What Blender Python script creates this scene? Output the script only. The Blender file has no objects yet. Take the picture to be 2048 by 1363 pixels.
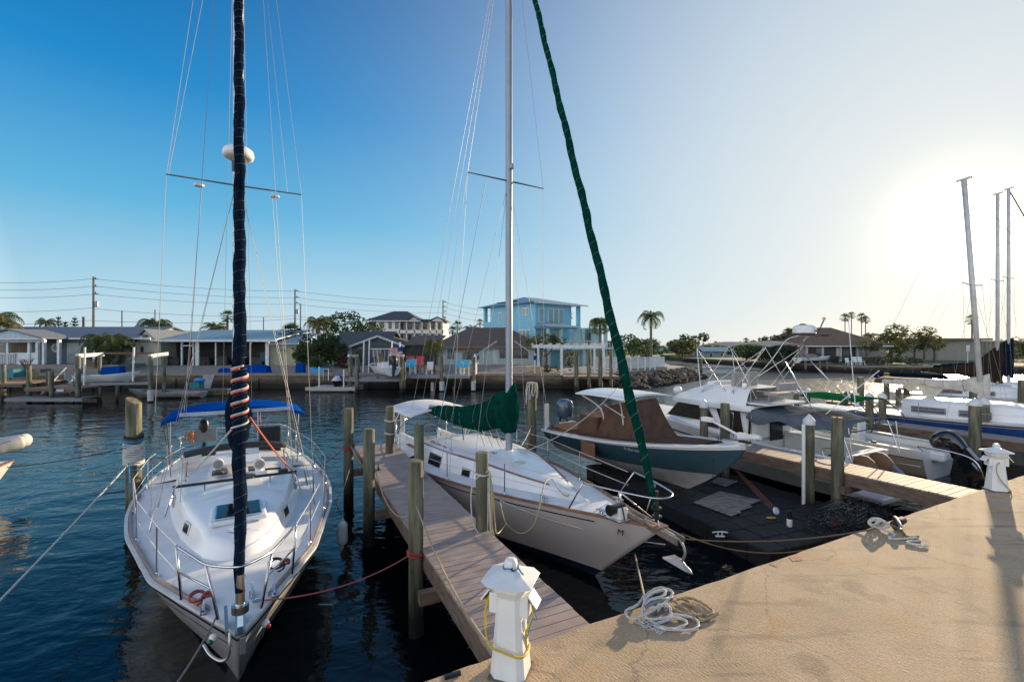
import bpy, math, random
from math import sin, cos, pi, radians, sqrt, atan2
from mathutils import Vector, Matrix, noise as mnoise
random.seed(7)
R = random.random
def U(a, b): return a + (b - a) * random.random()
SC = bpy.context.scene
COL = SC.collection
HC, F, CX, HY = 4.2, 925.0, 1024.0, 688.0
def G(px, py, z=0.0):
    D = F * (HC - z) / (py - HY)
    return Vector(((px - CX) / F * D, D, z))
def A(px, py, D):
    return Vector(((px - CX) / F * D, D, HC - (py - HY) * D / F))
def V(*a): return Vector(a)
# ---------------------------------------------------------------- materials
MATS = {}
def M(name, col=(.5, .5, .5), rough=.6, metal=0.0, col2=None, scale=3.0, stretch=(1, 1, 1), bump=0.0, bscale=30.0,
      lo=.35, hi=.65, bstretch=None, spec=.5, trans=0.0, alpha=1.0, coat=0.0, wet=None, streak=None, sheen=0.0, detail=5.0):
    if name in MATS: return MATS[name]
    m = bpy.data.materials.new(name); m.use_nodes = True
    nt = m.node_tree; N = nt.nodes; Lk = nt.links
    b = N['Principled BSDF']
    b.inputs['Roughness'].default_value = rough; b.inputs['Metallic'].default_value = metal
    b.inputs['Specular IOR Level'].default_value = spec
    b.inputs['Coat Weight'].default_value = coat
    if trans: b.inputs['Transmission Weight'].default_value = trans
    if alpha < 1: b.inputs['Alpha'].default_value = alpha
    if col2 is None: col2 = tuple(c * .78 for c in col)
    tc = N.new('ShaderNodeTexCoord'); mp = N.new('ShaderNodeMapping'); mp.inputs['Scale'].default_value = stretch
    Lk.new(tc.outputs['Object'], mp.inputs['Vector'])
    nz = N.new('ShaderNodeTexNoise'); nz.inputs['Scale'].default_value = scale; nz.inputs['Detail'].default_value = detail
    nz.inputs['Roughness'].default_value = .6
    Lk.new(mp.outputs[0], nz.inputs['Vector'])
    cr = N.new('ShaderNodeValToRGB'); cr.color_ramp.elements[0].position = lo; cr.color_ramp.elements[1].position = hi
    cr.color_ramp.elements[0].color = (*col2, 1); cr.color_ramp.elements[1].color = (*col, 1)
    Lk.new(nz.outputs['Fac'], cr.inputs['Fac'])
    out = cr.outputs['Color']
    def mixto(fac, c, o):
        mx = N.new('ShaderNodeMix'); mx.data_type = 'RGBA'
        Lk.new(fac, mx.inputs[0]); Lk.new(o, mx.inputs[6]); mx.inputs[7].default_value = (*c, 1)
        return mx.outputs[2]
    if streak:                                   # (colour, scale, stretch, lo, hi)
        m2 = N.new('ShaderNodeMapping'); m2.inputs['Scale'].default_value = streak[2]
        Lk.new(tc.outputs['Object'], m2.inputs['Vector'])
        n2 = N.new('ShaderNodeTexNoise'); n2.inputs['Scale'].default_value = streak[1]; n2.inputs['Detail'].default_value = 6
        Lk.new(m2.outputs[0], n2.inputs['Vector'])
        r2 = N.new('ShaderNodeMapRange'); r2.inputs[1].default_value = streak[3]; r2.inputs[2].default_value = streak[4]
        Lk.new(n2.outputs['Fac'], r2.inputs[0]); out = mixto(r2.outputs[0], streak[0], out)
    if wet:                                      # (z_low, z_high, colour): tide stain
        sx = N.new('ShaderNodeSeparateXYZ'); g = N.new('ShaderNodeNewGeometry')
        Lk.new(g.outputs['Position'], sx.inputs[0])
        ad = N.new('ShaderNodeMath'); ad.operation = 'MULTIPLY_ADD'; ad.inputs[1].default_value = .35
        Lk.new(nz.outputs['Fac'], ad.inputs[0]); Lk.new(sx.outputs['Z'], ad.inputs[2])
        r3 = N.new('ShaderNodeMapRange'); r3.inputs[1].default_value = wet[1]; r3.inputs[2].default_value = wet[0]
        Lk.new(ad.outputs[0], r3.inputs[0]); out = mixto(r3.outputs[0], wet[2], out)
    Lk.new(out, b.inputs['Base Color'])
    if bump:
        m3 = N.new('ShaderNodeMapping'); m3.inputs['Scale'].default_value = bstretch or stretch
        Lk.new(tc.outputs['Object'], m3.inputs['Vector'])
        n3 = N.new('ShaderNodeTexNoise'); n3.inputs['Scale'].default_value = bscale; n3.inputs['Detail'].default_value = 4
        Lk.new(m3.outputs[0], n3.inputs['Vector'])
        bp = N.new('ShaderNodeBump'); bp.inputs['Strength'].default_value = 1.0; bp.inputs['Distance'].default_value = bump
        Lk.new(n3.outputs['Fac'], bp.inputs['Height']); Lk.new(bp.outputs[0], b.inputs['Normal'])
    MATS[name] = m
    return m
# ---------------------------------------------------------------- mesh builder
LAST = [None]
class B:
    def __init__(s): s.v = []; s.f = []
    def add(s, vs, fs):
        o = len(s.v); s.v += [tuple(v) for v in vs]; s.f += [tuple(i + o for i in f) for f in fs]; return s
    def box(s, c, d, rz=0.0, taper=1.0):
        x, y, z = d[0] / 2, d[1] / 2, d[2] / 2; vs = []
        for k, (a, b_, e) in enumerate(((-1, -1, -1), (1, -1, -1), (1, 1, -1), (-1, 1, -1), (-1, -1, 1), (1, -1, 1), (1, 1, 1), (-1, 1, 1))):
            t = taper if e > 0 else 1.0
            px, py = a * x * t, b_ * y * t
            vs.append((c[0] + px * cos(rz) - py * sin(rz), c[1] + px * sin(rz) + py * cos(rz), c[2] + e * z))
        return s.add(vs, ((0, 3, 2, 1), (4, 5, 6, 7), (0, 1, 5, 4), (1, 2, 6, 5), (2, 3, 7, 6), (3, 0, 4, 7)))
    def beam(s, a, b, w, h, up=(0, 0, 1)):
        a, b = Vector(a), Vector(b); d = (b - a).normalized(); u = Vector(up)
        if abs(d.dot(u)) > .98: u = Vector((0, 1, 0))
        l = d.cross(u).normalized(); u = l.cross(d)
        vs = [p + l * (i * w / 2) + u * (j * h / 2) for p in (a, b) for i, j in ((-1, -1), (1, -1), (1, 1), (-1, 1))]
        return s.add(vs, ((0, 1, 2, 3), (7, 6, 5, 4), (0, 4, 5, 1), (1, 5, 6, 2), (2, 6, 7, 3), (3, 7, 4, 0)))
    def tube(s, pts, r, seg=8, cap=True, squash=1.0):
        pts = [Vector(p) for p in pts]; n = len(pts)
        rs = r if isinstance(r, (list, tuple)) else [r] * n
        rings = []; u = None
        for i, p in enumerate(pts):
            d = (pts[min(i + 1, n - 1)] - pts[max(i - 1, 0)])
            if d.length < 1e-9: d = Vector((0, 0, 1))
            d.normalize()
            if u is None:
                u = d.orthogonal().normalized()
                if abs(d.z) < .9: u = (Vector((0, 0, 1)) - d * d.z).normalized()
            else:
                u = u - d * u.dot(d)
                u = u.normalized() if u.length > 1e-6 else d.orthogonal().normalized()
            w = d.cross(u)
            rings.append([p + (u * cos(2 * pi * k / seg) * squash + w * sin(2 * pi * k / seg)) * rs[i] for k in range(seg)])
        s.loft(rings, True, cap); return s
    def loft(s, rings, closed=True, cap=True):
        n = len(rings[0]); o = len(s.v)
        for r in rings: s.v += [tuple(p) for p in r]
        for i in range(len(rings) - 1):
            for k in range(n if closed else n - 1):
                a = o + i * n + k; b = o + i * n + (k + 1) % n
                s.f.append((a, b, b + n, a + n))
        if cap and closed:
            s.f.append(tuple(o + k for k in reversed(range(n)))); e = o + (len(rings) - 1) * n
            s.f.append(tuple(e + k for k in range(n)))
        return s
    def lathe(s, prof, c=(0, 0, 0), seg=16, ax=None, cap=True):
        rings = [[(c[0] + r * cos(2 * pi * k / seg + pi / seg), c[1] + r * sin(2 * pi * k / seg + pi / seg), c[2] + z) for k in range(seg)] for r, z in prof]
        return s.loft(rings, True, cap)
    def prism(s, poly, z0, z1):
        return s.loft([[(p[0], p[1], z0) for p in poly], [(p[0], p[1], z1) for p in poly]], True, True)
    def grid(s, rows):
        return s.loft(rows, False, False)
    def ell(s, c, d, seg=12, rings=8, rz=0.0):
        rr = []
        for i in range(rings + 1):
            t = -pi / 2 + pi * i / rings; rr.append([])
            for k in range(seg):
                x = d[0] * cos(t) * cos(2 * pi * k / seg); y = d[1] * cos(t) * sin(2 * pi * k / seg)
                rr[-1].append((c[0] + x * cos(rz) - y * sin(rz), c[1] + x * sin(rz) + y * cos(rz), c[2] + d[2] * sin(t)))
        return s.loft(rr, True, False)
    def build(s, name, mat, parent=None, smooth=False, solid=0.0, bevel=0.0, off=0.0):
        me = bpy.data.meshes.new(name); me.from_pydata([tuple(v) for v in s.v], [], s.f); me.update()
        o = bpy.data.objects.new(name, me); COL.objects.link(o)
        if mat: me.materials.append(mat)
        if smooth:
            for p in me.polygons: p.use_smooth = True
            if smooth != 'all':
                try: me.set_sharp_from_angle(angle=radians(40))
                except Exception: pass
        if parent: o.parent = parent
        LAST[0] = o
        if solid:
            md = o.modifiers.new('s', 'SOLIDIFY'); md.thickness = solid; md.offset = off
        if bevel:
            md = o.modifiers.new('b', 'BEVEL'); md.width = bevel; md.segments = 2; md.limit_method = 'ANGLE'
        return o
def tag(o, label, cat, group=None, kind=None):
    if label: o['label'] = label
    if cat: o['category'] = cat
    if group: o['group'] = group
    if kind: o['kind'] = kind
    return o
def thing(name, label, cat, loc=(0, 0, 0), rz=0.0, group=None):
    o = bpy.data.objects.new(name, None); COL.objects.link(o); o.location = loc; o.rotation_euler = (0, 0, rz)
    o.empty_display_size = .1
    return tag(o, label, cat, group)
def copy_thing(src, loc, rz=None, label=None, scale=None, cat=None):
    c = src.copy(); COL.objects.link(c); c.location = loc
    if rz is not None: c.rotation_euler = (0, 0, rz)
    if scale: c.scale = (scale,) * 3
    if label: c['label'] = label
    for ch in list(src.children):
        k = ch.copy(); COL.objects.link(k); k.parent = c
        for g in list(ch.children):
            q = g.copy(); COL.objects.link(q); q.parent = k
    return c
def fix_normals(o):
    import bmesh
    bm = bmesh.new(); bm.from_mesh(o.data); bmesh.ops.recalc_face_normals(bm, faces=bm.faces); bm.to_mesh(o.data); bm.free()
    return o
def text(s, name, size, mat, parent, loc, rot, extr=.002, align='CENTER', shear=0.0):
    cu = bpy.data.curves.new(name, 'FONT'); cu.body = s; cu.size = size; cu.extrude = extr; cu.align_x = align; cu.shear = shear
    tmp = bpy.data.objects.new(name + '_tmp', cu); COL.objects.link(tmp)
    dg = bpy.context.evaluated_depsgraph_get(); me = bpy.data.meshes.new_from_object(tmp.evaluated_get(dg))
    COL.objects.unlink(tmp); bpy.data.objects.remove(tmp)
    o = bpy.data.objects.new(name, me); COL.objects.link(o); me.materials.clear(); me.materials.append(mat); o.parent = parent
    o.location = loc; o.rotation_euler = rot
    return o
def cat_curve(a, b, sag, n=14):
    a, b = Vector(a), Vector(b)
    return [a.lerp(b, i / n) - Vector((0, 0, sag * 4 * (i / n) * (1 - i / n))) for i in range(n + 1)]
def spline(pts, n=8):
    P = [Vector(p) for p in pts]; P = [P[0] * 2 - P[1]] + P + [P[-1] * 2 - P[-2]]; out = []
    for i in range(1, len(P) - 2):
        for k in range(n):
            t = k / n
            out.append(.5 * ((2 * P[i]) + (-P[i - 1] + P[i + 1]) * t + (2 * P[i - 1] - 5 * P[i] + 4 * P[i + 1] - P[i + 2]) * t * t + (-P[i - 1] + 3 * P[i] - 3 * P[i + 1] + P[i + 2]) * t ** 3))
    out.append(P[-2]); return out
# ---------------------------------------------------------------- common materials
GEL = M('gelcoat_white', (.80, .80, .79), .28, col2=(.72, .72, .71), scale=1.3, lo=.3, hi=.7, coat=.2)
DECK = M('nonskid_deck', (.78, .78, .76), .55, col2=(.66, .66, .64), scale=2.2, bump=.0015, bscale=220)
STEEL = M('stainless', (.62, .62, .63), .22, 1.0)
ALU = M('painted_aluminium', (.50, .53, .57), .4, .2, col2=(.42, .45, .5))
WIRE = M('rigging_wire', (.24, .24, .25), .5, .3)
BLACK = M('black_plastic', (.015, .015, .017), .4)
GLASSD = M('dark_window', (.008, .009, .012), .08, col2=(.014, .014, .018), spec=.35)
TEAK = M('teak', (.30, .15, .08), .6, col2=(.18, .09, .05), scale=6, stretch=(1, 1, 1))
NAVY = M('navy_canvas', (.010, .018, .034), .8, col2=(.004, .008, .017), scale=7, stretch=(1, 1, .5), bump=.012, bscale=9, spec=0)
GREEN = M('green_canvas', (.003, .048, .034), .8, col2=(.002, .028, .021), scale=6, bump=.014, bscale=7, spec=0)
BLUE = M('blue_canvas', (.004, .060, .30), .8, spec=0, col2=(.002, .05, .28), scale=4, bump=.004, bscale=9)
BROWN = M('brown_cover', (.125, .075, .052), .85, col2=(.085, .05, .036), scale=3, bump=.03, bscale=4, bstretch=(1, 1, .35), spec=0.05)
ROPEW = M('rope_white', (.62, .60, .56), .8, col2=(.42, .40, .36), scale=60, bump=.002, bscale=120)
ROPET = M('rope_tan', (.42, .34, .22), .85, col2=(.25, .19, .12), scale=60)
ROPER = M('rope_red', (.38, .06, .05), .8, col2=(.22, .035, .03), scale=40)
ROPEB = M('rope_blue', (.03, .22, .42), .8)
ROPEK = M('rope_black', (.02, .02, .022), .8)
YEL = M('yellow_plastic', (.70, .42, .02), .45, col2=(.6, .36, .02))
WHITEP = M('white_plastic', (.78, .77, .74), .35, col2=(.70, .69, .66), scale=3)
PILE = M('piling_wood', (.20, .19, .125), .85, col2=(.045, .05, .032), scale=8, stretch=(1, 1, .12), bump=.03, bscale=14, bstretch=(1, 1, .10), lo=.36, hi=.64,
         streak=((.24, .13, .05), 3.0, (1, 1, .25), .52, .70), wet=(.45, .95, (.008, .008, .007)))
BEAMW = M('pier_timber', (.20, .14, .10), .85, col2=(.10, .07, .05), scale=4, stretch=(1, 1, 3), bump=.004, bscale=20)
PLANK = M('composite_plank', (.37, .29, .25), .75, col2=(.28, .22, .19), scale=2.5, bump=.002, bscale=60, streak=((.2, .16, .15), 1.7, (1, 1, 1), .58, .8))
# ================================================================ setting
WAT = bpy.data.materials.new('canal_water'); WAT.use_nodes = True
def make_water():
    nt = WAT.node_tree; N = nt.nodes; L = nt.links; b = N['Principled BSDF']
    b.inputs['Base Color'].default_value = (.0015, .0035, .0055, 1); b.inputs['Roughness'].default_value = .035
    b.inputs['IOR'].default_value = 1.33; b.inputs['Specular IOR Level'].default_value = .5
    tc = N.new('ShaderNodeTexCoord'); last = None
    for sc, dist, st, rot, ds in ((.5, .07, (1, 1.3, 1), .4, 1.0), (1.9, .016, (1, 1.6, 1), -.25, .6), (6.0, .005, (1, 1.5, 1), .15, .4)):
        mp = N.new('ShaderNodeMapping'); mp.inputs['Scale'].default_value = st; mp.inputs['Rotation'].default_value = (0, 0, rot)
        L.new(tc.outputs['Object'], mp.inputs['Vector'])
        n = N.new('ShaderNodeTexNoise'); n.inputs['Scale'].default_value = sc; n.inputs['Detail'].default_value = 2.5; n.inputs['Distortion'].default_value = ds
        n.inputs['Roughness'].default_value = .45
        L.new(mp.outputs[0], n.inputs['Vector'])
        bp = N.new('ShaderNodeBump'); bp.inputs['Strength'].default_value = 1.0; bp.inputs['Distance'].default_value = dist
        L.new(n.outputs['Fac'], bp.inputs['Height'])
        if last: L.new(last, bp.inputs['Normal'])
        last = bp.outputs[0]
    # rougher open water away from the sheltered slips
    g = N.new('ShaderNodeSeparateXYZ'); L.new(tc.outputs['Object'], g.inputs[0])
    ma = N.new('ShaderNodeMath'); ma.operation = 'MULTIPLY_ADD'; ma.inputs[1].default_value = .55; L.new(g.outputs['X'], ma.inputs[0]); L.new(g.outputs['Y'], ma.inputs[2])
    mr = N.new('ShaderNodeMapRange'); mr.inputs[1].default_value = 16; mr.inputs[2].default_value = 55; mr.inputs[4].default_value = .17; L.new(ma.outputs[0], mr.inputs[0])
    n = N.new('ShaderNodeTexNoise'); n.inputs['Scale'].default_value = 1.5; n.inputs['Detail'].default_value = 3.5; n.inputs['Distortion'].default_value = .5
    mp = N.new('ShaderNodeMapping'); mp.inputs['Scale'].default_value = (1, 1.4, 1); L.new(tc.outputs['Object'], mp.inputs['Vector']); L.new(mp.outputs[0], n.inputs['Vector'])
    mu = N.new('ShaderNodeMath'); mu.operation = 'MULTIPLY'; L.new(n.outputs['Fac'], mu.inputs[0]); L.new(mr.outputs[0], mu.inputs[1])
    bp = N.new('ShaderNodeBump'); bp.inputs['Strength'].default_value = 1.0; bp.inputs['Distance'].default_value = 1.0
    L.new(mu.outputs[0], bp.inputs['Height']); L.new(last, bp.inputs['Normal']); last = bp.outputs[0]
    r2 = N.new('ShaderNodeMapRange'); r2.inputs[1].default_value = 18; r2.inputs[2].default_value = 58; r2.inputs[3].default_value = .03; r2.inputs[4].default_value = .30
    L.new(ma.outputs[0], r2.inputs[0]); L.new(r2.outputs[0], b.inputs['Roughness'])
    L.new(last, b.inputs['Normal'])
make_water()
w = B(); w.add([(-900, -60, 0), (900, -60, 0), (900, 1400, 0), (-900, 1400, 0)], [(0, 1, 2, 3)])
tag(w.build('water', WAT), 'dark blue canal water with small ripples between the docks and the far shore', 'water', kind='structure')
P2 = Vector((-.46, .888)); Q2 = Vector((.888, .46))
E0 = Vector((.9, 4.73))                       # a point on the quay edge
def quay_pt(t, back=0.0, z=1.4):
    p = E0 + Q2 * t - P2 * back
    return Vector((p.x, p.y, z))
CONC = M('quay_concrete', (.53, .385, .232), .9, col2=(.43, .305, .18), scale=1.1, bump=.003, bscale=70, bstretch=(1, 1.0, 1),
         streak=((.26, .19, .13), 2.2, (.35, 2.4, 1), .56, .74), wet=(.5, 1.1, (.03, .028, .02)))
def add_concrete_detail():
    nt = CONC.node_tree; N = nt.nodes; L = nt.links; b = N['Principled BSDF']
    tc = N.new('ShaderNodeTexCoord')
    m0 = N.new('ShaderNodeMapping'); m0.inputs['Rotation'].default_value = (0, 0, radians(-117.4 - 8)); L.new(tc.outputs['Object'], m0.inputs['Vector'])
    mp = N.new('ShaderNodeMapping'); mp.inputs['Scale'].default_value = (16, 60, 30)
    L.new(m0.outputs[0], mp.inputs['Vector'])
    n = N.new('ShaderNodeTexNoise'); n.inputs['Scale'].default_value = 1.0; n.inputs['Detail'].default_value = 5
    L.new(mp.outputs[0], n.inputs['Vector'])
    bp0 = [x for x in N if x.type == 'BUMP'][0]
    bp = N.new('ShaderNodeBump'); bp.inputs['Distance'].default_value = 0.0045; bp.inputs['Strength'].default_value = 1
    L.new(n.outputs['Fac'], bp.inputs['Height']); L.new(bp0.outputs[0], bp.inputs['Normal']); L.new(bp.outputs[0], b.inputs['Normal'])
    # lichen-like pale and rusty blotches near the power post
    n2 = N.new('ShaderNodeTexNoise'); n2.inputs['Scale'].default_value = 7; n2.inputs['Detail'].default_value = 8; n2.inputs['Roughness'].default_value = .7
    L.new(tc.outputs['Object'], n2.inputs['Vector'])
    r = N.new('ShaderNodeMapRange'); r.inputs[1].default_value = .62; r.inputs[2].default_value = .70; r.inputs[4].default_value = .6
    L.new(n2.outputs['Fac'], r.inputs[0])
    mx = N.new('ShaderNodeMix'); mx.data_type = 'RGBA'; mx.inputs[7].default_value = (.6, .55, .47, 1)
    src = b.inputs['Base Color'].links[0].from_socket
    L.new(r.outputs[0], mx.inputs[0]); L.new(src, mx.inputs[6])
    # old stains: orange rust by the near power post, grey wear elsewhere
    n4 = N.new('ShaderNodeTexNoise'); n4.inputs['Scale'].default_value = 1.6; n4.inputs['Detail'].default_value = 9; n4.inputs['Roughness'].default_value = .65
    L.new(tc.outputs['Object'], n4.inputs['Vector'])
    for lo_, hi_, cc, st_ in ((.56, .68, (.50, .28, .10, 1), .7), (.44, .34, (.25, .185, .12, 1), .6)):
        r4 = N.new('ShaderNodeMapRange'); r4.inputs[1].default_value = lo_; r4.inputs[2].default_value = hi_; r4.inputs[4].default_value = st_
        L.new(n4.outputs['Fac'], r4.inputs[0]); m4 = N.new('ShaderNodeMix'); m4.data_type = 'RGBA'; m4.inputs[7].default_value = cc
        L.new(r4.outputs[0], m4.inputs[0]); L.new(mx.outputs[2], m4.inputs[6]); mx = m4
    vo = N.new('ShaderNodeTexVoronoi'); vo.feature = 'DISTANCE_TO_EDGE'; vo.inputs['Scale'].default_value = .55
    wv = N.new('ShaderNodeVectorMath'); wv.operation = 'MULTIPLY_ADD'; wv.inputs[1].default_value = (.5, .5, .5)
    L.new(n4.outputs['Color'], wv.inputs[0]); L.new(tc.outputs['Object'], wv.inputs[2]); L.new(wv.outputs[0], vo.inputs['Vector'])
    r5 = N.new('ShaderNodeMapRange'); r5.inputs[1].default_value = .006; r5.inputs[2].default_value = .0; r5.inputs[4].default_value = .55
    L.new(vo.outputs['Distance'], r5.inputs[0]); m5 = N.new('ShaderNodeMix'); m5.data_type = 'RGBA'; m5.inputs[7].default_value = (.12, .09, .06, 1)
    L.new(r5.outputs[0], m5.inputs[0]); L.new(mx.outputs[2], m5.inputs[6]); mx = m5
    # fine grit
    n3 = N.new('ShaderNodeTexNoise'); n3.inputs['Scale'].default_value = 55; n3.inputs['Detail'].default_value = 3
    L.new(tc.outputs['Object'], n3.inputs['Vector'])
    r3 = N.new('ShaderNodeMapRange'); r3.inputs[1].default_value = .3; r3.inputs[2].default_value = .7; r3.inputs[3].default_value = .72; r3.inputs[4].default_value = 1.18
    L.new(n3.outputs['Fac'], r3.inputs[0])
    mm = N.new('ShaderNodeVectorMath'); mm.operation = 'SCALE'
    L.new(mx.outputs[2], mm.inputs[0]); L.new(r3.outputs[0], mm.inputs['Scale']); L.new(mm.outputs[0], b.inputs['Base Color'])
add_concrete_detail()
def make_quay():
    b = B(); n = 420; tt = [-12 + i * 52 / n for i in range(n + 1)]
    rows = []
    for t in tt:                            # slightly worn edge
        j = .018 * mnoise.noise(Vector((t * 1.9, 0, 0))) + .03 * max(0, mnoise.noise(Vector((t * 7, 3, 0))) - .12)
        jz = .006 * mnoise.noise(Vector((t * 5, 7, 0)))
        rows.append([quay_pt(t, j, -1.5), quay_pt(t, j, 1.365 + jz), quay_pt(t, .035 + j, 1.4), quay_pt(t, 3, 1.4), quay_pt(t, 14, 1.4)])
    b.grid(rows)
    o = fix_normals(b.build('quay', CONC, smooth=False)); 
    return tag(o, 'sunlit sandy brushed concrete quay with a straight worn edge above the water', 'quay', kind='structure')
make_quay()
def stain(pts, col, name):
    b = B(); b.add([(p.x, p.y, 1.404) for p in pts], [tuple(range(len(pts)))])
    return b
rp = B()
rp.add([G(1577, 1113, 1.4) + V(0, 0, .004), G(1602, 1112, 1.4) + V(0, 0, .004), G(1606, 1120, 1.4) + V(0, 0, .004), G(1586, 1122, 1.4) + V(0, 0, .004)], [(0, 1, 2, 3)])
rp.add([G(1537, 1127, 1.4) + V(0, 0, .004), G(1541, 1126, 1.4) + V(0, 0, .004), G(1556, 1132, 1.4) + V(0, 0, .004), G(1552, 1133, 1.4) + V(0, 0, .004)], [(0, 1, 2, 3)])
tag(rp.build('paint_mark', M('red_paint', (.32, .07, .05), .8, col2=(.42, .24, .17), scale=30, lo=.42, hi=.5)), 'faded red paint patches on the concrete near the quay edge', 'paint mark', kind='structure')
# ---------------------------------------------------------------- piers
def pier(anchor, L, width, label, zt=1.25, sx=.14, dirv=None, name='finger_pier'):
    d = Vector(dirv).normalized() if dirv else P2; q = Vector((d.y, -d.x))
    t = thing(name, label, 'pier', (anchor[0], anchor[1], 0), 0, 'finger piers running out from the quay')
    a0 = 0
    def W(u, v, z): return (d.x * u + q.x * v, d.y * u + q.y * v, z)
    b = B(); u = a0
    while u < L:
        g = U(.009, .013); jit = U(-.006, .006); zz = zt + U(-.002, .002)
        b.add([W(u + g, jit, zz - .035), W(u + sx, jit, zz - .035), W(u + sx, width + jit, zz - .035), W(u + g, width + jit, zz - .035),
               W(u + g, jit, zz), W(u + sx, jit, zz), W(u + sx, width + jit, zz), W(u + g, width + jit, zz)],
              ((0, 3, 2, 1), (4, 5, 6, 7), (0, 1, 5, 4), (1, 2, 6, 5), (2, 3, 7, 6), (3, 0, 4, 7)))
        u += sx
    b.build('decking', PLANK, t)
    for v in (.035, width / 2, width - .035):
        B().beam(W(a0, v, zt - .17), W(L, v, zt - .17), .05, .26).build('stringer', BEAMW, t)
    u = 2.2
    while u < L:
        B().beam(W(u, -.2, zt - .38), W(u, width + .2, zt - .38), .12, .16).build('cross_beam', BEAMW, t); u += 3.3
    return t
p1 = G(985, 1309, 1.25)
pier(Vector((p1.x, p1.y)) - Vector((-.438, .899)) * .25, 10.1, 1.12, 'long finger pier of grey pink planks between the two nearest sailboats', dirv=(-.438, .899))
p2 = G(1903, 992, 1.25)
pier(Vector((p2.x, p2.y)) - P2 * .35, 6.4, 1.0, 'short sunlit finger pier between the teal fishing boat and the flybridge cruiser')
p3 = G(1745, 845, 1.1)
pier(Vector((p3.x, p3.y)) - P2 * 8.5, 8.6, 1.1, 'finger pier beside the blue striped sailboat, ending at capped pilings', zt=1.1)
# ---------------------------------------------------------------- pilings
CAPM = M('cap_white', (.74, .74, .73), .4)
def piling(x, y, top, r=.115, label='', cap=None, slant=0.0, lean=(0, 0), grp='round timber pilings'):
    t = thing('piling', label, 'piling', (x, y, 0), U(0, 6), grp)
    b = B(); seg = 22; rings = []
    zs = [-1.2, 0, .4, .8, 1.2, 1.6, 2.0, top - .15, top - .01]
    zs = [z for z in zs if z < top - .1] + [top - .01]
    ph = U(0, 50)
    for z in zs:
        f = 1.06 - .05 * (z + 1) / 3
        rings.append([((r * f * (1 + .05 * mnoise.noise(Vector((cos(2 * pi * k / seg) * 1.2, sin(2 * pi * k / seg) * 1.2, z * .8 + ph))))) * cos(2 * pi * k / seg) + lean[0] * z,
                       (r * f * (1 + .05 * mnoise.noise(Vector((cos(2 * pi * k / seg) * 1.2, sin(2 * pi * k / seg) * 1.2, z * .8 + ph))))) * sin(2 * pi * k / seg) + lean[1] * z, z) for k in range(seg)])
    if slant:
        t.rotation_euler = (0, 0, 0)
        rings[-1] = [(p[0], p[1], p[2] - slant * (p[0] + r) / (2 * r)) for p in rings[-1]]
    top_ring = [(p[0] * .9, p[1] * .9, p[2] + .012) for p in rings[-1]]
    b.loft(rings + [top_ring])
    fix_normals(b.build('post', PILE, t, smooth=True))
    if cap == 'cone':
        fix_normals(B().lathe([(r * 1.12, top - .13), (r * 1.18, top - .12), (r * 1.18, top - .02), (r * 1.05, top), (.01, top + .13)], seg=16).build('piling_cap', CAPM, t))
    return t
def pile_at(px, pyd, zd, pytop, r, label, **k):
    p = G(px, pyd, zd); top = HC - (pytop - HY) * p.y / F
    return piling(p.x, p.y, top, r, label, **k)
pile_at(832, 1095, 1.25, 921, .105, 'tall greenish piling with red rope round it, at the pier edge beside the left sailboat')
pile_at(738, 970, 1.25, 857, .115, 'rough knotty piling on the left pier edge, second from the quay')
pile_at(697, 915, 1.25, 816, .12, 'outermost piling on the left pier edge, with red rope at deck height')
pile_at(964, 1058, 1.25, 904, .10, 'piling on the right pier edge wound with white and yellow rope beside the white sailboat')
pile_at(838, 957, 1.25, 849, .105, 'piling close to the dark cabin window of the green covered sailboat')
pile_at(780, 905, 1.25, 812, .115, 'pale piling with two turns of white rope at the far end of the near pier')
piling(.67, 15.6, 2.85, .15, 'reddish brown free standing piling topped with a heap of coiled line')
piling(-8.75, 10.7, 2.98, .15, 'thick mooring piling with slanted top wound with white and blue rope', slant=.16)
pl = p2.xy
for (px, u_, ty, cap, lab) in ((1618, 2.62, 838, 'cone', 'white capped piling with a white pipe beside it on the sunlit pier'),
                               (1675, 2.0, 834, None, 'thick bare piling rising beside the stern engines of the flybridge cruiser'),
                               (1408, 5.75, 806, 'cone', 'white capped piling in front of the cruiser cabin window'),
                               (1450, 5.03, 806, None, 'bare flat topped piling in front of the cruiser cabin side')):
    r_ = (px - CX) / F; u = (p2.x - r_ * p2.y) / (.46 + r_ * .888); D = p2.y + .888 * u - .06
    piling(r_ * D, D, HC - (ty - HY) * D / F, .115 if cap else .125, lab, cap=cap)
b = B().tube([(0, 0, .3), (0, 0, 2.27)], .04)
o = b.build('dock_pipe', WHITEP); tag(o, 'white plastic pipe standing against the capped piling on the sunlit pier', 'pipe'); D = 11.15; o.location = ((1607 - CX) / F * D, D, 0)
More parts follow.
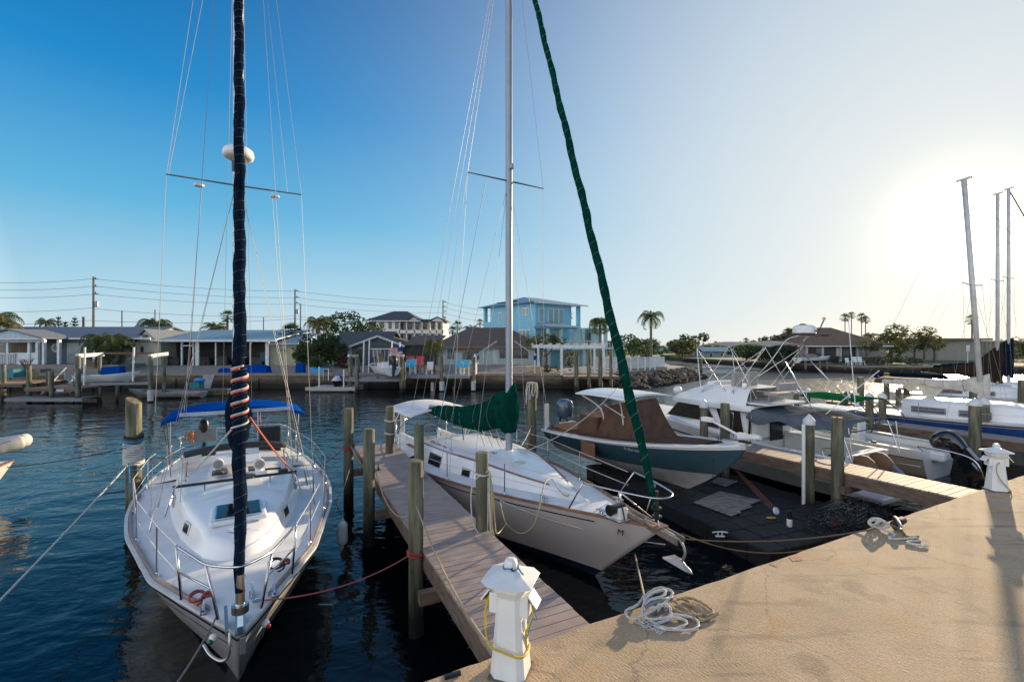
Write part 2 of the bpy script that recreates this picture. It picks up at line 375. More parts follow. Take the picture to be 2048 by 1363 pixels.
for (px, D, ty, r, cap, lab) in (
        (1950, 15.0, 803, .155, 'cone', 'white capped piling with orange rope strands on the near side of the far finger pier'),
        (1968, 16.6, 801, .15, 'cone', 'white capped piling right behind its twin on the far finger pier'),
        (1739, 17.9, 790, .13, 'cone', 'white capped piling at the outer end of the far finger pier, beside the green canopy'),
        (1765, 19.0, 790, .13, 'cone', 'white capped piling beside the stern of the blue striped sailboat'),
        (1721, 22.0, 754, .14, None, 'tall dark piling standing clear behind the green canopy'),
        (1773, 26.0, 745, .13, None, 'slim dark piling standing in open water beyond the blue striped sailboat'),
        (1592, 25.0, 781, .13, 'cone', 'small white capped piling partly behind the flybridge seat'),
        (1615, 25.0, 779, .13, 'cone', 'small white capped piling in the open water beyond the flybridge ladder'),
        (1797, 24.0, 778, .12, None, 'dark piling just under the end of the white furled mainsail'),
        (1813, 24.5, 771, .13, 'cone', 'white capped piling showing above the white furled mainsail'),
        (1946, 23.0, 770, .14, None, 'bare piling between the white boom cover and the leaning mast'),
        (1302, 21.0, 790, .13, None, 'dark piling standing behind the brown console cover'),
        (2043, 24.0, 760, .14, None, 'dark piling at the picture edge beyond the blue striped sailboat')):
    p = A(px, ty, D); piling(p.x, p.y, p.z, r, lab, cap=cap)
# ---------------------------------------------------------------- quay furniture
def pedestal(loc, rz, label, hgt, near):
    t = thing('power_pedestal', label, 'dock pedestal', loc, rz, 'lighthouse shaped dock power pedestals')
    s = hgt / .97
    def oc(r, z, a=.36):                       # square with cut corners
        k = r * (1 - a); pts = [(r, -k), (r, k), (k, r), (-k, r), (-r, k), (-r, -k), (-k, -r), (k, -r)]
        return [(p[0] * s, p[1] * s, z * s) for p in pts]
    b = B().loft([oc(.152, 0), oc(.150, .04), oc(.098, .66), oc(.105, .675), oc(.150, .74), oc(.150, .79)]); b.build('post', WHITEP, t, bevel=.004)
    B().loft([oc(.140, .79), oc(.146, .79 + (.016 if near else .034))]).build('lens', M('amber_lens', (.55, .36, .04), .3) if near else M('yellow_lens', (.9, .75, .03), .3), t)
    B().loft([oc(.214, .800, .34), oc(.220, .808, .34), oc(.062, .880, .40)]).build('roof', WHITEP, t, bevel=.003)
    B().loft([oc(.050, .875, .5), oc(.054, .885, .5), oc(.054, .93, .5), oc(.044, .958, .5), oc(.022, .970, .5)]).build('finial', WHITEP, t, bevel=.004)
    for sx_ in (-1, 1):
        c = B().box((sx_ * .135 * s, 0, .60 * s), (.075 * s, .15 * s, .17 * s), 0); c.build('socket_box', WHITEP, t, bevel=.01)
        B().beam((sx_ * .172 * s, 0, .705 * s), (sx_ * .245 * s, 0, .61 * s), .155 * s, .014 * s).build('socket_lid', WHITEP, t, bevel=.004); B().beam((sx_ * .176 * s, 0, .675 * s), (sx_ * .232 * s, 0, .61 * s), .12 * s, .02 * s).build('socket_face', BLACK, t)
        B().box((sx_ * .126 * s, .0, .43 * s), (.02 * s, .05 * s, .10 * s)).build('latch', WHITEP, t, bevel=.004)
    b = B(); b.box((-.1345 * s, -.01 * s, .24 * s), (.004, .06 * s, .2 * s)); lb = b.build('label_plate', M('label_grey', (.45, .50, .55), .5, col2=(.2, .24, .3), scale=60, lo=.45, hi=.55), t); lb.rotation_euler = (0, radians(-5) * -1, 0)
    B().box((0, 0, .012), (.31 * s, .31 * s, .02)).build('base_plate', M('dirty_base', (.12, .10, .08), .9), t)
    # yellow cord
    if near:
        c = spline([(-.19, -.03, .62), (-.215, -.045, .50), (-.20, -.08, .38), (-.13, -.165, .30), (0, -.175, .27), (.13, -.165, .25), (.165, -.05, .235), (.12, .12, .20), (0, .16, .15)], 8)
        B().tube([(p[0] * s, p[1] * s, p[2] * s) for p in c], .0095, 8).build('shore_cable', M('yellow_cord', (.62, .43, .03), .5, col2=(.45, .32, .03)), t, smooth='all')
        B().lathe([(.034, 0), (.034, .02), (.026, .05), (.02, .09), (.012, .12)], seg=14).build('plug', YEL, t, smooth=True)
        o = LAST[0]; o.location = (-.165 * s, -.02 * s, .665 * s); o.rotation_euler = (radians(180), radians(25), 0)
        c = spline([(.19, .0, .60), (.20, -.01, .52), (.17, -.03, .44), (.14, -.02, .36), (.13, .02, .2)], 6)
        B().tube([(p[0] * s, p[1] * s, p[2] * s) for p in c], .011, 8).build('yellow_hose', MATS['yellow_cord'], t, smooth='all')
        c = spline([(.19, .0, .63), (.215, -.02, .56), (.235, -.02, .50), (.2, -.03, .50), (.175, -.035, .42), (.15, -.03, .33)], 6)
        B().tube([(p[0] * s, p[1] * s, p[2] * s) for p in c], .0045, 6).build('blue_line', ROPEB, t, smooth='all')
        ring = [(.064 * s * cos(a), .064 * s * sin(a), .895 * s + .006 * sin(3 * a)) for a in [i * 2 * pi / 24 for i in range(25)]] + [(.1 * s, -.03 * s, .875 * s), (.125 * s, -.05 * s, .868 * s)]
        B().tube(ring, .007, 6).build('blue_line', ROPEB, t, smooth='all')
        B().lathe([(.014, 0), (.014, .012)], seg=12).build('sensor', BLACK, t)
        o = LAST[0]; o.location = (.03 * s, -.052 * s, .90 * s); o.rotation_euler = (radians(90), 0, 0)
        for dx in (-.09, .09):
            B().ell((dx * s, -.139 * s, .035 * s), (.006, .006, .006), 8, 5).build('bolt', BLACK, t)
    else:
        c = spline([(-.03, -.12, .60), (-.10, -.16, .55), (-.11, -.17, .42), (-.06, -.18, .28), (.04, -.18, .15), (.12, -.17, .06), (.16, -.1, .03), (.14, .1, .02)], 8)
        B().tube([(p[0] * s, p[1] * s, p[2] * s) for p in c], .009, 8).build('shore_cable', ROPET, t, smooth='all')
    return t
pedestal((-.01, 3.96, 1.4), radians(-18), 'white lighthouse shaped power post with yellow cable, at the foot of the near pier', .975, True)
pedestal((9.28, 8.86, 1.4), radians(-12), 'smaller looking lighthouse shaped power post with bright yellow band, far along the quay', .90, False)
def cleat(b, s=1.0):
    b.tube(spline([(-.17 * s, 0, .085 * s), (-.08 * s, 0, .10 * s), (.08 * s, 0, .10 * s), (.17 * s, 0, .085 * s)], 5), .016 * s, 8)
    for x in (-.045, .045): b.tube([(x * s, 0, 0), (x * s, 0, .1 * s)], .016 * s, 8)
    b.box((0, 0, .006), (.2 * s, .07 * s, .012)); return b
def twisted(pts, r, b=None, turns=26.0):        # three strand rope
    b = b or B(); pts = [Vector(p) for p in pts]; n = len(pts)
    for s in range(3):
        q = []; u = None; acc = 0
        for i, p in enumerate(pts):
            d = (pts[min(i + 1, n - 1)] - pts[max(i - 1, 0)]).normalized()
            if u is None: u = d.orthogonal().normalized()
            u = (u - d * u.dot(d)).normalized(); w_ = d.cross(u)
            if i: acc += (pts[i] - pts[i - 1]).length
            a = acc * turns + s * 2 * pi / 3
            q.append(p + (u * cos(a) + w_ * sin(a)) * r * .5)
        b.tube(q, r * .56, 5, True)
    return b
def dense(pts, step):
    out = [Vector(pts[0])]
    for i in range(1, len(pts)):
        a, c = Vector(pts[i - 1]), Vector(pts[i]); k = max(1, int((c - a).length / step))
        out += [a.lerp(c, j / k) for j in range(1, k + 1)]
    return out
t = thing('rope_coil', 'large untidy heap of grey and tan rope on a cleat near the quay edge', 'rope', (0, 0, 0), 0, 'mooring rope heaps on the quay')
zq = 1.4
def gp(x, y, z=.02): v = G(x, y, 1.4); return Vector((v.x, v.y, zq + z))
tr = spline([gp(1437, 1231, .03), gp(1418, 1240), gp(1390, 1243), gp(1372, 1228, .05), gp(1345, 1212, .07), gp(1350, 1203, .04), gp(1375, 1206, .03), gp(1395, 1228, .02), gp(1400, 1235, .03), gp(1360, 1233, .05), gp(1338, 1220, .08), gp(1370, 1200, .03), gp(1398, 1205), gp(1425, 1225), gp(1415, 1234, .02), gp(1395, 1222, .05), gp(1372, 1213, .03)], 9)
fix_normals(twisted(dense(tr, .006), .0155).build('mooring_rope', ROPET, t, smooth='all'))
tr = spline([gp(1290, 1205, .09), gp(1275, 1218, .05), gp(1252, 1225), gp(1262, 1240), gp(1290, 1238, .05), gp(1330, 1222, .10), gp(1345, 1206, .12), gp(1318, 1200, .14), gp(1290, 1212, .1), gp(1300, 1230, .08), gp(1335, 1228, .1), gp(1340, 1243, .04), gp(1310, 1252), gp(1330, 1262), gp(1365, 1256), gp(1372, 1247, .03), gp(1345, 1243, .05), gp(1300, 1243, .03), gp(1285, 1230, .06), gp(1300, 1215, .14), gp(1330, 1209, .16), gp(1325, 1220, .15), gp(1298, 1224, .12), gp(1290, 1235, .03), gp(1320, 1255, .02), gp(1350, 1262), gp(1388, 1262), gp(1397, 1250), gp(1385, 1240, .03), gp(1350, 1240, .06)], 9)
fix_normals(twisted(dense(tr, .006), .0150).build('mooring_rope', ROPEW, t, smooth='all'))
tr = [gp(1275 + 55 * (i / 60) + 9 * sin(i * 1.9), 1243 + 22 * (i / 60) + 6 * cos(i * 1.7), .012 + .01 * sin(i)) for i in range(60)]
B().tube(spline(tr, 3), .0045, 5).build('thin_line', ROPEW, t, smooth='all')
cl = cleat(B(), 1.1).build('cleat', M('galvanised', (.3, .3, .31), .5, .6), t); cl.location = gp(1318, 1222, 0); cl.rotation_euler = (0, 0, radians(27))
t = thing('rope_coil', 'smaller knotted mooring rope with frayed tail on a cleat beside the crab traps', 'rope', (0, 0, 0), 0, 'mooring rope heaps on the quay')
k0 = gp(1756, 1058, .09)
kn = [k0 + Vector((.085 * cos(a) * (1 + .25 * sin(2.3 * a)), .07 * sin(a * .77), .06 * sin(a) * (1 + .2 * cos(1.7 * a)))) for a in [i * .32 for i in range(60)]]
fix_normals(twisted(dense(spline(kn, 3), .008), .02).build('knot', ROPEW, t, smooth='all'))
tr = spline([gp(1765, 1066, .06), gp(1790, 1072, .03), gp(1778, 1078), gp(1800, 1080), gp(1835, 1078), gp(1838, 1083), gp(1820, 1084), gp(1815, 1088), gp(1840, 1093), gp(1856, 1094)], 8)
fix_normals(twisted(dense(tr, .01), .017).build('mooring_rope', ROPEW, t, smooth='all'))
tr = spline([gp(1748, 1053, .04), gp(1775, 1056, .07), gp(1800, 1066, .06), gp(1815, 1076, .02), gp(1838, 1076, .02)], 8)
fix_normals(twisted(dense(tr, .01), .02).build('mooring_rope', M('rope_dark', (.16, .12, .07), .9), t, smooth='all'))
cl = cleat(B(), 1.3).build('cleat', MATS['galvanised'], t); cl.location = gp(1795, 1057, 0); cl.rotation_euler = (0, 0, radians(60))
bk = B().tube([gp(1788, 1058, .07), gp(1806, 1052, .1)], .055, 10).build('black_wrap', ROPEK, t, smooth='all')
tag(B().beam(gp(889, 1358, .02), gp(921, 1349, .02), .03, .03).build('angle_bracket', BLACK), 'small dark metal bar lying on the concrete left of the near power post', 'metal bar')
# ================================================================ boat toolkit (local x forward, bow tip at x = 0, z = 0 at the water)
def lut(tab):
    def f(u):
        for i in range(len(tab) - 1):
            a, c = tab[i], tab[i + 1]
            if u <= c[0]:
                t = (u - a[0]) / (c[0] - a[0]); t = max(0, min(1, t))
                p0 = tab[max(i - 1, 0)][1]; p3 = tab[min(i + 2, len(tab) - 1)][1]
                lin = a[1] + (c[1] - a[1]) * t
                cub = .5 * (2 * a[1] + (-p0 + c[1]) * t + (2 * p0 - 5 * a[1] + 4 * c[1] - p3) * t * t + (-p0 + 3 * a[1] - 3 * c[1] + p3) * t ** 3)
                return .5 * lin + .5 * cub
        return tab[-1][1]
    return f
class Hull:
    def __init__(s, L, hb, sheer, keel=-.35, rake=1.2, srake=.3, pw=(.95, .38), kr=.35, nu=36, nv=12, trans=True, stemp=1.4):
        s.L, s.hb, s.sheer, s.keel, s.rake, s.srake, s.pw, s.nu, s.nv, s.kr, s.stemp = L, hb, sheer, keel, rake, srake, pw, nu, nv, kr, stemp
    def pt(s, u, v, side=1, off=0.0):
        zt = s.sheer(u); k = s.keel(u) if callable(s.keel) else s.keel
        x = -(u * s.L + s.rake * (1 - u) ** 3 * (1 - v) ** s.stemp) + s.srake * (u ** 6) * (1 - v)
        p = s.pw[0] + (s.pw[1] - s.pw[0]) * min(1, u / s.kr) ** .8
        y = max(s.hb(u), .015) * (v ** p) if v > 0 else 0.0
        return Vector((x, side * (y + off), k + (zt - k) * v))
    def side(s, v0=0.0, v1=1.0, u0=0.0, u1=1.0, off=0.0, nv=None):
        b = B(); nv = nv or max(2, int(s.nv * (v1 - v0)) + 1)
        for sd in (1, -1):
            rows = [[s.pt(u0 + (u1 - u0) * (i / s.nu) ** 1.25, v0 + (v1 - v0) * j / nv, sd, off) for j in range(nv + 1)] for i in range(s.nu + 1)]
            if sd < 0: rows = [list(reversed(r)) for r in rows]
            b.grid(rows)
        if u0 <= .011 and s.hb(0) > .002:
            b.grid([[s.pt(u0, v0 + (v1 - v0) * j / nv, sd, off) for j in range(nv + 1)] for sd in (1, -1)])
        return b
    def transom(s, v0=0, v1=1):
        vs = [v0 + (v1 - v0) * j / s.nv for j in range(s.nv + 1)]
        a = [s.pt(1, v, 1) for v in vs]; c = [s.pt(1, v, -1) for v in vs]
        return B().grid([c, a])
    def deck(s, inset=.0, dz=-.015, camber=.05, u0=0.0, u1=1.0, n=10):
        rows = []
        for i in range(s.nu + 1):
            u = u0 + (u1 - u0) * (i / s.nu) ** 1.25; w = max(s.hb(u) - inset, .005); z = s.sheer(u) + dz
            rows.append([(-(u * s.L), w * (1 - 2 * k / n), z + camber * min(1, w) * (1 - (1 - 2 * k / n) ** 2)) for k in range(n + 1)])
        return B().grid(rows)
    def rail(s, inset=.0, dz=.03, w=.05, h=.05, u0=0.0, u1=1.0, sides=(1, -1), n=64):
        b = B()
        for sd in sides:
            rows = []
            for i in range(n + 1):
                u = u0 + (u1 - u0) * (i / n) ** 1.6; y = max(s.hb(u) - inset, .01); z = s.sheer(u) + dz; x = -u * s.L
                rows.append([(x, sd * (y + w * a), z + h * c) for a, c in ((0, -.5), (0, .5), (-1, .5), (-1, -.5))])
            b.loft(rows, True, True)
        return b
    def top(s, ss, side, inset=.08, dz=0.0):
        u = ss / s.L; return Vector((-ss, side * (s.hb(u) - inset), s.sheer(u) + dz))
def trunk(levels, camber=.06, back=True, n=8):
    """levels[k] = list of (s, halfwidth, z); sides, nose and a cambered top"""
    b = B()
    for sd in (1, -1):
        rows = [[(-q[0], sd * q[1], q[2]) for q in lv] for lv in levels]
        b.grid(rows if sd < 0 else [list(reversed(r)) for r in rows])
    rows = [[(-lv[0][0] + .14 * (1 - abs(1 - 2 * k / n) ** 2.2), lv[0][1] * (1 - 2 * k / n), lv[0][2]) for k in range(n + 1)] for lv in levels]
    b.grid(rows)
    if back:
        rows = [[(-lv[-1][0], lv[-1][1] * (1 - 2 * k / n), lv[-1][2]) for k in range(n + 1)] for lv in levels]
        b.grid([list(reversed(r)) for r in rows])
    t = levels[-1]
    b.grid([[(-q[0] + (.14 * (1 - abs(1 - 2 * k / n) ** 2.2) if i == 0 else 0), q[1] * (1 - 2 * k / n), q[2] + camber * (1 - (1 - 2 * k / n) ** 2) * min(1, q[1])) for k in range(n + 1)] for i, q in enumerate(t)])
    return b
def tidy(o, dist=.0008):
    import bmesh
    bm = bmesh.new(); bm.from_mesh(o.data); bmesh.ops.remove_doubles(bm, verts=bm.verts, dist=dist); bmesh.ops.recalc_face_normals(bm, faces=bm.faces); bm.to_mesh(o.data); bm.free()
    return o
def wires(b, lst, r=.006):
    for a, c in lst: b.tube([a, c], r, 5)
    return b
def lifelines(h, root, ss, inset=.10, H=.62, r=.0125, sides=(1, -1), zs=(1.0, .52), ends=None):
    for sd in sides:
        tops = []
        for q in ss:
            p = h.top(q, sd, inset); b = B().tube([p, p + V(0, 0, H)], r, 8); b.lathe([(.035, 0), (.03, .02), (.016, .05)], c=p, seg=10)
            b.build('stanchion', STEEL, root, smooth=True); tops.append(p)
        for k in zs:
            pts = [p + V(0, 0, H * k) for p in tops]
            if ends: pts = [ends[0](sd, k)] + pts + [ends[1](sd, k)]
            B().tube(pts, .006, 5).build('lifeline', M('lifeline_white', (.6, .6, .58), .5), root)
def furled(a, c, rfun, root, mat, n=90, wrapmat=None, name='furled_sail', tw=9.0, lines=34):
    a, c = Vector(a), Vector(c); b = B(); seg = 14; rings = []
    d = (c - a).normalized(); u = Vector((0, 1, 0)); w = d.cross(u).normalized()
    for i in range(n * 2 + 1):
        t = i / (n * 2); p = a.lerp(c, t); r = rfun(t); L = (c - a).length * t
        rings.append([p + (u * cos(2 * pi * k / seg) + w * sin(2 * pi * k / seg)) * r * (1 + .13 * sin(2 * pi * k / seg - L * tw) + .07 * sin(2 * (2 * pi * k / seg) - L * tw * 3.1) + .13 * mnoise.noise(Vector((cos(2 * pi * k / seg) * 1.5, sin(2 * pi * k / seg) * 1.5, L * 2.5))) + .05 * sin(3 * 2 * pi * k / seg - L * 11)) for k in range(seg)])
    b.loft(rings); o = b.build(name, mat, root, smooth='all')
    if wrapmat:
        pts = []; m = lines * 16
        for i in range(m + 1):
            t = i / m; p = a.lerp(c, t); an = 2 * pi * t * lines; r = rfun(t) * 1.09
            pts.append(p + (u * cos(an) + w * sin(an)) * r)
        q = B().tube(pts, .0022, 4).build('spiral_cord', wrapmat, o)
    return o
def boom_cover(root, my, mx, ax, L, tops, bots, mat, w0=.16, name='sail_cover', bulge=1.0, n=44):
    """canvas over a flaked mainsail: wraps the mast at (mx, my), runs along ax for L; tops/bots are tables over t"""
    ax = Vector(ax).normalized(); sdv = Vector((-ax.y, ax.x, 0)); b = B(); rings = []; seg = 30; ft, fb = lut(tops), lut(bots)
    for i in range(n + 1):
        t = i / n; x = -.20 + (L + .20) * t; top, bot = ft(t), fb(t); hz = (top - bot) / 2; cz = (top + bot) / 2; r = []
        w = w0 * (1 - .45 * t) + .06 * bulge * math.exp(-((x - .35) / .5) ** 2)
        if i == 0: w *= .7
        if i == n: w *= .6; hz *= .8
        for k in range(seg):
            a = 2 * pi * k / seg; zz = sin(a); ww = cos(a) * w * (1 - (.5 if hz > .3 else .15) * max(0, zz) ** 1.2)
            jj = 1 + .30 * mnoise.noise(Vector((x * 3.5 + zz * 2.5 * hz, zz * 3.0, 3.3 * (1 if cos(a) > 0 else -1)))) + .14 * mnoise.noise(Vector((x * 11 + zz * 3, zz * 5, cos(a))))
            p = ax * x + sdv * ww * jj; r.append((mx + p.x, my + p.y, cz + zz * hz + .035 * mnoise.noise(Vector((x * 5, a, 1)))))
        rings.append(r)
    b.loft(rings); o = tidy(b.build(name, mat, root, smooth='all'))
    for t in (.2, .38, .55, .72, .88):
        x = -.20 + (L + .20) * t; hz = (ft(t) - fb(t)) / 2 * 1.04; cz = (ft(t) + fb(t)) / 2; w = (w0 * (1 - .45 * t) + .06 * bulge * math.exp(-((x - .35) / .5) ** 2)) * 1.05
        pts = []
        for k in range(25):
            a = 2 * pi * k / 24; ww = cos(a) * w * (1 - (.5 if hz > .3 else .15) * max(0, sin(a)) ** 1.2); p = ax * (x + .03 * sin(a)) + sdv * ww; pts.append((mx + p.x, my + p.y, cz + sin(a) * hz))
        B().tube(pts, .008, 5).build('cover_lashing', M('lashing', (.10, .14, .13), .8), o)
    return o
def outboard(root, p, rz, s=1.0, cowl=None, leg=None, tilt=0.0, name='outboard_motor'):
    e = bpy.data.objects.new(name, None)
    m = B()
    def prof(zs):
        rings = []
        for z, fx, bx, w in zs:
            r = []
            for k in range(16):
                a = 2 * pi * k / 16; cx, cy = cos(a), sin(a)
                x = (fx if cx > 0 else bx) * abs(cx) ** .6 * (1 if cx > 0 else -1); y = w * abs(cy) ** .7 * (1 if cy > 0 else -1)
                r.append((x * s, y * s, z * s))
            rings.append(r)
        return rings
    m.loft(prof([(.0, .20, .20, .13), (.06, .30, .28, .19), (.30, .33, .32, .22), (.48, .31, .33, .21), (.60, .22, .28, .17), (.66, .08, .14, .08), (.665, .02, .03, .02)]))
    o = tidy(m.build(name, cowl or BLACK, root, smooth=True)); o.location = p; o.rotation_euler = (0, tilt, rz)
    l = B(); l.loft([[(x * s, y * s, z * s) for x, y in ((.12, .07), (-.14, .05), (-.14, -.05), (.12, -.07))] for z in (.02, -.55)])
    l.loft([[(x * s, y * s, z * s) for x, y in ((.08, .04), (-.2, .02), (-.2, -.02), (.08, -.04))] for z in (-.55, -.8)])
    l.box((-.05 * s, 0, -.56 * s), (.42 * s, .2 * s, .015 * s)); l.tube([(-.26 * s, 0, -.74 * s), (.14 * s, 0, -.74 * s)], .05 * s, 10)
    l.box((.22 * s, 0, -.12 * s), (.12 * s, .22 * s, .34 * s))
    l.build('lower_unit', leg or cowl or BLACK, o)
    return o
def bimini(root, x0, x1, hw, z, mat, crown=.12, sag=.02, name='bimini', valance=.09, n=14, arch=2.2, hoops=2, ang=None):
    rows = []
    for i in range(n + 1):
        t = i / n; x = x0 + (x1 - x0) * t; r = []
        for k in range(17):
            q = -1 + k / 8
            zz = z + crown * (1 - abs(q) ** arch) - sag * abs(sin(pi * t * hoops)) + .008 * mnoise.noise(Vector((x * 4, q * 3, 0)))
            r.append((x, hw * q, zz))
        rows.append([(x, -hw * 1.01, r[0][2] - valance)] + r + [(x, hw * 1.01, r[-1][2] - valance)])
    f = [(p[0] + (x0 - x1) * .004 , p[1], p[2] - valance * .8) for p in rows[0]]; g = [(p[0], p[1], p[2] - valance * .8) for p in rows[-1]]
    b = B().grid([f] + rows + [g]); return b.build(name, mat, root, smooth='all', solid=.01)
CABLE = M('dark_cable', (.03, .03, .035), .6)
# ================================================================ left sailboat (blue furled jib)
bd = Vector((.513, -.859)); rz = atan2(bd.y, bd.x)
S1 = thing('sailboat', 'white sailboat moored bow first with navy furled jib and blue bimini, by the slanted piling', 'sailboat', (-2.655, 4.52, 0), rz, 'sailboats moored in the marina')
def loc(root, w):
    c, s = cos(-root.rotation_euler.z), sin(-root.rotation_euler.z); d = Vector(w) - root.location
    return Vector((d.x * c - d.y * s, d.x * s + d.y * c, d.z))
HULLW = M('hull_white', (.66, .64, .62), .16, col2=(.60, .58, .56), scale=1.2, coat=.3, wet=(-.2, .28, (.30, .27, .2)))
NAVYP = M('navy_paint', (.012, .02, .045), .25, coat=.3)
hb1 = lut([(0, .03), (.033, .215), (.07, .41), (.105, .6), (.175, .95), (.24, 1.15), (.37, 1.52), (.485, 1.72), (.6, 1.8), (.8, 1.68), (1, 1.3)])
h = Hull(11.0, hb1, lambda u: 1.05 + .35 * (1 - u) ** 2, keel=-.45, rake=2.0, srake=.5, pw=(.85, .34), stemp=1.1)
tidy(h.side().build('hull', HULLW, S1, smooth=True)); tidy(h.transom().build('transom', HULLW, S1))
tidy(h.side(.905, .935, 0.0, 1, .004, nv=1).build('sheer_stripe', NAVYP, S1)); tidy(h.side(.80, .812, .01, 1, .004, nv=1).build('sheer_stripe', NAVYP, S1))
tidy(h.side(.20, .29, .06, 1, .004, nv=2).build('boot_stripe', NAVYP, S1))
tidy(h.deck(.02, camber=.05, u1=.70).build('deck', DECK, S1, smooth=True))
# cockpit aft
dk = B(); 
for sd in (1, -1):
    rows = []
    for i in range(13):
        u = .70 + .30 * i / 12; w = h.hb(u) - .02; z = h.sheer(u)
        rows.append([(-u * 11, sd * w, z - .015), (-u * 11, sd * .78, z + .10), (-u * 11, sd * .72, z + .10), (-u * 11, sd * .70, z - .3), (-u * 11, sd * .42, z - .3), (-u * 11, sd * .40, z - .72), (-u * 11, 0, z - .72)])
    dk.grid(rows)
tidy(dk.build('cockpit', DECK, S1))
tidy(h.rail(-.01, -.01, .05, .035).build('rub_rail', M('rail_grey', (.70, .69, .66), .4), S1))
tidy(h.rail(.05, .02, .035, .045, .06, .62).build('toe_rail', M('weathered_teak', (.33, .27, .24), .8, col2=(.24, .19, .17), scale=12), S1))
# coachroof
base = [(2.15, .26), (2.35, .40), (2.75, .52), (3.4, .72), (4.3, .90), (5.1, 1.02), (6.2, 1.12), (7.7, 1.14)]
def lv(ins, dz, f=1.0): return [(s_ + ins * 1.8 * max(0, 1 - (s_ - 2.15) / 1.6), max(w_ - ins * (.6 if i < 2 else 1), .05), h.sheer(s_ / 11) + .01 + dz * (1 if s_ > 3.6 else .62 + .38 * (s_ - 2.2) / 1.4)) for i, (s_, w_) in enumerate(base)]
tidy(trunk([lv(-.05, -.02), lv(.0, .10), lv(.03, .26), lv(.06, .36), lv(.11, .41), lv(.18, .43)], .09).build('coachroof', GEL, S1, smooth='all'))
def slab(x, y, z, dx, dy, dz, name, mat, rot=(0, 0, 0), root=None, bev=.012):
    o = B().box((0, 0, 0), (dx, dy, dz)).build(name, mat, root or S1, bevel=bev); o.location = (x, y, z); o.rotation_euler = rot; return o
# main forward hatch
hx = loc(S1, G(478, 1015, 1.70)).x
slab(hx, 0, 1.625, .72, .74, .07, 'hatch_base', GEL, (0, .03, 0), bev=.03); slab(hx, 0, 1.675, .60, .62, .03, 'deck_hatch', STEEL, (0, .03, 0)); slab(hx, 0, 1.693, .55, .57, .012, 'hatch_lens', GLASSD, (0, .03, 0))
# portlights on the trunk shoulders
for sd in (1, -1):
    for s_, w_, a_ in ((3.3, .675, .34), (5.0, .99, .12)):
        o = B().box((0, 0, 0), (.26, .03, .17)).build('portlight', STEEL, S1, bevel=.02); o.location = (-s_, sd * w_, 1.42 - (s_ - 3.3) * .02); o.rotation_euler = (sd * radians(14), 0, -sd * a_)
        g = B().box((0, 0, 0), (.20, .036, .11)).build('glass', GLASSD, o)
# traveller
tv = slab(-4.35, 0, 1.80, .045, 1.9, .045, 'traveller_track', BLACK)
slab(-4.35, .72, 1.84, .1, .16, .08, 'traveller_car', BLACK)
for sd in (1, -1):
    for yy in (.93, .5): B().tube([(-4.35, sd * yy, 1.62), (-4.35, sd * yy, 1.8)], .014, 8).build('track_leg', STEEL, S1)
    B().tube([(-4.35, sd * .93, 1.76), (-4.02, sd * 1.02, 1.42)], .016, 8).build('track_leg', STEEL, S1)
# mast, boom, radar
MS, MH = 4.6, 15.4
B().lathe([(.085, 1.5), (.085, MH)], c=(-MS, 0, 0), seg=14).build('mast', M('mast_grey', (.55, .56, .58), .35, .5), S1, smooth=True)
cv = boom_cover(S1, 0, -MS, (-1, 0, 0), 4.1, [(0, 3.75), (.08, 3.5), (.2, 3.1), (.5, 2.95), (1, 2.8)], [(0, 2.15), (.1, 2.3), (.25, 2.5), (1, 2.52)], NAVY, w0=.19, bulge=.5)
B().tube([(-MS, 0, 2.5), (-MS - 4.2, 0, 2.55)], .06, 10).build('boom', STEEL, S1)
spz = 7.1
for sd in (1, -1):
    o = B().tube([(-MS, 0, spz), (-MS - .10, sd * 1.07, spz + .04)], [.03, .022], 8, squash=.5).build('spreader', M('spar_grey', (.32, .31, .31), .4, .5), S1)
    B().lathe([(.02, 0), (.075, .015), (.085, .045), (.02, .06)], c=(-MS - .04, sd * .6, spz - .12), seg=14).build('deck_light', WHITEP, o)
rd = B().lathe([(.18, 0), (.235, .025), (.245, .08), (.23, .15), (.17, .195), (.01, .21)], c=(-MS + .48, 0, 7.42), seg=28).build('radar_dome', WHITEP, S1, smooth='all')
B().beam((-MS, 0, 7.36), (-MS + .5, 0, 7.40), .2, .04).build('radar_bracket', ALU, S1)
jr = lambda t: .088 - .028 * t if t > .12 else .045 + .043 * (t / .12)
jib = furled((-.12, 0, 1.72), (-MS + .12, 0, 15.2), lambda t: (.044 + .026 * min(1, t / .10)) * (1 - .38 * t), S1, NAVY, wrapmat=M('cord_grey', (.09, .115, .145), .7), tw=6, lines=104)
ja, jb_ = Vector((-.12, 0, 1.72)), Vector((-MS + .12, 0, 15.2))
dr = B().lathe([(.02, -.22), (.025, -.2), (.02, -.08), (.078, -.075), (.080, .0), (.045, .005), (.040, .14), (.03, .3)], c=(-.13, 0, 1.60), seg=20).build('furler_drum', STEEL, S1, smooth=True)
B().beam((-.06, 0, 1.38), (-.1, 0, 1.5), .05, .02).build('toggle', STEEL, S1)
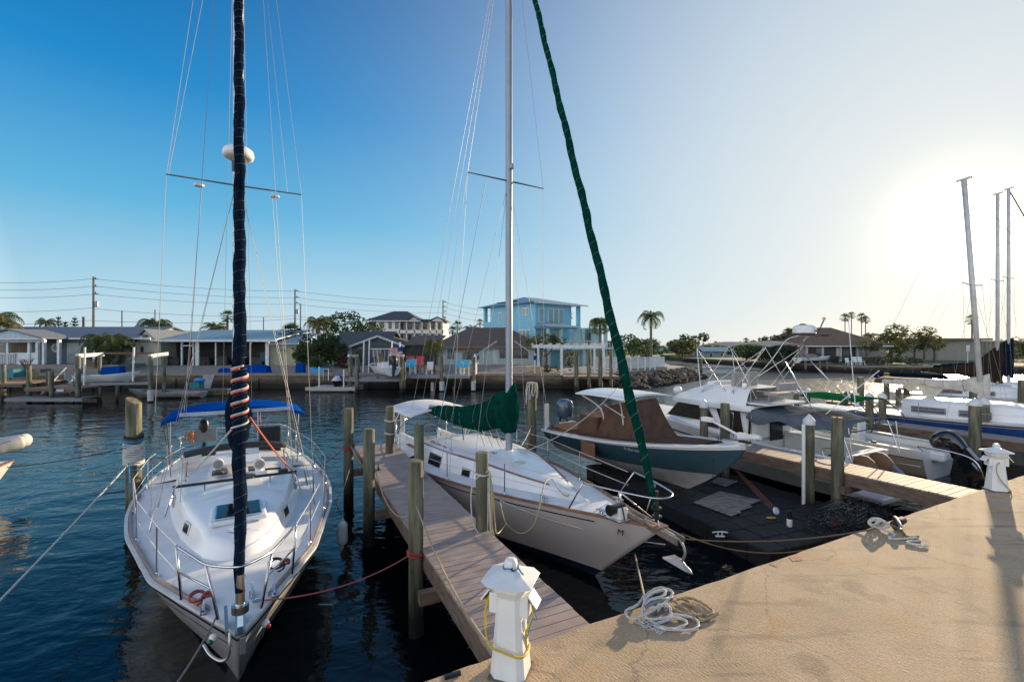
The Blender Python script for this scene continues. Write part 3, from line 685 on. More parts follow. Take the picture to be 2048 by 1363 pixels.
# jib sheets wound round the furled sail
def helix(z0, z1, turns, mat, r, rr, ph=0.0):
    pts = []
    n = int(turns * 20)
    for i in range(n + 1):
        z = z0 + (z1 - z0) * i / n; t = (z - ja.z) / (jb_.z - ja.z); p = ja.lerp(jb_, t); a = ph - 2 * pi * turns * i / n
        pts.append(p + V(cos(a), sin(a), 0) * rr)
    return pts
wr = helix(3.93, 3.36, 4.6, None, .012, .079)
end_r = V(-4.3, .95, 1.74); end_l = V(-4.4, -1.0, 1.72)
B().tube(wr, .012, 7).build('jib_sheet', M('rope_orange_red', (.62, .13, .07), .7), S1, smooth='all')
B().tube(cat_curve(wr[-1] + V(0, .05, .02), end_r, .05), .011, 7).build('jib_sheet', MATS['rope_orange_red'], S1, smooth='all')
wr = helix(3.96, 3.28, 5.4, None, .012, .079, .5)
B().tube(wr, .011, 7).build('jib_sheet', ROPEW, S1, smooth='all')
B().tube(cat_curve(wr[-1], end_l, .05), .010, 7).build('jib_sheet', ROPEW, S1, smooth='all')
# standing rigging
st = [((-MS, sd * .06, MH), (-MS - .10, sd * 1.07, spz + .04)) for sd in (1, -1)] + [((-MS - .10, sd * 1.07, spz + .04), (-MS - .15, sd * 1.30, 1.25)) for sd in (1, -1)] \
   + [((-MS, sd * .06, spz - .1), (-MS + .55, sd * 1.22, 1.27)) for sd in (1, -1)] + [((-MS, sd * .06, spz - .1), (-MS - .75, sd * 1.26, 1.25)) for sd in (1, -1)] \
   + [((-MS, 0, MH), (-10.9, sd * .4, 1.1)) for sd in (1, -1)] + [((-MS + .1, .04, MH), (-MS + .12, .04, 2.2)), ((-MS + .1, -.05, MH - 3), (-MS + .13, -.06, 2.0))] \
   + [((-MS - .06, -.55, spz), (-MS - .5, -.95, 1.4)), ((-MS - .06, .55, spz + .02), (-MS - .4, .95, 1.4)), ((-MS, .3, 12.5), (-MS - .06, .82, spz)), ((-MS, .3, 12.5), (-MS + .3, .9, 1.5)), ((-MS, -.2, 12.5), (-MS - .1, -1.05, spz)), ((-MS, -.2, 13.5), (-MS + .3, -.85, 1.4))]
for a_, c_ in st: B().tube([a_, c_], .0042, 5).build('stay', WIRE, S1)
for sd in (1, -1):
    for dx, yy in ((-.15, 1.30), (.55, 1.22), (-.75, 1.26)):
        top = Vector((-MS, sd * .06, spz)) if dx != -.15 else Vector((-MS - .1, sd * 1.07, spz))
        bt = Vector((-MS + dx, sd * yy, 1.22)); d = (top - bt).normalized()
        B().tube([bt, bt + d * .1, bt + d * .35], [.016, .016, .008], 7).build('turnbuckle', STEEL, S1)
# pulpit
zt = 1.98
pul = spline([(-1.02, -.60, zt), (-.68, -.44, zt - .01), (-.40, -.30, zt - .02), (-.22, -.14, zt - .01), (-.12, .0, zt), (-.22, .14, zt - .01), (-.40, .30, zt - .02), (-.68, .44, zt - .01), (-1.02, .60, zt)], 5)
b = B().tube(pul, .0145, 8)
for sd in (1, -1):
    b.tube([(-1.02, sd * .60, zt), (-.98, sd * .55, 1.40)], .0145, 8); b.tube([(-.40, sd * .30, zt - .02), (-.28, sd * .19, 1.43)], .0145, 8)
    b.tube([(-1.0, sd * .575, 1.70), (-.34, sd * .245, 1.72)], .011, 8)
b.build('bow_rail', STEEL, S1, smooth='all')
lifelines(h, S1, [2.05, 3.7, 5.5, 7.4, 9.2], ends=(lambda sd, k: V(-1.02, sd * .60, 1.40 + .58 * k), lambda sd, k: V(-10.6, sd * 1.2, 1.05 + .62 * k)))
b = B()
for sd in (1, -1): b.tube([(-10.9, sd * .3, 1.72), (-10.9, sd * 1.1, 1.72), (-10.2, sd * 1.32, 1.72), (-9.4, sd * 1.45, 1.70), (-9.4, sd * 1.45, 1.06)], .0145, 8); b.tube([(-10.9, sd * 1.05, 1.72), (-10.9, sd * 1.05, 1.05)], .0145, 8); b.tube([(-10.2, sd * 1.32, 1.72), (-10.2, sd * 1.32, 1.05)], .0145, 8)
b.build('stern_rail', STEEL, S1, smooth='all')
# stemhead, anchor roller, nav lamps, cleats
B().beam((-.30, .0, 1.415), (.06, 0, 1.40), .09, .012).build('stem_plate', STEEL, S1)
b = B(); b.tube(spline([(.02, -.09, 1.43), (.06, -.09, 1.34), (.06, -.10, 1.22), (-.01, -.16, 1.16), (-.13, -.25, 1.18), (-.25, -.31, 1.23)], 6), [.014] * 31, 8); b.beam((.03, -.11, 1.42), (-.42, -.13, 1.46), .03, .05); b.build('anchor', M('anchor_steel', (.5, .5, .5), .35, .9), S1, smooth=True)
b = B().box((.02, .02, 1.27), (.04, .05, .17)); b.build('bow_roller', MATS['galvanised'], S1, bevel=.01)
for sd, c_ in ((-1, (.02, .12, .08)), (1, (.35, .02, .02))):
    o = B().ell((-.35, sd * .235, 1.22), (.05, .04, .04), 12, 8).build('nav_lamp', WHITEP, S1, smooth='all'); B().ell((-.32, sd * .258, 1.205), (.038, .03, .028), 10, 6).build('lens', M('nav_%d' % sd, c_, .2), o, smooth='all')
for x_, y_ in ((-.62, .33), (-.62, -.33), (-.75, .12), (-9.9, 1.2), (-9.9, -1.2)):
    o = cleat(B(), .8).build('cleat', STEEL, S1, smooth=True); o.location = (x_, y_, h.sheer(-x_ / 11) + .02)
for x_, y_, s_ in ((-1.25, .40, 1), (-.85, -.40, .8)):
    pts = [V(x_ + .16 * s_ * cos(a) * (1 + .2 * sin(a * .7)), y_ + .09 * s_ * sin(a), 1.42 + .012 * a / 3) for a in [i * .35 for i in range(40)]]
    B().tube(pts, .011, 6).build('coiled_line', ROPEK if s_ == 1 else ROPER, S1, smooth='all')
    pts = [V(x_ + .02 + .07 * s_ * cos(a * 1.3), y_ + .09 + .06 * s_ * sin(a), 1.45 + .02 * sin(a * 2.1)) for a in [i * .35 for i in range(40)]]
    B().tube(pts, .012, 6).build('coiled_line', ROPER, S1, smooth='all')
B().lathe([(.045, 0), (.05, .008), (.03, .012)], c=(-.52, .16, 1.40), seg=14).build('deck_filler', STEEL, S1)
# cabin top fittings
for sd in (1, -1):
    v_ = loc(S1, G(436 if sd < 0 else 518, 925, 1.86)); zz = 1.62
    b = B().lathe([(.075, 0), (.075, .13)], c=(v_.x, v_.y, zz + .06), seg=16); b.ell((v_.x, v_.y, zz + .22), (.10, .10, .09), 14, 8)
    b.tube([(v_.x + .0, v_.y, zz + .23), (v_.x + .12, v_.y, zz + .235)], .1, 16); o = b.build('cowl_vent', WHITEP, S1, smooth=True)
    B().lathe([(.08, 0), (.08, .004)], seg=16).build('vent_mouth', M('vent_inside', (.35, .34, .33), .7), o); q = LAST[0]; q.location = (v_.x + .123, v_.y, zz + .235); q.rotation_euler = (0, radians(90), 0)
    slab(v_.x - .05, v_.y, zz + .03, .42, .3, .16, 'dorade_box', GEL)
    B().tube([(-5.0, sd * .82, 1.72), (-6.8, sd * .92, 1.74)], .015, 6).build('grab_rail', TEAK, S1)
    slab(-7.0, sd * .55, 1.78, .1, .26, .08, 'winch_base', BLACK)
    slab(-5.3, sd * .30, 1.735, .34, .26, .03, 'skylight', GLASSD)
slab(-6.2, 0, 1.79, 1.3, .82, .07, 'sliding_hatch', GEL)
b = B(); pts = [(-7.72 + .15 * (1 - abs(k / 8 - 1) ** 2), -1.05 + 2.1 * k / 16, 1.66 + .13 * (1 - abs(k / 8 - 1) ** 2)) for k in range(17)]; b.tube(pts, .05, 8, squash=1.5); b.build('dodger_roll', M('dark_grey_canvas', (.03, .033, .04), .8), S1, smooth='all')
b = B()
for i in range(46): a = i * .9; b.tube([(-4.25 + .12 * sin(a * 1.3), .10 + .16 * cos(a), 1.80 + .10 * abs(sin(a * .7))), (-4.22 + .12 * sin(a * 1.3 + 1.1), .10 + .15 * cos(a + 1), 1.80 + .10 * abs(sin(a * .7 + .8)))], .007, 5)
b.build('tangled_line', M('line_dark', (.10, .10, .10), .8), S1)
b = B(); b.tube(cat_curve((-4.4, -.8, 1.8), (-4.3, .1, 1.84), .02), .008, 6); b.tube([(-4.9, .45, 1.78), (-4.85, .72, 1.78)], .02, 6); b.build('winch_handle', BLACK, S1)
# bimini, cockpit
bim = bimini(S1, -8.9, -10.7, 1.60, 2.30, BLUE, crown=.24, arch=2.4, valance=.10)
B().beam((-8.86, -1.25, 2.44), (-8.84, 1.25, 2.44), .012, .09).build('bimini_window', M('vinyl_clear', (.55, .6, .68), .3), S1)
for sd in (1, -1):
    for x_ in (-8.95, -9.8, -10.6): B().tube([(-9.7, sd * 1.5, 1.1), (x_, sd * 1.58, 2.25)], .0125, 7).build('bimini_frame', STEEL, S1)
    B().tube([(-8.95, sd * 1.5, 2.3), (-7.7, sd * 1.3, 1.2)], .008, 5).build('bimini_strap', ROPEK, S1)
b = B().lathe([(.10, .35), (.09, .9), (.13, 1.0), (.12, 1.15), (.05, 1.2)], c=(-9.0, 0, 0), seg=12); b.build('helm_pedestal', WHITEP, S1, smooth=True)
pts = [(-9.15, .42 * cos(a), 1.15 + .42 * sin(a)) for a in [i * 2 * pi / 28 for i in range(29)]]; B().tube(pts, .015, 6).build('steering_wheel', STEEL, S1, smooth='all')
slab(-9.4, .78, 1.52, .3, .55, .75, 'black_cover', BLACK, (0, 0, 0), bev=.04)
ob = outboard(S1, V(-10.7, -.82, 1.65), pi, .62, cowl=BLACK); slab(-10.55, -.78, 1.60, .04, .55, .36, 'motor_board', M('board_grey', (.35, .35, .36), .7), bev=.005)
pts = [V(-10.4 + .03 * sin(i), -1.12 + .07 * cos(i * .9), 1.62 + .16 * sin(i * .55)) for i in range(60)]; B().tube(pts, .012, 5).build('orange_line', M('orange_rope', (.75, .25, .04), .7), S1, smooth='all')
b = B().tube([(-10.95, .55, 1.3), (-11.05, .55, 2.35)], .012, 6); fl = b.build('flag_staff', STEEL, S1)
def flag(parent, w, hh, at, droop=.6, rot=(0, 0, 0)):
    red, wh, bl = M('flag_red', (.42, .02, .03), .8), M('flag_white', (.7, .68, .66), .8), M('flag_blue', (.02, .04, .16), .8)
    n = 12; 
    def pt(a, c): return (a * w * (1 - droop * .5), .03 * sin(a * 9) * (1 if a > 0 else 0) * w * 2, hh * c - droop * w * a ** 1.5 * .55 + .015 * sin(a * 11))
    for k in range(3):
        b = B()
        if k < 2:
            for j in range(13):
                if j % 2 != k: continue
                c1, c0 = 1 - j / 13, 1 - (j + 1) / 13
                b.grid([[pt(i / n, c0) for i in range(n + 1)], [pt(i / n, c1) for i in range(n + 1)]])
        else:
            off = lambda p, d: (p[0], p[1] + d, p[2])
            for d in (.004, -.004): b.grid([[off(pt(i / n * .42, .46), d) for i in range(n + 1)], [off(pt(i / n * .42, 1), d) for i in range(n + 1)]])
        o = b.build(('red_stripes', 'white_stripes', 'blue_canton')[k], (red, wh, bl)[k], parent, smooth='all'); o.location = at; o.rotation_euler = rot
flag(fl, .5, .34, (-11.05, .55, 1.95), 1.5, (0, 0, radians(120)))
# fenders
FEND = M('fender_white', (.72, .71, .68), .45, col2=(.6, .58, .54))
def fender(root, p, L=.5, r=.11, top=None):
    o = B().lathe([(.02, -.06), (.03, -.01), (r * .45, .0), (r * .8, .03), (r * .97, .07), (r, .11), (r, L * .5), (r, L - .11), (r * .97, L - .07), (r * .8, L - .03), (r * .45, L), (.03, L + .01), (.02, L + .06)], c=p, seg=20).build('fender', FEND, root, smooth=True)
    if top: B().tube([V(*p) + V(0, 0, L + .04), top], .006, 5).build('fender_line', ROPEK, o)
    return o
fp = loc(S1, A(666, 1040, 8.9)); 
fender(S1, (fp.x, 1.74, .30), .46, .10, V(fp.x, 1.62, 1.16))
# mooring lines of this boat
def line(label, a, c, sag, mat, r=.009, name='mooring_line', n=20):
    o = B().tube(cat_curve(a, c, sag, n), r, 6).build(name, mat, None, smooth='all'); return tag(o, label, 'mooring line', 'mooring lines')
line('red line from the bow of the left sailboat to the tall greenish piling', G(518, 1200, 1.42), V(-1.42, 6.60, 1.22), .14, M('rope_pink', (.46, .10, .10), .75))
line('grey line from the left sailboat bow down to the bottom edge of the picture', G(432, 1234, 1.42), G(322, 1370, 1.35) + V(.12, -.02, 0), .03, M('rope_grey', (.22, .17, .17), .8))
line('thin dark line from the bow of the left sailboat back to the far piling', G(520, 1210, 1.4), G(700, 935, 1.3), .5, ROPET, .006)
line('red line from the stern rail of the left sailboat to the outermost pier piling', loc(S1, (0, 0, 0)) * 0 + G(640, 930, 1.3), G(697, 880, 1.55), .1, ROPER, .011)
# ================================================================ centre sailboat (green covers)
bd = Vector((.527, -.85)); rz = atan2(bd.y, bd.x)
S2 = thing('sailboat', 'white sailboat with green boom cover and green furled jib, beside the near pier', 'sailboat', (2.31, 7.10, 0), rz, 'sailboats moored in the marina')
HULLC = M('hull_cream', (.60, .545, .51), .22, col2=(.55, .50, .47), scale=1.0, coat=.25)
hb2 = lut([(0, .02), (.05, .2), (.14, .52), (.25, .92), (.4, 1.38), (.54, 1.62), (.68, 1.64), (.85, 1.42), (1, 1.0)])
h2 = Hull(10.4, hb2, lambda u: 1.02 + .34 * (1 - u) ** 1.8, keel=-.5, rake=2.1, srake=.8, pw=(.8, .34), stemp=1.0)
tidy(h2.side().build('hull', HULLC, S2, smooth=True)); tidy(h2.transom().build('transom', HULLC, S2))
tidy(h2.side(.27, .365, .0, 1, .004, nv=3).build('boot_stripe', NAVYP, S2))
tidy(h2.side(.375, .388, .0, 1, .004, nv=1).build('boot_line', M('line_pale', (.6, .6, .58), .4), S2))
tidy(h2.side(.925, .94, .10, 1, .004, nv=1).build('sheer_stripe', NAVYP, S2))
tidy(h2.deck(.02, camber=.05, u1=.72).build('deck', DECK, S2, smooth=True))
dk = B()
for sd in (1, -1):
    rows = []
    for i in range(13):
        u = .72 + .28 * i / 12; w = h2.hb(u) - .02; z = h2.sheer(u)
        rows.append([(-u * 10.4, sd * w, z - .015), (-u * 10.4, sd * .74, z + .22), (-u * 10.4, sd * .62, z + .22), (-u * 10.4, sd * .60, z - .22), (-u * 10.4, sd * .35, z - .22), (-u * 10.4, sd * .34, z - .6), (-u * 10.4, 0, z - .6)])
    dk.grid(rows)
tidy(dk.build('cockpit', DECK, S2))
tidy(h2.rail(-.012, .012, .055, .04).build('toe_rail', TEAK, S2))
base = [(1.9, .10), (2.6, .36), (3.4, .62), (4.4, .88), (5.4, 1.06), (6.4, 1.14), (7.5, 1.15)]
def lv2(ins, dz): return [(s_ + (ins * 2.0 if i == 0 else 0), max(w_ - ins, .04), h2.sheer(s_ / 10.4) + .02 + dz * min(1, .25 + .75 * (s_ - 1.9) / 2.8)) for i, (s_, w_) in enumerate(base)]
tidy(trunk([lv2(-.04, -.04), lv2(.02, .14), lv2(.06, .30), lv2(.10, .37), lv2(.18, .41)], .10).build('coachroof', GEL, S2, smooth='all'))
# teak handrails along the coachroof edge
for sd in (1, -1):
    pts = [(-s_, sd * (w_ - .12), h2.sheer(s_ / 10.4) + .02 + .39 * min(1, .25 + .75 * (s_ - 1.9) / 2.8)) for s_, w_ in base[1:]]
    B().tube(spline(pts, 5), .018, 6, squash=1.3).build('teak_moulding', TEAK, S2)
    pts = [(-(5.7 + .1 * i), sd * .86, 1.49 + (.045 if i % 4 else .0)) for i in range(17)]
    B().tube(pts, .016, 6).build('grab_rail', TEAK, S2)
def win2(px, py, w_, h_, sd=-1, name='portlight', z=1.22, yy=1.1):
    p = loc(S2, G(px, py, z)); u = -p.x
    w = lut([(s_ / 12., q) for s_, q in base])(u / 12.)
    o = B().box((0, 0, 0), (w_ + .05, .02, h_ + .05)).build(name, STEEL if name == 'portlight' else BLACK, S2, bevel=.015)
    slope = (lut([(s_ / 12., q) for s_, q in base])((u + .2) / 12.) - lut([(s_ / 12., q) for s_, q in base])((u - .2) / 12.)) / .4
    o.location = (p.x, sd * (w - .004), z); o.rotation_euler = (sd * radians(-14) * -1, 0, -sd * math.atan(slope) * -1 * -1)
    g = B().box((0, 0, 0), (w_, .03, h_)).build('glass', GLASSD, o, bevel=.02); return o
for sd in (-1, 1):
    win2(867, 920, .62, .26, sd, 'cabin_window', 1.22); win2(935, 944, .30, .15, sd, z=1.23); win2(993, 953, .24, .12, sd, z=1.25)
B().box((0, 0, 0), (.95, .70, .05)).build('sliding_hatch', GEL, S2, bevel=.012); o = LAST[0]; o.location = (-6.6, 0, 1.57)
B().box((0, 0, 0), (.85, .75, .05)).build('fore_hatch', GEL, S2, bevel=.012); o = LAST[0]; o.location = (-5.45, .0, 1.575)
m2 = loc(S2, G(1018, 908, 1.50)); MS2 = -m2.x; MY2 = m2.y
GREYM = M('mast_blue_grey', (.30, .33, .36), .4, .3, col2=(.26, .29, .33))
B().lathe([(.085, 1.4), (.085, 15.2)], c=(-MS2, MY2, 0), seg=16).build('mast', GREYM, S2, smooth=True)
B().lathe([(.19, 1.49), (.18, 1.52), (.12, 1.57), (.09, 1.6)], c=(-MS2, MY2, 0), seg=20).build('mast_collar', WHITEP, S2, smooth=True)
B().lathe([(.092, 1.52), (.092, 1.60)], c=(-MS2, MY2, 0), seg=16).build('mast_boot', ROPEB, S2)
# boom swung to the near side
be = loc(S2, A(860, 824, 14.0)); dirb = (be - V(-MS2, MY2, 0)); dirb.z = 0
boom_cover(S2, MY2, -MS2, dirb, dirb.length, [(0, 3.26), (.05, 3.1), (.16, 2.98), (.28, 2.72), (.5, 2.52), (.8, 2.42), (1, 2.32)], [(0, 2.06), (.06, 1.98), (.14, 2.10), (.3, 1.93), (.5, 1.90), (.8, 2.0), (1, 2.12)], GREEN, w0=.20, bulge=1.3)
B().tube([(-MS2, MY2, 2.25), (be.x, be.y, 2.32)], .055, 10).build('boom', GREYM, S2)
B().tube([(be.x * .97 - .1, be.y * .97, 2.3), (be.x - .18, be.y, 1.35)], .02, 6).build('mainsheet', WIRE, S2)
B().tube([V(-MS2, MY2, 2.2).lerp(V(be.x, be.y, 2.25), .55), V(-MS2 - 1.7, MY2 * .5 - .3, 1.5)], .014, 6).build('boom_vang', BLACK, S2)
for q in range(6):
    a_ = V(-MS2, MY2, 1.62) + V(-.1, -.05, 0); B().tube(cat_curve(V(-MS2, MY2, 2.3).lerp(V(be.x, be.y, 2.3), .18 + .04 * q), a_ + V(-.25 * q * .4, -.06 * q, 0), .05), .007, 5).build('halyard', MATS['line_dark'] if q % 2 else ROPEW, S2)
spz = 8.2
for sd in (1, -1):
    B().tube([(-MS2, MY2, spz), (-MS2 - .08, MY2 + sd * 1.09, spz + .03)], [.035, .02], 8, squash=.5).build('spreader', M('spar_dark', (.20, .21, .22), .4, .3), S2)
B().lathe([(.03, 0), (.06, .02), (.06, .10), (.03, .14)], c=(-MS2 + .12, MY2, 8.45), seg=12).build('steaming_light', GREYM, S2)
furled((-.10, 0, 1.60), (-MS2 + .1, MY2, 15.0), lambda t: (.045 + .04 * min(1, t / .12)) * (1 - .45 * t), S2, GREEN, wrapmat=M('cord_pale_green', (.22, .34, .28), .7), tw=4, lines=62)
B().lathe([(.03, -.18), (.035, -.12), (.075, -.115), (.078, -.08), (.04, -.075), (.04, .02), (.078, .025), (.078, .05), (.035, .06), (.03, .3)], c=(-.11, 0, 1.62), seg=18).build('furler_drum', M('furler_black', (.05, .05, .055), .3, .6), S2, smooth=True)
B().tube([(-.05, 0, 1.33), (-.10, 0, 1.5)], .018, 8).build('toggle', STEEL, S2)
for sd in (1, -1):
    st = [((-MS2, MY2 + sd * .05, 15.1), (-MS2 - .08, MY2 + sd * 1.09, spz + .03)), ((-MS2 - .08, MY2 + sd * 1.09, spz + .03), (-MS2 - .1, sd * 1.33, 1.15)),
          ((-MS2, MY2 + sd * .05, spz - .15), (-MS2 + .7, sd * 1.15, 1.18)), ((-MS2, MY2 + sd * .05, spz - .15), (-MS2 - .8, sd * 1.3, 1.12)),
          ((-MS2, MY2, 15.1), (-10.2, sd * .2, 1.05))]
    for a_, c_ in st: B().tube([a_, c_], .0042, 5).build('stay', WIRE, S2)
B().tube([(-MS2 - .05, MY2 - .60, spz), (-MS2 - 1.7, -1.0, 1.7)], .008, 5).build('flag_halyard', M('halyard_teal', (.12, .32, .40), .6), S2)
B().tube([(-MS2 - .1, MY2, 15), (-9.2, -.9, 1.2)], .005, 5).build('stay', WIRE, S2)
# pulpit and lifelines
zt = 1.88
pul = spline([(-1.15, -.60, zt), (-.8, -.52, zt), (-.35, -.38, zt), (.0, -.22, zt), (.12, 0, zt), (.0, .22, zt), (-.35, .38, zt), (-.8, .52, zt), (-1.15, .60, zt)], 6)
b = B().tube(pul, .0145, 8)
for sd in (1, -1):
    b.tube([(-1.15, sd * .60, zt), (-1.55, sd * .58, 1.33)], .0145, 8); b.tube([(-.5, sd * .42, zt), (-.55, sd * .24, 1.36)], .0145, 8)
b.tube([(-.5, -.42, zt), (-.30, .15, 1.38)], .0145, 8)
b.build('bow_rail', STEEL, S2, smooth='all')
lifelines(h2, S2, [3.1, 4.9, 6.6, 8.3], ends=(lambda sd, k: V(-1.3, sd * .60, 1.35 + .5 * k), lambda sd, k: V(-9.9, sd * 1.0, 1.02 + .62 * k)))
b = B()
for sd in (1, -1):
    b.tube([(-10.3, sd * .5, 1.68), (-10.2, sd * .95, 1.68), (-9.3, sd * 1.2, 1.66), (-9.3, sd * 1.2, 1.03)], .0145, 8); b.tube([(-10.2, sd * .9, 1.68), (-10.2, sd * .9, 1.03)], .0145, 8)
b.build('stern_rail', STEEL, S2, smooth='all')
# white hard-looking bimini
bimini(S2, -8.1, -10.3, 1.12, 2.12, M('white_canvas', (.74, .73, .72), .7, bump=.004, bscale=6), crown=.18, arch=2.0, valance=.05, sag=.03)
for sd in (1, -1):
    for x_ in (-8.1, -9.2, -10.2): B().tube(spline([(-9.3, sd * 1.18, 1.05), (-9.3 + (x_ + 9.3) * .5, sd * 1.25, 1.7), (x_, sd * 1.1, 2.12)], 5), .0125, 7).build('bimini_frame', STEEL, S2)
B().box((-10.15, -.7, 1.65), (.1, .14, .75)).build('life_sling', M('white_bag', (.7, .7, .7), .7), S2, bevel=.03)
pts = [(-9.5, .38 * cos(a), 1.2 + .38 * sin(a)) for a in [i * 2 * pi / 28 for i in range(29)]]; B().tube(pts, .014, 6).build('steering_wheel', STEEL, S2, smooth='all')
for sd in (1, -1):
    B().lathe([(.07, 0), (.06, .06), (.075, .08), (.06, .14), (.05, .16)], c=(-8.0, sd * .85, 1.28), seg=14).build('winch', STEEL, S2, smooth=True)
    B().box((-8.3, sd * 1.0, 1.18), (.9, .12, .03)).build('teak_seat_edge', TEAK, S2, bevel=.01)
# foredeck gear
g = loc(S2, G(1236, 1028, 1.42))
b = B().tube([(g.x, g.y - .14, 1.52), (g.x, g.y + .12, 1.52)], .075, 14); b.tube([(g.x, g.y - .2, 1.52), (g.x, g.y - .17, 1.52)], .09, 14)
b.build('windlass_drum', BLACK, S2, smooth=True); B().box((g.x, g.y + .02, 1.45), (.22, .2, .2)).build('windlass', WHITEP, S2, bevel=.03)
B().box((g.x, g.y, 1.372), (.38, .34, .014)).build('windlass_plate', STEEL, S2)
for sd in (1, -1):
    B().beam((-.75, sd * .075, 1.41), (.34, sd * .075, 1.30), .02, .10).build('roller_cheek', M('weathered_steel', (.36, .31, .27), .5, .5, col2=(.24, .19, .15), scale=14), S2)
b = B(); b.tube(spline([(-.35, 0, 1.41), (.2, 0, 1.34), (.36, 0, 1.27), (.41, 0, 1.15), (.36, 0, 1.02)], 6), [.02] * 25, 8)
b.add([(.33, 0, 1.05), (.12, -.13, .99), (.0, 0, .94), (.12, .13, .99), (.46, -.06, .92), (.46, .06, .92), (.55, 0, .90), (.25, 0, 1.03)], ((0, 1, 2), (0, 2, 3), (1, 0, 4), (0, 3, 5), (0, 6, 4), (0, 5, 6), (2, 1, 4), (2, 4, 6), (2, 6, 5), (2, 5, 3)))
b.build('anchor', M('galv_anchor', (.42, .41, .40), .5, .6), S2)
b = B().tube([(-.72, 0, 1.45), (g.x + .1, g.y + .02, 1.5)], .012, 6); b.build('anchor_chain', MATS['galvanised'], S2)
for x_, y_ in ((-1.35, .42), (-1.0, -.33), (-2.25, -.62), (-4.0, .0), (-9.8, .9)):
    o = cleat(B(), .75).build('cleat', STEEL, S2, smooth=True); o.location = (x_, y_, h2.sheer(-x_ / 10.4) + .03 + (.2 if y_ == 0 else 0)); o.rotation_euler = (0, 0, 0)
B().box((.0, 0, 1.385), (.34, .26, .03)).build('bowsprit_pad', TEAK, S2, bevel=.005); LAST[0].location = (-.16, 0, 0)
c = loc(S2, G(990, 912, 1.52)); b = B()
for i in range(26): a = i * 1.1; b.tube([(c.x + .1 * sin(a), c.y + .09 * cos(a * 1.3), 1.56 + .05 * abs(sin(a * .6))), (c.x + .1 * sin(a + 1.2), c.y + .09 * cos(a * 1.3 + 1.5), 1.56 + .05 * abs(sin(a * .6 + 1)))], .013, 5)
b.build('red_line_bundle', ROPER, S2)
c = loc(S2, G(1010, 925, 1.50)); B().lathe([(.13, 0), (.12, .03), (.05, .05), (.01, .055)], c=(c.x, c.y, 1.515), seg=20).build('deck_prism', STEEL, S2, smooth='all')
c = loc(S2, G(1040, 930, 1.50))
for i in range(3): B().tube([(c.x + .07 * cos(a), c.y + .12 * sin(a), 1.53 + .02 * i) for a in [k * 2 * pi / 16 for k in range(17)]], .012, 6).build('coiled_line', ROPEW, S2, smooth='all')
c = loc(S2, G(1030, 1000, 1.3)); b = B()
for i in range(7): x0 = -3.6; b.tube([(x0 + .03 * sin(i), -1.12 + .05 * cos(i * 2), 1.85), (x0 + .08 * sin(i * 2), -1.12 + .03 * cos(i), 1.35)], .008, 5)
b.build('hanging_line', ROPEW, S2)
# hose looping over the deck
hz = [loc(S2, p) for p in (G(1000, 1005, 1.5), G(1012, 1045, 1.2), G(1040, 1066, 1.0), G(1065, 1052, 1.1), G(1078, 1015, 1.35), G(1088, 970, 1.6), G(1102, 956, 1.62), G(1118, 978, 1.42), G(1132, 991, 1.33), G(1148, 983, 1.33))]
B().tube(spline(hz, 8), .011, 6).build('yellow_hose', M('hose_yellow', (.42, .36, .14), .6), S2, smooth='all')
# emblem
em = loc(S2, G(1236, 1060, 1.26)); u_ = -em.x / 10.4
pA = h2.pt(u_, .90, -1); dd = (h2.pt(u_ - .02, .90, -1) - h2.pt(u_ + .02, .90, -1)); ang = atan2(dd.y, dd.x)
text('M', 'emblem', .15, NAVYP, S2, (pA.x, pA.y - .02, pA.z - .07), (radians(90) + radians(14), 0, ang), .002, 'CENTER', .25)
line('long grey line from the centre sailboat bow across the water to the knotted quay cleat', loc(S2, S2.location) + G(1340, 1074, 1.25), G(1752, 1056, 1.47), .12, MATS['rope_dark'], .012)
line('slack tan line from the bow anchor past the black floating dock to the quay cleat', G(1362, 1066, 1.22), G(1745, 1056, 1.44), .34, MATS['rope_dark'], .011)
line('pale rope from the rope heap up to the white sailboat bow', G(1291, 1203, 1.5), G(1270, 1108, .95), .0, ROPET, .012)
line('grey line from the anchor of the centre sailboat back along its hull side', G(1330, 1088, 1.0), G(1000, 1000, 1.15), .12, ROPEW, .009)
# ================================================================ teal centre console boat on the floating dock
bd = Vector((.5, -.866)); rz = atan2(bd.y, bd.x)
T = thing('fishing_boat', 'teal hulled centre console boat under brown covers, bow on the black floating dock', 'motorboat', (5.37, 10.6, 0), rz, 'motorboats in the marina')
hb3 = lut([(0, .03), (.06, .38), (.15, .72), (.3, 1.02), (.5, 1.18), (1, 1.16)])
h3 = Hull(6.7, hb3, lambda u: 1.28 + .60 * (1 - u) ** 1.6, keel=lambda u: .40 + .02 * u, rake=1.7, srake=0, pw=(1.25, .5), kr=.45, stemp=1.5)
TEAL = M('teal_gelcoat', (.050, .105, .135), .25, col2=(.043, .092, .12), coat=.25); CRM = M('cream_gelcoat', (.52, .48, .45), .3)
tidy(h3.side(0, .42).build('hull', CRM, T, smooth=True)); tidy(h3.side(.42, .93).build('topside', TEAL, T, smooth=True)); tidy(h3.side(.93, 1).build('gunwale', GEL, T, smooth=True))
tidy(h3.transom().build('transom', GEL, T)); tidy(h3.side(.415, .435, .02, 1, .012, nv=1).build('chine', CRM, T))
tidy(h3.rail(-.02, .0, .24, .05).build('gunwale_cap', GEL, T, smooth=True)); tidy(h3.deck(.1, -.03, .0, 0, .22).build('foredeck', GEL, T, smooth=True))
tidy(h3.deck(.16, -.0, .07, .14, 1.0).build('cockpit_cover', BROWN, T, smooth=True))
for k in range(3): tidy(h3.side(.10 + .1 * k, .115 + .1 * k, .12, 1, .01, nv=1).build('strake', CRM, T))
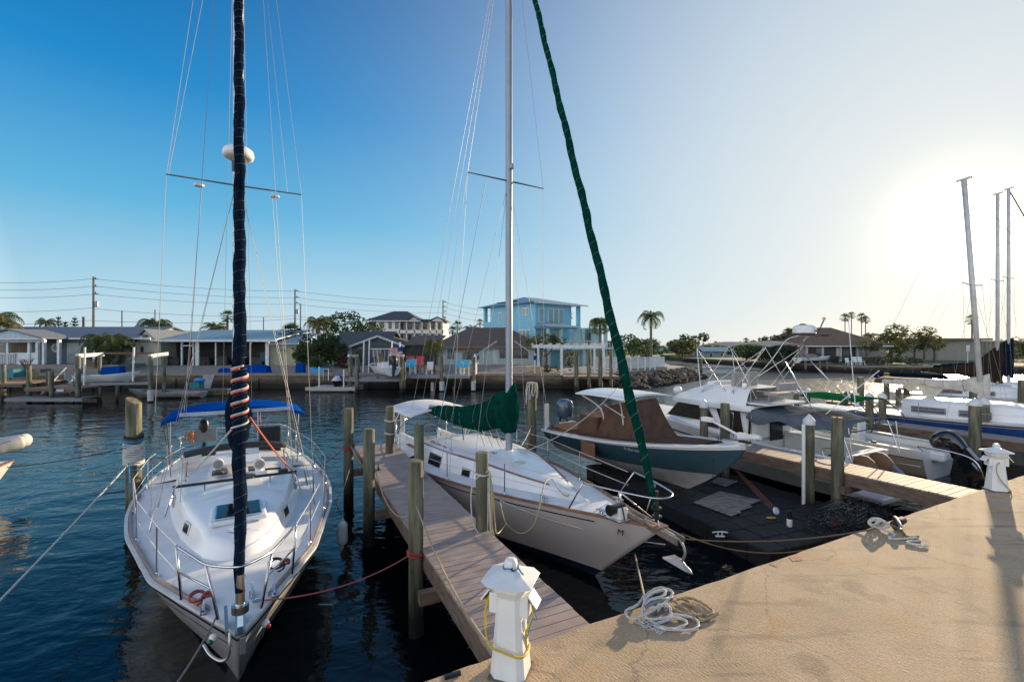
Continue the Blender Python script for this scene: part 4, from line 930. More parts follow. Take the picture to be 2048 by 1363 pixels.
def cover(pts_top, pts_bot, name, mat=BROWN, root=T, n=5, sagk=.10):
    b = B(); m = len(pts_top); rows = []
    for j in range(n + 1):
        t = j / n; r = []
        for i in range(m * 4):
            a = i // 4; f = (i % 4) / 4
            tp = Vector(pts_top[a]).lerp(Vector(pts_top[(a + 1) % m]), f); bt = Vector(pts_bot[a]).lerp(Vector(pts_bot[(a + 1) % m]), f)
            p = tp.lerp(bt, t); c = sum((Vector(q) for q in pts_bot), Vector()) / m
            inn = (c - p); inn.z = 0; p += inn * (sagk * sin(pi * t) * (1 + .8 * sin(pi * f))) ; p += inn.normalized() * .03 * mnoise.noise(Vector((i * 1.1, t * 2, 0))) * t
            r.append(p)
        rows.append(r)
    b.loft(rows, True, True); return b.build(name, mat, root, smooth=True)
zc = 1.40
cover([(-3.05, -.40, 2.60), (-3.05, .40, 2.64), (-4.42, .44, 2.36), (-4.42, -.44, 2.30)], [(-2.40, -.66, zc + .12), (-2.40, .66, zc + .12), (-4.5, .66, zc - .02), (-4.5, -.66, zc - .02)], 'console_cover', sagk=.07)
cover([(-4.55, -.52, 1.93), (-4.55, .52, 1.96), (-5.45, .50, 1.98), (-5.45, -.50, 1.95)], [(-4.5, -.62, zc - .1), (-4.2, .62, zc - .1), (-5.5, .62, zc - .1), (-5.5, -.62, zc - .1)], 'leaning_post_cover', sagk=.03)
cover([(-5.6, -.9, 1.42), (-5.6, .9, 1.42), (-6.5, .95, 1.46), (-6.5, -.95, 1.46)], [(-5.4, -1.0, 1.25), (-5.4, 1.0, 1.25), (-6.65, 1.05, 1.25), (-6.65, -1.05, 1.25)], 'stern_cover', sagk=.02)
tw = loc(T, G(1133, 905, 1.1)); hh = h3.pt(-tw.x / 6.7, .93, -1)
B().box((0, 0, 0), (.62, .03, .50)).build('hanging_cover_flap', M('tan_cover', (.23, .12, .07), .9, bump=.008, bscale=8), T, bevel=.01); o = LAST[0]; o.location = (tw.x, -1.215, 1.08); 
rows = []
for i in range(13):
    x = -2.95 - 2.1 * i / 12; rows.append([(x, -1.0 + 2.0 * k / 12, 2.66 + .10 * (1 - abs(k / 6 - 1) ** 2) + .03 * sin(pi * i / 12)) for k in range(13)])
B().grid(rows).build('t_top', GEL, T, smooth='all', solid=.05)
b = B()
for sd in (1, -1):
    b.tube(spline([(-3.4, sd * .5, 1.5), (-3.5, sd * .5, 2.2), (-3.3, sd * .8, 2.65)], 6), .022, 8); b.tube(spline([(-4.3, sd * .5, 1.5), (-4.4, sd * .5, 2.2), (-5.0, sd * .85, 2.65)], 6), .022, 8)
    b.tube([(-3.4, sd * .5, 2.1), (-4.35, sd * .5, 2.4)], .018, 8)
b.build('t_top_frame', M('white_tube', (.7, .7, .7), .3), T, smooth='all')
outboard(T, V(-6.95, 0, 1.55), pi, 1.05, cowl=M('cowl_slate', (.05, .09, .13), .2, coat=.5)); B().box((-6.78, 0, 1.2), (.2, .6, .5)).build('motor_bracket', CRM, T, bevel=.02)
# trolling motor on the bow
zb = 1.93
b = B(); b.tube([(-.18, .0, zb + .12), (.22, .0, zb + .17)], [.07, .075], 14); b.tube([(.2, 0, zb + .17), (.34, 0, zb + .18)], [.075, .05], 14)
b.tube([(-.2, .05, zb + .14), (-1.05, .12, zb + .38)], .028, 10); b.box((-1.12, .13, zb + .38), (.30, .13, .10)); b.box((-.1, 0, zb + .19), (.2, .1, .06))
b.build('trolling_motor', WHITEP, T, smooth=True); B().box((-.05, .02, zb + .03), (.26, .10, .07)).build('motor_mount', BLACK, T, bevel=.01)
b = B()
for i in range(16): b.tube([(-.35 - .045 * i, .06 + .004 * i, zb + .15 + .012 * i), (-.36 - .045 * i, .05, zb + .09 + .012 * i)], .009, 5)
b.build('coil_cable', BLACK, T)
tx = loc(T, G(1258, 896, 1.45)); pA = h3.pt(-tx.x / 6.7, .87, -1); dd = h3.pt(-tx.x / 6.7 - .03, .87, -1) - h3.pt(-tx.x / 6.7 + .03, .87, -1)
text('FL 9063 NW', 'registration_number', .095, M('silver_letters', (.5, .52, .52), .4), T, (pA.x, pA.y - .03, pA.z - .05), (radians(90) + radians(14), 0, atan2(dd.y, dd.x)), .002)
o = cleat(B(), .6).build('bow_cleat', BLACK, T); o.location = (-.55, -.2, 1.9)
B().tube(cat_curve((-.6, -.3, 1.88), (-.62, -.38, .75), 0), .006, 5).build('bow_chain', BLACK, T)
slab2 = B().box((-6.6, -1.02, 1.75), (.05, .16, .85)).build('rod_holder_board', WHITEP, T, bevel=.01)
# ================================================================ floating dock
FD = M('float_cube', (.016, .016, .017), .7, col2=(.009, .009, .010), scale=3, bump=.004, bscale=40)
dd_ = Vector((.36, -.933)).normalized(); qq = Vector((-dd_.y, dd_.x)) * 1
b = B(); org = Vector((4.72, 8.52)); aft = -dd_; rt = Vector((.933, .36)).normalized()
for i in range(13):
    for j in range(7):
        c0 = org + aft * (.27 + i * .51) + rt * (.27 + j * .51 + (0.0))
        if (c0 - Vector((E0.x, E0.y))).dot(P2) < .15: continue
        z = .36 + .012 * mnoise.noise(Vector((i * 1.7, j * 2.1, 0)))
        def oct_(r, z): 
            k = r * .80; pp = [(r, -k), (r, k), (k, r), (-k, r), (-r, k), (-r, -k), (-k, -r), (k, -r)]
            return [(c0.x + p[0] * rt.x + p[1] * aft.x, c0.y + p[0] * rt.y + p[1] * aft.y, z) for p in pp]
        b.loft([oct_(.245, -.1), oct_(.252, z - .04), oct_(.246, z - .012), oct_(.225, z)])
        cn = c0 + (rt + aft) * .255
        if j < 6 and i < 12: b.lathe([(.045, z - .03), (.05, z + .008), (.03, z + .015)], c=(cn.x, cn.y, 0), seg=8)
FDt = thing('floating_dock', 'black floating dock of plastic cubes in front of the teal boat', 'floating dock', (0, 0, 0))
b.build('float_cubes', FD, FDt)
PLY = M('plywood', (.27, .245, .22), .8, col2=(.13, .115, .10), scale=1.6, stretch=(2.0, 9, 1), lo=.42, hi=.56, detail=3)
def ply(pts, z, name, lab):
    P = [G(x, y, z) for x, y in pts]; b = B(); c = sum(P, Vector()) / len(P)
    b.loft([[p - V(0, 0, .02) - c for p in P], [p - c for p in P]]); o = b.build(name, PLY); o.location = c; fix_normals(o)
    tag(o, lab, 'plywood board', 'plywood boards on the floating dock')
ply([(1388, 1003), (1440, 981), (1521, 999), (1497, 1009), (1505, 1012), (1478, 1020), (1482, 1023), (1463, 1030)], .41, 'plywood_board', 'large weathered plywood board with notched edge lying on the black floating dock')
ply([(1421, 963), (1436, 953), (1476, 961), (1452, 971)], .41, 'plywood_board', 'small plywood board near the bow keel of the teal boat')
b = B(); p = G(1579, 1052, .37)
t = thing('mooring_bollard', 'small black and white post standing on the black floating dock', 'post', p); B().lathe([(.05, 0), (.055, .02), (.055, .14), (.045, .16)], seg=14).build('white_base', WHITEP, t, smooth=True); B().lathe([(.045, .16), (.045, .33), (.03, .34)], seg=14).build('black_sleeve', BLACK, t, smooth=True)
t = thing('winch_strap', 'four orange bow straps running from the teal boat bow to a round block', 'strap', (0, 0, 0))
a_ = G(1468, 935, 1.05); e_ = G(1548, 1018, .62)
for k in range(4): B().tube([a_ + V(.03 * k - .04, 0, 0), e_ + V(.05 * k - .09, .02 * k, .02)], .0032, 4).build('strap', M('strap_orange', (.50, .16, .08), .7), t)
d_ = B().lathe([(.075, -.02), (.08, 0), (.075, .02)], seg=20).build('block', GEL, t); d_.location = G(1552, 1021, .58); d_.rotation_euler = (radians(70), 0, .5); B().tube([G(1555, 1026, .55), G(1572, 1052, .4)], .008, 5).build('tail_line', ROPEK, t)
o = B().lathe([(.10, 0), (.10, .01)], seg=16).build('x', YEL, FDt); o.name = 'yellow_disc'; o.location = G(1542, 1035, .38); o.scale = (1.1, .5, 1)
tb = cleat(B(), .9).build('dock_cleat', WHITEP, FDt); tb.location = G(1440, 1072, .37)
# crab traps
TRAP = M('trap_wire', (.04, .04, .04), .35, .6, col2=(.30, .27, .22), scale=14, lo=.40, hi=.46)
def trap(c, sx, sy, sz, rz, lab, r=.006):
    b = B(); n = 4
    for k in range(n + 1):
        f = -.5 + k / n
        for z in (0, sz):
            b.tube([(sx * f, -sy / 2, z), (sx * f, sy / 2, z)], r, 4); b.tube([(-sx / 2, sy * f, z), (sx / 2, sy * f, z)], r, 4)
        for s_ in (-1, 1):
            b.tube([(sx * f, s_ * sy / 2, 0), (sx * f, s_ * sy / 2, sz)], r, 4); b.tube([(s_ * sx / 2, sy * f, 0), (s_ * sx / 2, sy * f, sz)], r, 4)
        for s_ in (-1, 1):
            z = sz * (f + .5); b.tube([(-sx / 2, s_ * sy / 2, z), (sx / 2, s_ * sy / 2, z)], r, 4); b.tube([(s_ * sx / 2, -sy / 2, z), (s_ * sx / 2, sy / 2, z)], r, 4)
    t = thing('crab_trap', lab, 'crab trap', c, rz, 'wire crab traps piled beside the quay'); b.build('wire_cage', TRAP, t)
    q = B()
    for k in range(12): p = V(U(-.45, .45) * sx, U(-.45, .45) * sy, U(.02, .95) * sz); q.tube([p, p + V(U(-.08, .08), U(-.08, .08), U(-.05, .05))], .004, 4)
    _d = q.build('debris', M('trap_weed', (.10, .095, .07), .9, col2=(.28, .27, .24), scale=30), t); _d['kind'] = 'stuff'
    return t
for (px, py, z0, rz_, lab) in ((1655, 1056, .38, .4, 'nearest wire crab trap with a red tag at the corner of the pile'), (1700, 1052, .38, .45, 'wire crab trap in the middle of the bottom row beside the quay'), (1745, 1040, .38, .5, 'wire crab trap under the edge of the quay by the knotted rope'),
                               (1668, 1036, .38, .5, 'wire crab trap at the back of the pile nearest the white pipe'), (1690, 1030, .68, .6, 'wire crab trap lying on top of the pile, weedy inside'), (1730, 1022, .40, .3, 'wire crab trap at the back of the pile toward the swim platform')):
    p = G(px, py, z0 + .1); trap((p.x, p.y, z0), .58, .58, .30, rz_, lab)
o = B().box((0, 0, 0), (.13, .015, .09)).build('red_tag', M('tag_red', (.6, .1, .05), .5)); tag(o, 'small red frame clipped on the front of the crab traps', 'tag'); o.location = G(1671, 1042, .62) + V(-.05, -.1, 0); o.rotation_euler = (.1, .2, .4)
# ================================================================ slips beyond the second pier
def PQ(p, q, z=0.0): return Vector((8.5 - .46 * p + .888 * q, 8.97 + .888 * p + .46 * q, z))
def frame(name, label, p_, q_, away=True, group='motorboats in the marina', cat='motorboat', turn=0.0):
    d = Vector((-.46, .888)) if away else Vector((.46, -.888)); w = PQ(p_, q_)
    return thing(name, label, cat, (w.x, w.y, 0), atan2(d.y, d.x) + turn, group)
# ---- flybridge cruiser: bow points away; local x = P - 11.5, local y = -(Q - 2.6)
BP, BQ = 11.6, 2.62
C1 = frame('cabin_cruiser', 'white flybridge cruiser with beige bimini, radar and awning, moored beyond the sunlit pier', BP, BQ)
def L1(p, q, z): return Vector((p - BP, -(q - BQ), z))
hbc = lut([(0, .03), (.06, .42), (.15, .85), (.3, 1.2), (.5, 1.36), (.8, 1.36), (1, 1.28)])
hc = Hull(8.9, hbc, lambda u: 1.18 + .55 * (1 - u) ** 2, keel=-.4, rake=1.2, srake=0, pw=(1.1, .35))
tidy(hc.side().build('hull', M('hull_offwhite', (.62, .60, .57), .3, col2=(.54, .52, .5)), C1, smooth=True)); tidy(hc.transom().build('transom', GEL, C1))
tidy(hc.side(.23, .33, .08, 1, .004, nv=1).build('boot_stripe', BLACK, C1)); tidy(hc.side(.80, .83, .02, 1, .02, nv=1).build('rub_rail', BLACK, C1))
tidy(hc.deck(.02, camber=.03, u1=.70).build('deck', DECK, C1, smooth=True)); tidy(hc.rail(.0, .01, .16, .04, .66, 1).build('gunwale_cap', GEL, C1))
b = B()
for sd in (1, -1): b.grid([[(x, sd * 1.12, 1.2), (x, sd * 1.10, .5), (x, 0, .5)] for x in (-6.3, -8.8)])
b.grid([[(-6.3, y, .5), (-6.3, y, 1.25)] for y in (-1.1, 1.1)]); b.build('cockpit_sole', DECK, C1)
B().box((-8.72, 0, .92), (.26, 2.3, .60)).build('aft_bench', GEL, C1, bevel=.03); B().box((-6.62, -.85, .95), (.6, .6, .8)).build('bait_station', GEL, C1, bevel=.03)
B().box((-9.35, 0, .36), (1.0, 2.3, .14)).build('swim_platform', GEL, C1, bevel=.03)
for y in (.6, -.2): B().lathe([(.12, 0), (.12, .012), (.09, .014)], c=(-9.35, y, .432), seg=20).build('deck_plate', BEAMW, C1)
for y, dx in ((.42, 0), (-.38, 0)):
    o = outboard(C1, V(-9.28, y, .78), pi, .85, cowl=M('tan_motor_cover', (.20, .105, .055), .8, bump=.004, bscale=6), leg=M('leg_grey', (.13, .15, .18), .45), tilt=radians(-48))
# house
hs = [[(p, w) for p, w in ((5.3, 1.0), (6.4, 1.04), (7.6, 1.0), (8.6, .8))]]
def ring(zf, ins, f=0.0): return [(-(-(BP - 0)) * 0 + (p - BP + 0) * -1, w - ins, zf) for p, w in reversed([(5.3, 1.0), (6.4, 1.04), (7.6, 1.0), (8.6 + f, .78)])]
tidy(trunk([ring(1.15, 0, .5), ring(1.48, .02, .30), ring(2.10, .08, -.35)], .02).build('house', GEL, C1, smooth=True))
tidy(trunk([ring(2.08, -.10, .05), ring(2.22, -.12, .05), ring(2.25, -.08, -.05)], .02).build('roof_brow', GEL, C1, smooth=True))
def panel(p0, p1, z0, z1, q, name, mat, root=C1, sl=.0, p2_=None, p3_=None, th=.02):
    """side panel on the near side between stations"""
    a_, b_ = L1(p0, q, z0), L1(p1, q, z0); c_, d_ = L1(p3_ or p1, q + sl, z1), L1(p2_ or p0, q + sl, z1)
    n = V(0, th, 0); bb = B().loft([[a_, b_, c_, d_], [a_ + n, b_ + n, c_ + n, d_ + n]]); return fix_normals(bb.build(name, mat, root))
qn = BQ - 1.04 - .015
TINT = M('tinted_screen', (.012, .011, .011), .45, col2=(.03, .022, .016), scale=5, spec=.12)
panel(7.32, 8.80, 1.56, 2.06, qn + .05, 'cabin_window', TINT, sl=.08, p2_=7.30, p3_=8.35); panel(6.45, 7.15, 1.40, 2.04, qn - .012, 'cabin_window', TINT, sl=.07, p2_=7.0, p3_=7.15)
panel(5.55, 6.25, 1.34, 2.04, qn - .012, 'cabin_window', TINT, sl=.07, p2_=5.75, p3_=6.62); panel(5.33, 5.40, 1.3, 2.0, qn - .012, 'side_slot', TINT, sl=.07)
fw = B().loft([[L1(8.78, BQ - .7, 1.6), L1(8.78, BQ + .7, 1.6), L1(8.25, BQ + .62, 2.06), L1(8.25, BQ - .62, 2.06)], [L1(8.90, BQ - .7, 1.6), L1(8.90, BQ + .7, 1.6), L1(8.37, BQ + .62, 2.06), L1(8.37, BQ - .62, 2.06)]]); fix_normals(fw.build('windscreen_cover', TINT, C1))
B().box(tuple(L1(5.27, BQ + .15, 1.62)), (.03, .62, 1.0)).build('cabin_door', GLASSD, C1); B().box(tuple(L1(5.27, BQ + .72, 1.80)), (.03, .42, .5)).build('aft_window', GLASSD, C1)
# flybridge coaming and deck
def fring(z, ins, e=0): return [(-(p - BP), w - ins, z + dz) for p, w, dz in reversed([(5.5, 1.02, -.02), (6.3, 1.06, 0), (7.3, 1.0, .0), (8.3 + e, .74, -.04)])]
fl = [fring(2.22, -.02, .45), fring(2.36, .0, .25), fring(2.60, .10, -.30), fring(2.76, .20, -.75), fring(2.80, .26, -.90)]
b = trunk(fl, .0, back=False); tidy(b.build('flybridge_coaming', GEL, C1, smooth=True))
B().box(tuple(L1(6.0, BQ, 2.34)), (2.4, 1.9, .06)).build('flybridge_deck', GEL, C1, bevel=.02)
SEAT = M('seat_vinyl', (.36, .33, .31), .6, col2=(.30, .27, .26), scale=4)
for q in (BQ - .45, BQ + .35):
    sx = B().box((0, 0, 0), (.45, .48, .14)); sx.box((-.24, 0, .28), (.12, .46, .52)); o = sx.build('helm_seat', SEAT, C1, bevel=.04); o.location = L1(6.5, q, 2.72)
    B().lathe([(.05, -.35), (.05, -.05)], c=(0, 0, 0), seg=10).build('seat_post', STEEL, o)
b = B().box(tuple(L1(4.9, BQ + .1, 2.86)), (.12, .95, .26)); b.build('rear_bench_back', SEAT, C1, bevel=.05); B().box(tuple(L1(5.15, BQ + .1, 2.62)), (.45, .95, .1)).build('rear_bench', SEAT, C1, bevel=.03)
B().box(tuple(L1(7.15, BQ, 2.78)), (.32, 1.3, .24)).build('helm_console', GEL, C1, bevel=.05)
b = B(); b.tube([L1(5.2, BQ - .95, 2.75), L1(4.8, BQ - .9, 2.75), L1(4.75, BQ + .9, 2.75), L1(5.6, BQ + .95, 2.75)], .014, 6)
for q in (-.95, .95):
    for p in (4.8, 5.4, 6.0): b.tube([L1(p, BQ + q, 2.36), L1(p, BQ + q, 2.76)], .012, 6)
b.build('flybridge_rail', STEEL, C1)
# bimini over the flybridge (waved cloth)
rows = []
for i in range(19):
    t = i / 18; p = 7.55 - 2.75 * t; z = 4.10 + .10 * abs(sin(pi * t * 2)) ** .8 + .03 * t
    rows.append([L1(p, BQ - .92 + 1.84 * k / 12, z + .07 * (1 - abs(k / 6 - 1) ** 2)) for k in range(13)])
B().grid(rows).build('bimini', M('beige_bimini', (.40, .38, .34), .8, col2=(.33, .31, .28), scale=2, spec=0), C1, smooth='all', solid=.03)
for q in (-.92, .92):
    for pa, za, pb in ((7.5, 4.05, 6.2), (6.2, 4.14, 7.3), (4.9, 4.10, 6.2), (4.9, 4.10, 7.3), (6.2, 4.14, 5.2), (7.5, 4.05, 7.3)):
        B().tube([L1(pa, BQ + q, za), L1(pb, BQ + q * 1.02, 2.5)], .0115, 6).build('bimini_frame', STEEL, C1)
# radar arch
b = B()
for q in (-.55, .55):
    b.tube(spline([L1(6.0, BQ + q * 1.6, 2.4), L1(5.0, BQ + q * 1.2, 3.6), L1(4.6, BQ + q * .8, 4.3), L1(4.3, BQ + q * .6, 4.45)], 6), .018, 8)
    b.tube([L1(3.4, BQ + q * 1.9, 2.3), L1(4.75, BQ + q * 1.0, 4.0)], .018, 8)
b.tube([L1(4.3, BQ - .35, 4.45), L1(4.3, BQ + .35, 4.45)], .018, 8); b.build('radar_arch', STEEL, C1, smooth='all')
rb = B().loft([[(x * 1.0, y * 1.0, z) for x, y in ((.26, -.34), (.3, 0), (.26, .34), (-.26, .34), (-.3, 0), (-.26, -.34))] for z in (0, .05)]).build('radar_base', BLACK, C1); rb.location = L1(4.3, BQ, 4.46)
rd = B().lathe([(.27, -.11), (.315, -.08), (.315, .05), (.29, .12), (.22, .155), (.01, .165)], seg=32).build('radar_dome', WHITEP, C1, smooth=True); rd.location = L1(4.3, BQ, 4.62)
def ring_text(word, centre, r, a0, da, size, z, parent, name='radar_lettering'):
    """letters set round the dome, each facing outwards"""
    o0 = None
    for i, ch in enumerate(word):
        a = a0 + da * i; o = text(ch, name, size, BLACK, parent, (centre[0] + r * cos(a), centre[1] + r * sin(a), z), (radians(90), 0, a + pi / 2), .002)
c_l = L1(4.3, BQ, 0); ring_text('GARMIN', c_l, .318, pi - .10, .19, .085, 4.57, C1)
B().tube([L1(4.3, BQ + .6, 4.42), L1(4.15, BQ + .75, 4.95)], .018, 6).build('light_pole', BLACK, C1); B().lathe([(.035, 0), (.045, .03), (.045, .08), (.03, .1)], c=tuple(L1(4.15, BQ + .75, 4.93)), seg=12).build('anchor_light', M('amber_glass', (.7, .45, .2), .3), C1)
for (a_, c_) in ((L1(3.2, BQ - .9, 2.3), L1(2.4, BQ + .1, 3.5)), (L1(3.4, BQ + 1.0, 2.2), L1(3.9, BQ + 1.6, 5.0))):
    B().tube([a_, c_], .012, 6).build('whip_antenna', WHITEP, C1)
# cockpit awning, board, ladder
rows = []
for i in range(15):
    t = i / 14; rows.append([L1(5.35 - 2.9 * t, BQ - 1.25 + 2.5 * k / 12, 2.14 - .10 * sin(pi * t * 2) ** 2 + .07 * (1 - abs(k / 6 - 1) ** 2) - (.22 * (1 + .5 * sin(t * 14)) if k in (0,) else 0)) for k in range(13)])
B().grid(rows).build('cockpit_awning', M('grey_awning', (.13, .14, .165), .85, col2=(.09, .10, .12), scale=3, bump=.03, bscale=5, spec=0), C1, smooth='all', solid=.012)
o = B().box(tuple(L1(3.6, BQ + .1, 2.38)), (1.2, .9, .05)).build('white_board', GEL, C1, bevel=.02)
for q in (-1.2, 1.2):
    for pa in (2.5, 2.7, 5.2): B().tube([L1(pa, BQ + q, 2.05), L1(2.4 if pa < 3 else 5.2, BQ + q, 1.15)], .015, 6).build('awning_frame', STEEL, C1)
b = B(); b.tube(spline([L1(2.6, BQ - 1.2, 1.2), L1(2.6, BQ - 1.2, 1.42), L1(3.1, BQ - 1.2, 1.42), L1(3.1, BQ - 1.2, 1.2)], 4), .014, 6); b.tube(spline([L1(5.9, qn - .12, 1.25), L1(5.85, qn - .12, 1.95), L1(5.95, qn - .1, 2.0)], 5), .012, 6); b.build('grab_rail', STEEL, C1)
B().ell(tuple(L1(3.2, BQ - .6, .95)), (.2, .2, .22), 12, 8).build('black_bag', BLACK, C1, smooth='all')
sph = B().ell(tuple(L1(8.4, BQ - .9, 2.5)), (.16, .16, .15), 14, 8).build('spotlight', WHITEP, C1, smooth='all')
text('D', 'hull_letter', .2, BLACK, C1, L1(2.9, BQ - 1.36, .62), (radians(90), 0, radians(180)), .002)
# ---- green canopy boat
W1 = frame('walkaround_boat', 'beige hulled open boat with green canopy and big black outboard by the far pier', 10.6, 7.0)
def L2(p, q, z): return Vector((p - 10.6, -(q - 7.0), z))
hw = Hull(7.9, lut([(0, .04), (.07, .42), (.18, .82), (.35, 1.1), (.6, 1.22), (1, 1.15)]), lambda u: .92 + .5 * (1 - u) ** 2, keel=-.35, rake=1.1, srake=0, pw=(1.0, .35))
tidy(hw.side(0, .8).build('hull', M('hull_beige', (.36, .31, .25), .3, col2=(.32, .27, .22)), W1, smooth=True)); tidy(hw.side(.8, 1).build('topside', GEL, W1, smooth=True)); tidy(hw.transom().build('transom', GEL, W1))
tidy(hw.side(.78, .80, .02, 1, .012, nv=1).build('rub_rail', BLACK, W1)); tidy(hw.side(.30, .36, .1, 1, .006, nv=1).build('boot_stripe', BLACK, W1)); tidy(hw.rail(0, .01, .18, .035).build('gunwale_cap', GEL, W1)); tidy(hw.deck(.04, camber=.10, u1=.46).build('foredeck', GEL, W1, smooth=True))
b = B()
for sd in (1, -1): b.grid([[(x, sd * 1.0, .9), (x, sd * .98, .42), (x, 0, .42)] for x in (-3.6, -7.8)])
b.grid([[(-3.6, y, .4), (-3.6, y, 1.05)] for y in (-1, 1)]); b.build('cockpit_liner', GEL, W1)
for sd in (1, -1): B().beam((-4.6, sd * .93, .80), (-7.5, sd * .93, .80), .05, .20).build('side_bolster', WHITEP, W1)
gt = M('green_tint_glass', (.10, .30, .24), .1, col2=(.08, .26, .21), alpha=.55)
ws = [[(-3.0, 0, 1.2), (-3.3, .75, 1.15), (-4.6, 1.0, 1.08), (-5.4, 1.05, 1.0)], [(-3.75, 0, 1.68), (-3.95, .62, 1.66), (-4.9, .86, 1.60), (-5.5, .95, 1.25)]]
B().grid([[tuple(p) for p in reversed(r)][:-1] + [(p[0], -p[1], p[2]) for p in r] for r in ws]).build('windshield', gt, W1)
b = B(); full = [[(p[0], p[1] * s_, p[2]) for p in r] for r in ws for s_ in (1, -1)]
for r in full: b.tube(r, .016, 6)
for i in range(4):
    for s_ in (1, -1): b.tube([(ws[0][i][0], ws[0][i][1] * s_, ws[0][i][2]), (ws[1][i][0], ws[1][i][1] * s_, ws[1][i][2])], .016, 6)
b.build('windshield_frame', STEEL, W1)
for s_ in (.45, -.45):
    o = B().box((0, 0, 0), (.5, .5, .45)).box((-.22, 0, .42), (.1, .48, .5)).build('seat', WHITEP, W1, bevel=.05); o.location = (-5.3, s_, .68)
GT = M('green_top_canvas', (.012, .12, .04), .8, col2=(.008, .08, .03), spec=0)
b = B(); rows = [[(-4.1 - 1.9 * i / 10, -.95 + 1.9 * k / 10, 2.26 + .06 * (1 - abs(k / 5 - 1) ** 2) - .04 * (i / 10)) for k in range(11)] for i in range(11)]; b.grid(rows); b.build('canopy', GT, W1, smooth='all', solid=.06)
DT_ = M('dark_tube', (.07, .075, .09), .4, .5)
for s_ in (.9, -.9):
    for pts in ([(-5.6, s_, .95), (-5.9, s_, 1.5), (-5.5, s_, 2.2)], [(-4.6, s_, 1.0), (-4.3, s_, 1.7), (-4.3, s_, 2.2)], [(-5.4, s_, 1.0), (-6.6, s_ * 1.1, 1.5), (-6.1, s_, 2.2)]): B().tube(spline(pts, 6), .02, 7).build('canopy_tube', DT_, W1, smooth='all')
B().tube([(-5.6, .5, 2.3), (-5.5, .55, 2.75)], .03, 7).build('rod_holder', WHITEP, W1)
o = outboard(W1, V(-8.35, 0, .82), pi, 1.18, cowl=M('gloss_black', (.012, .013, .016), .12, coat=.6), tilt=radians(-38))
B().box((-8.0, .35, .75), (.5, .5, .3)).build('motor_well', GEL, W1, bevel=.08)
b = B().tube(spline([(-7.9, 1.1, .95), (-7.9, 1.2, 1.1), (-9.0, 1.2, 1.0), (-9.3, 1.2, .5), (-9.3, 1.2, .2)], 6), .02, 7).build('boarding_rail', STEEL, W1)
B().box((-6.6, 1.05, .98), (.12, .08, .07)).build('cleat', BLACK, W1)
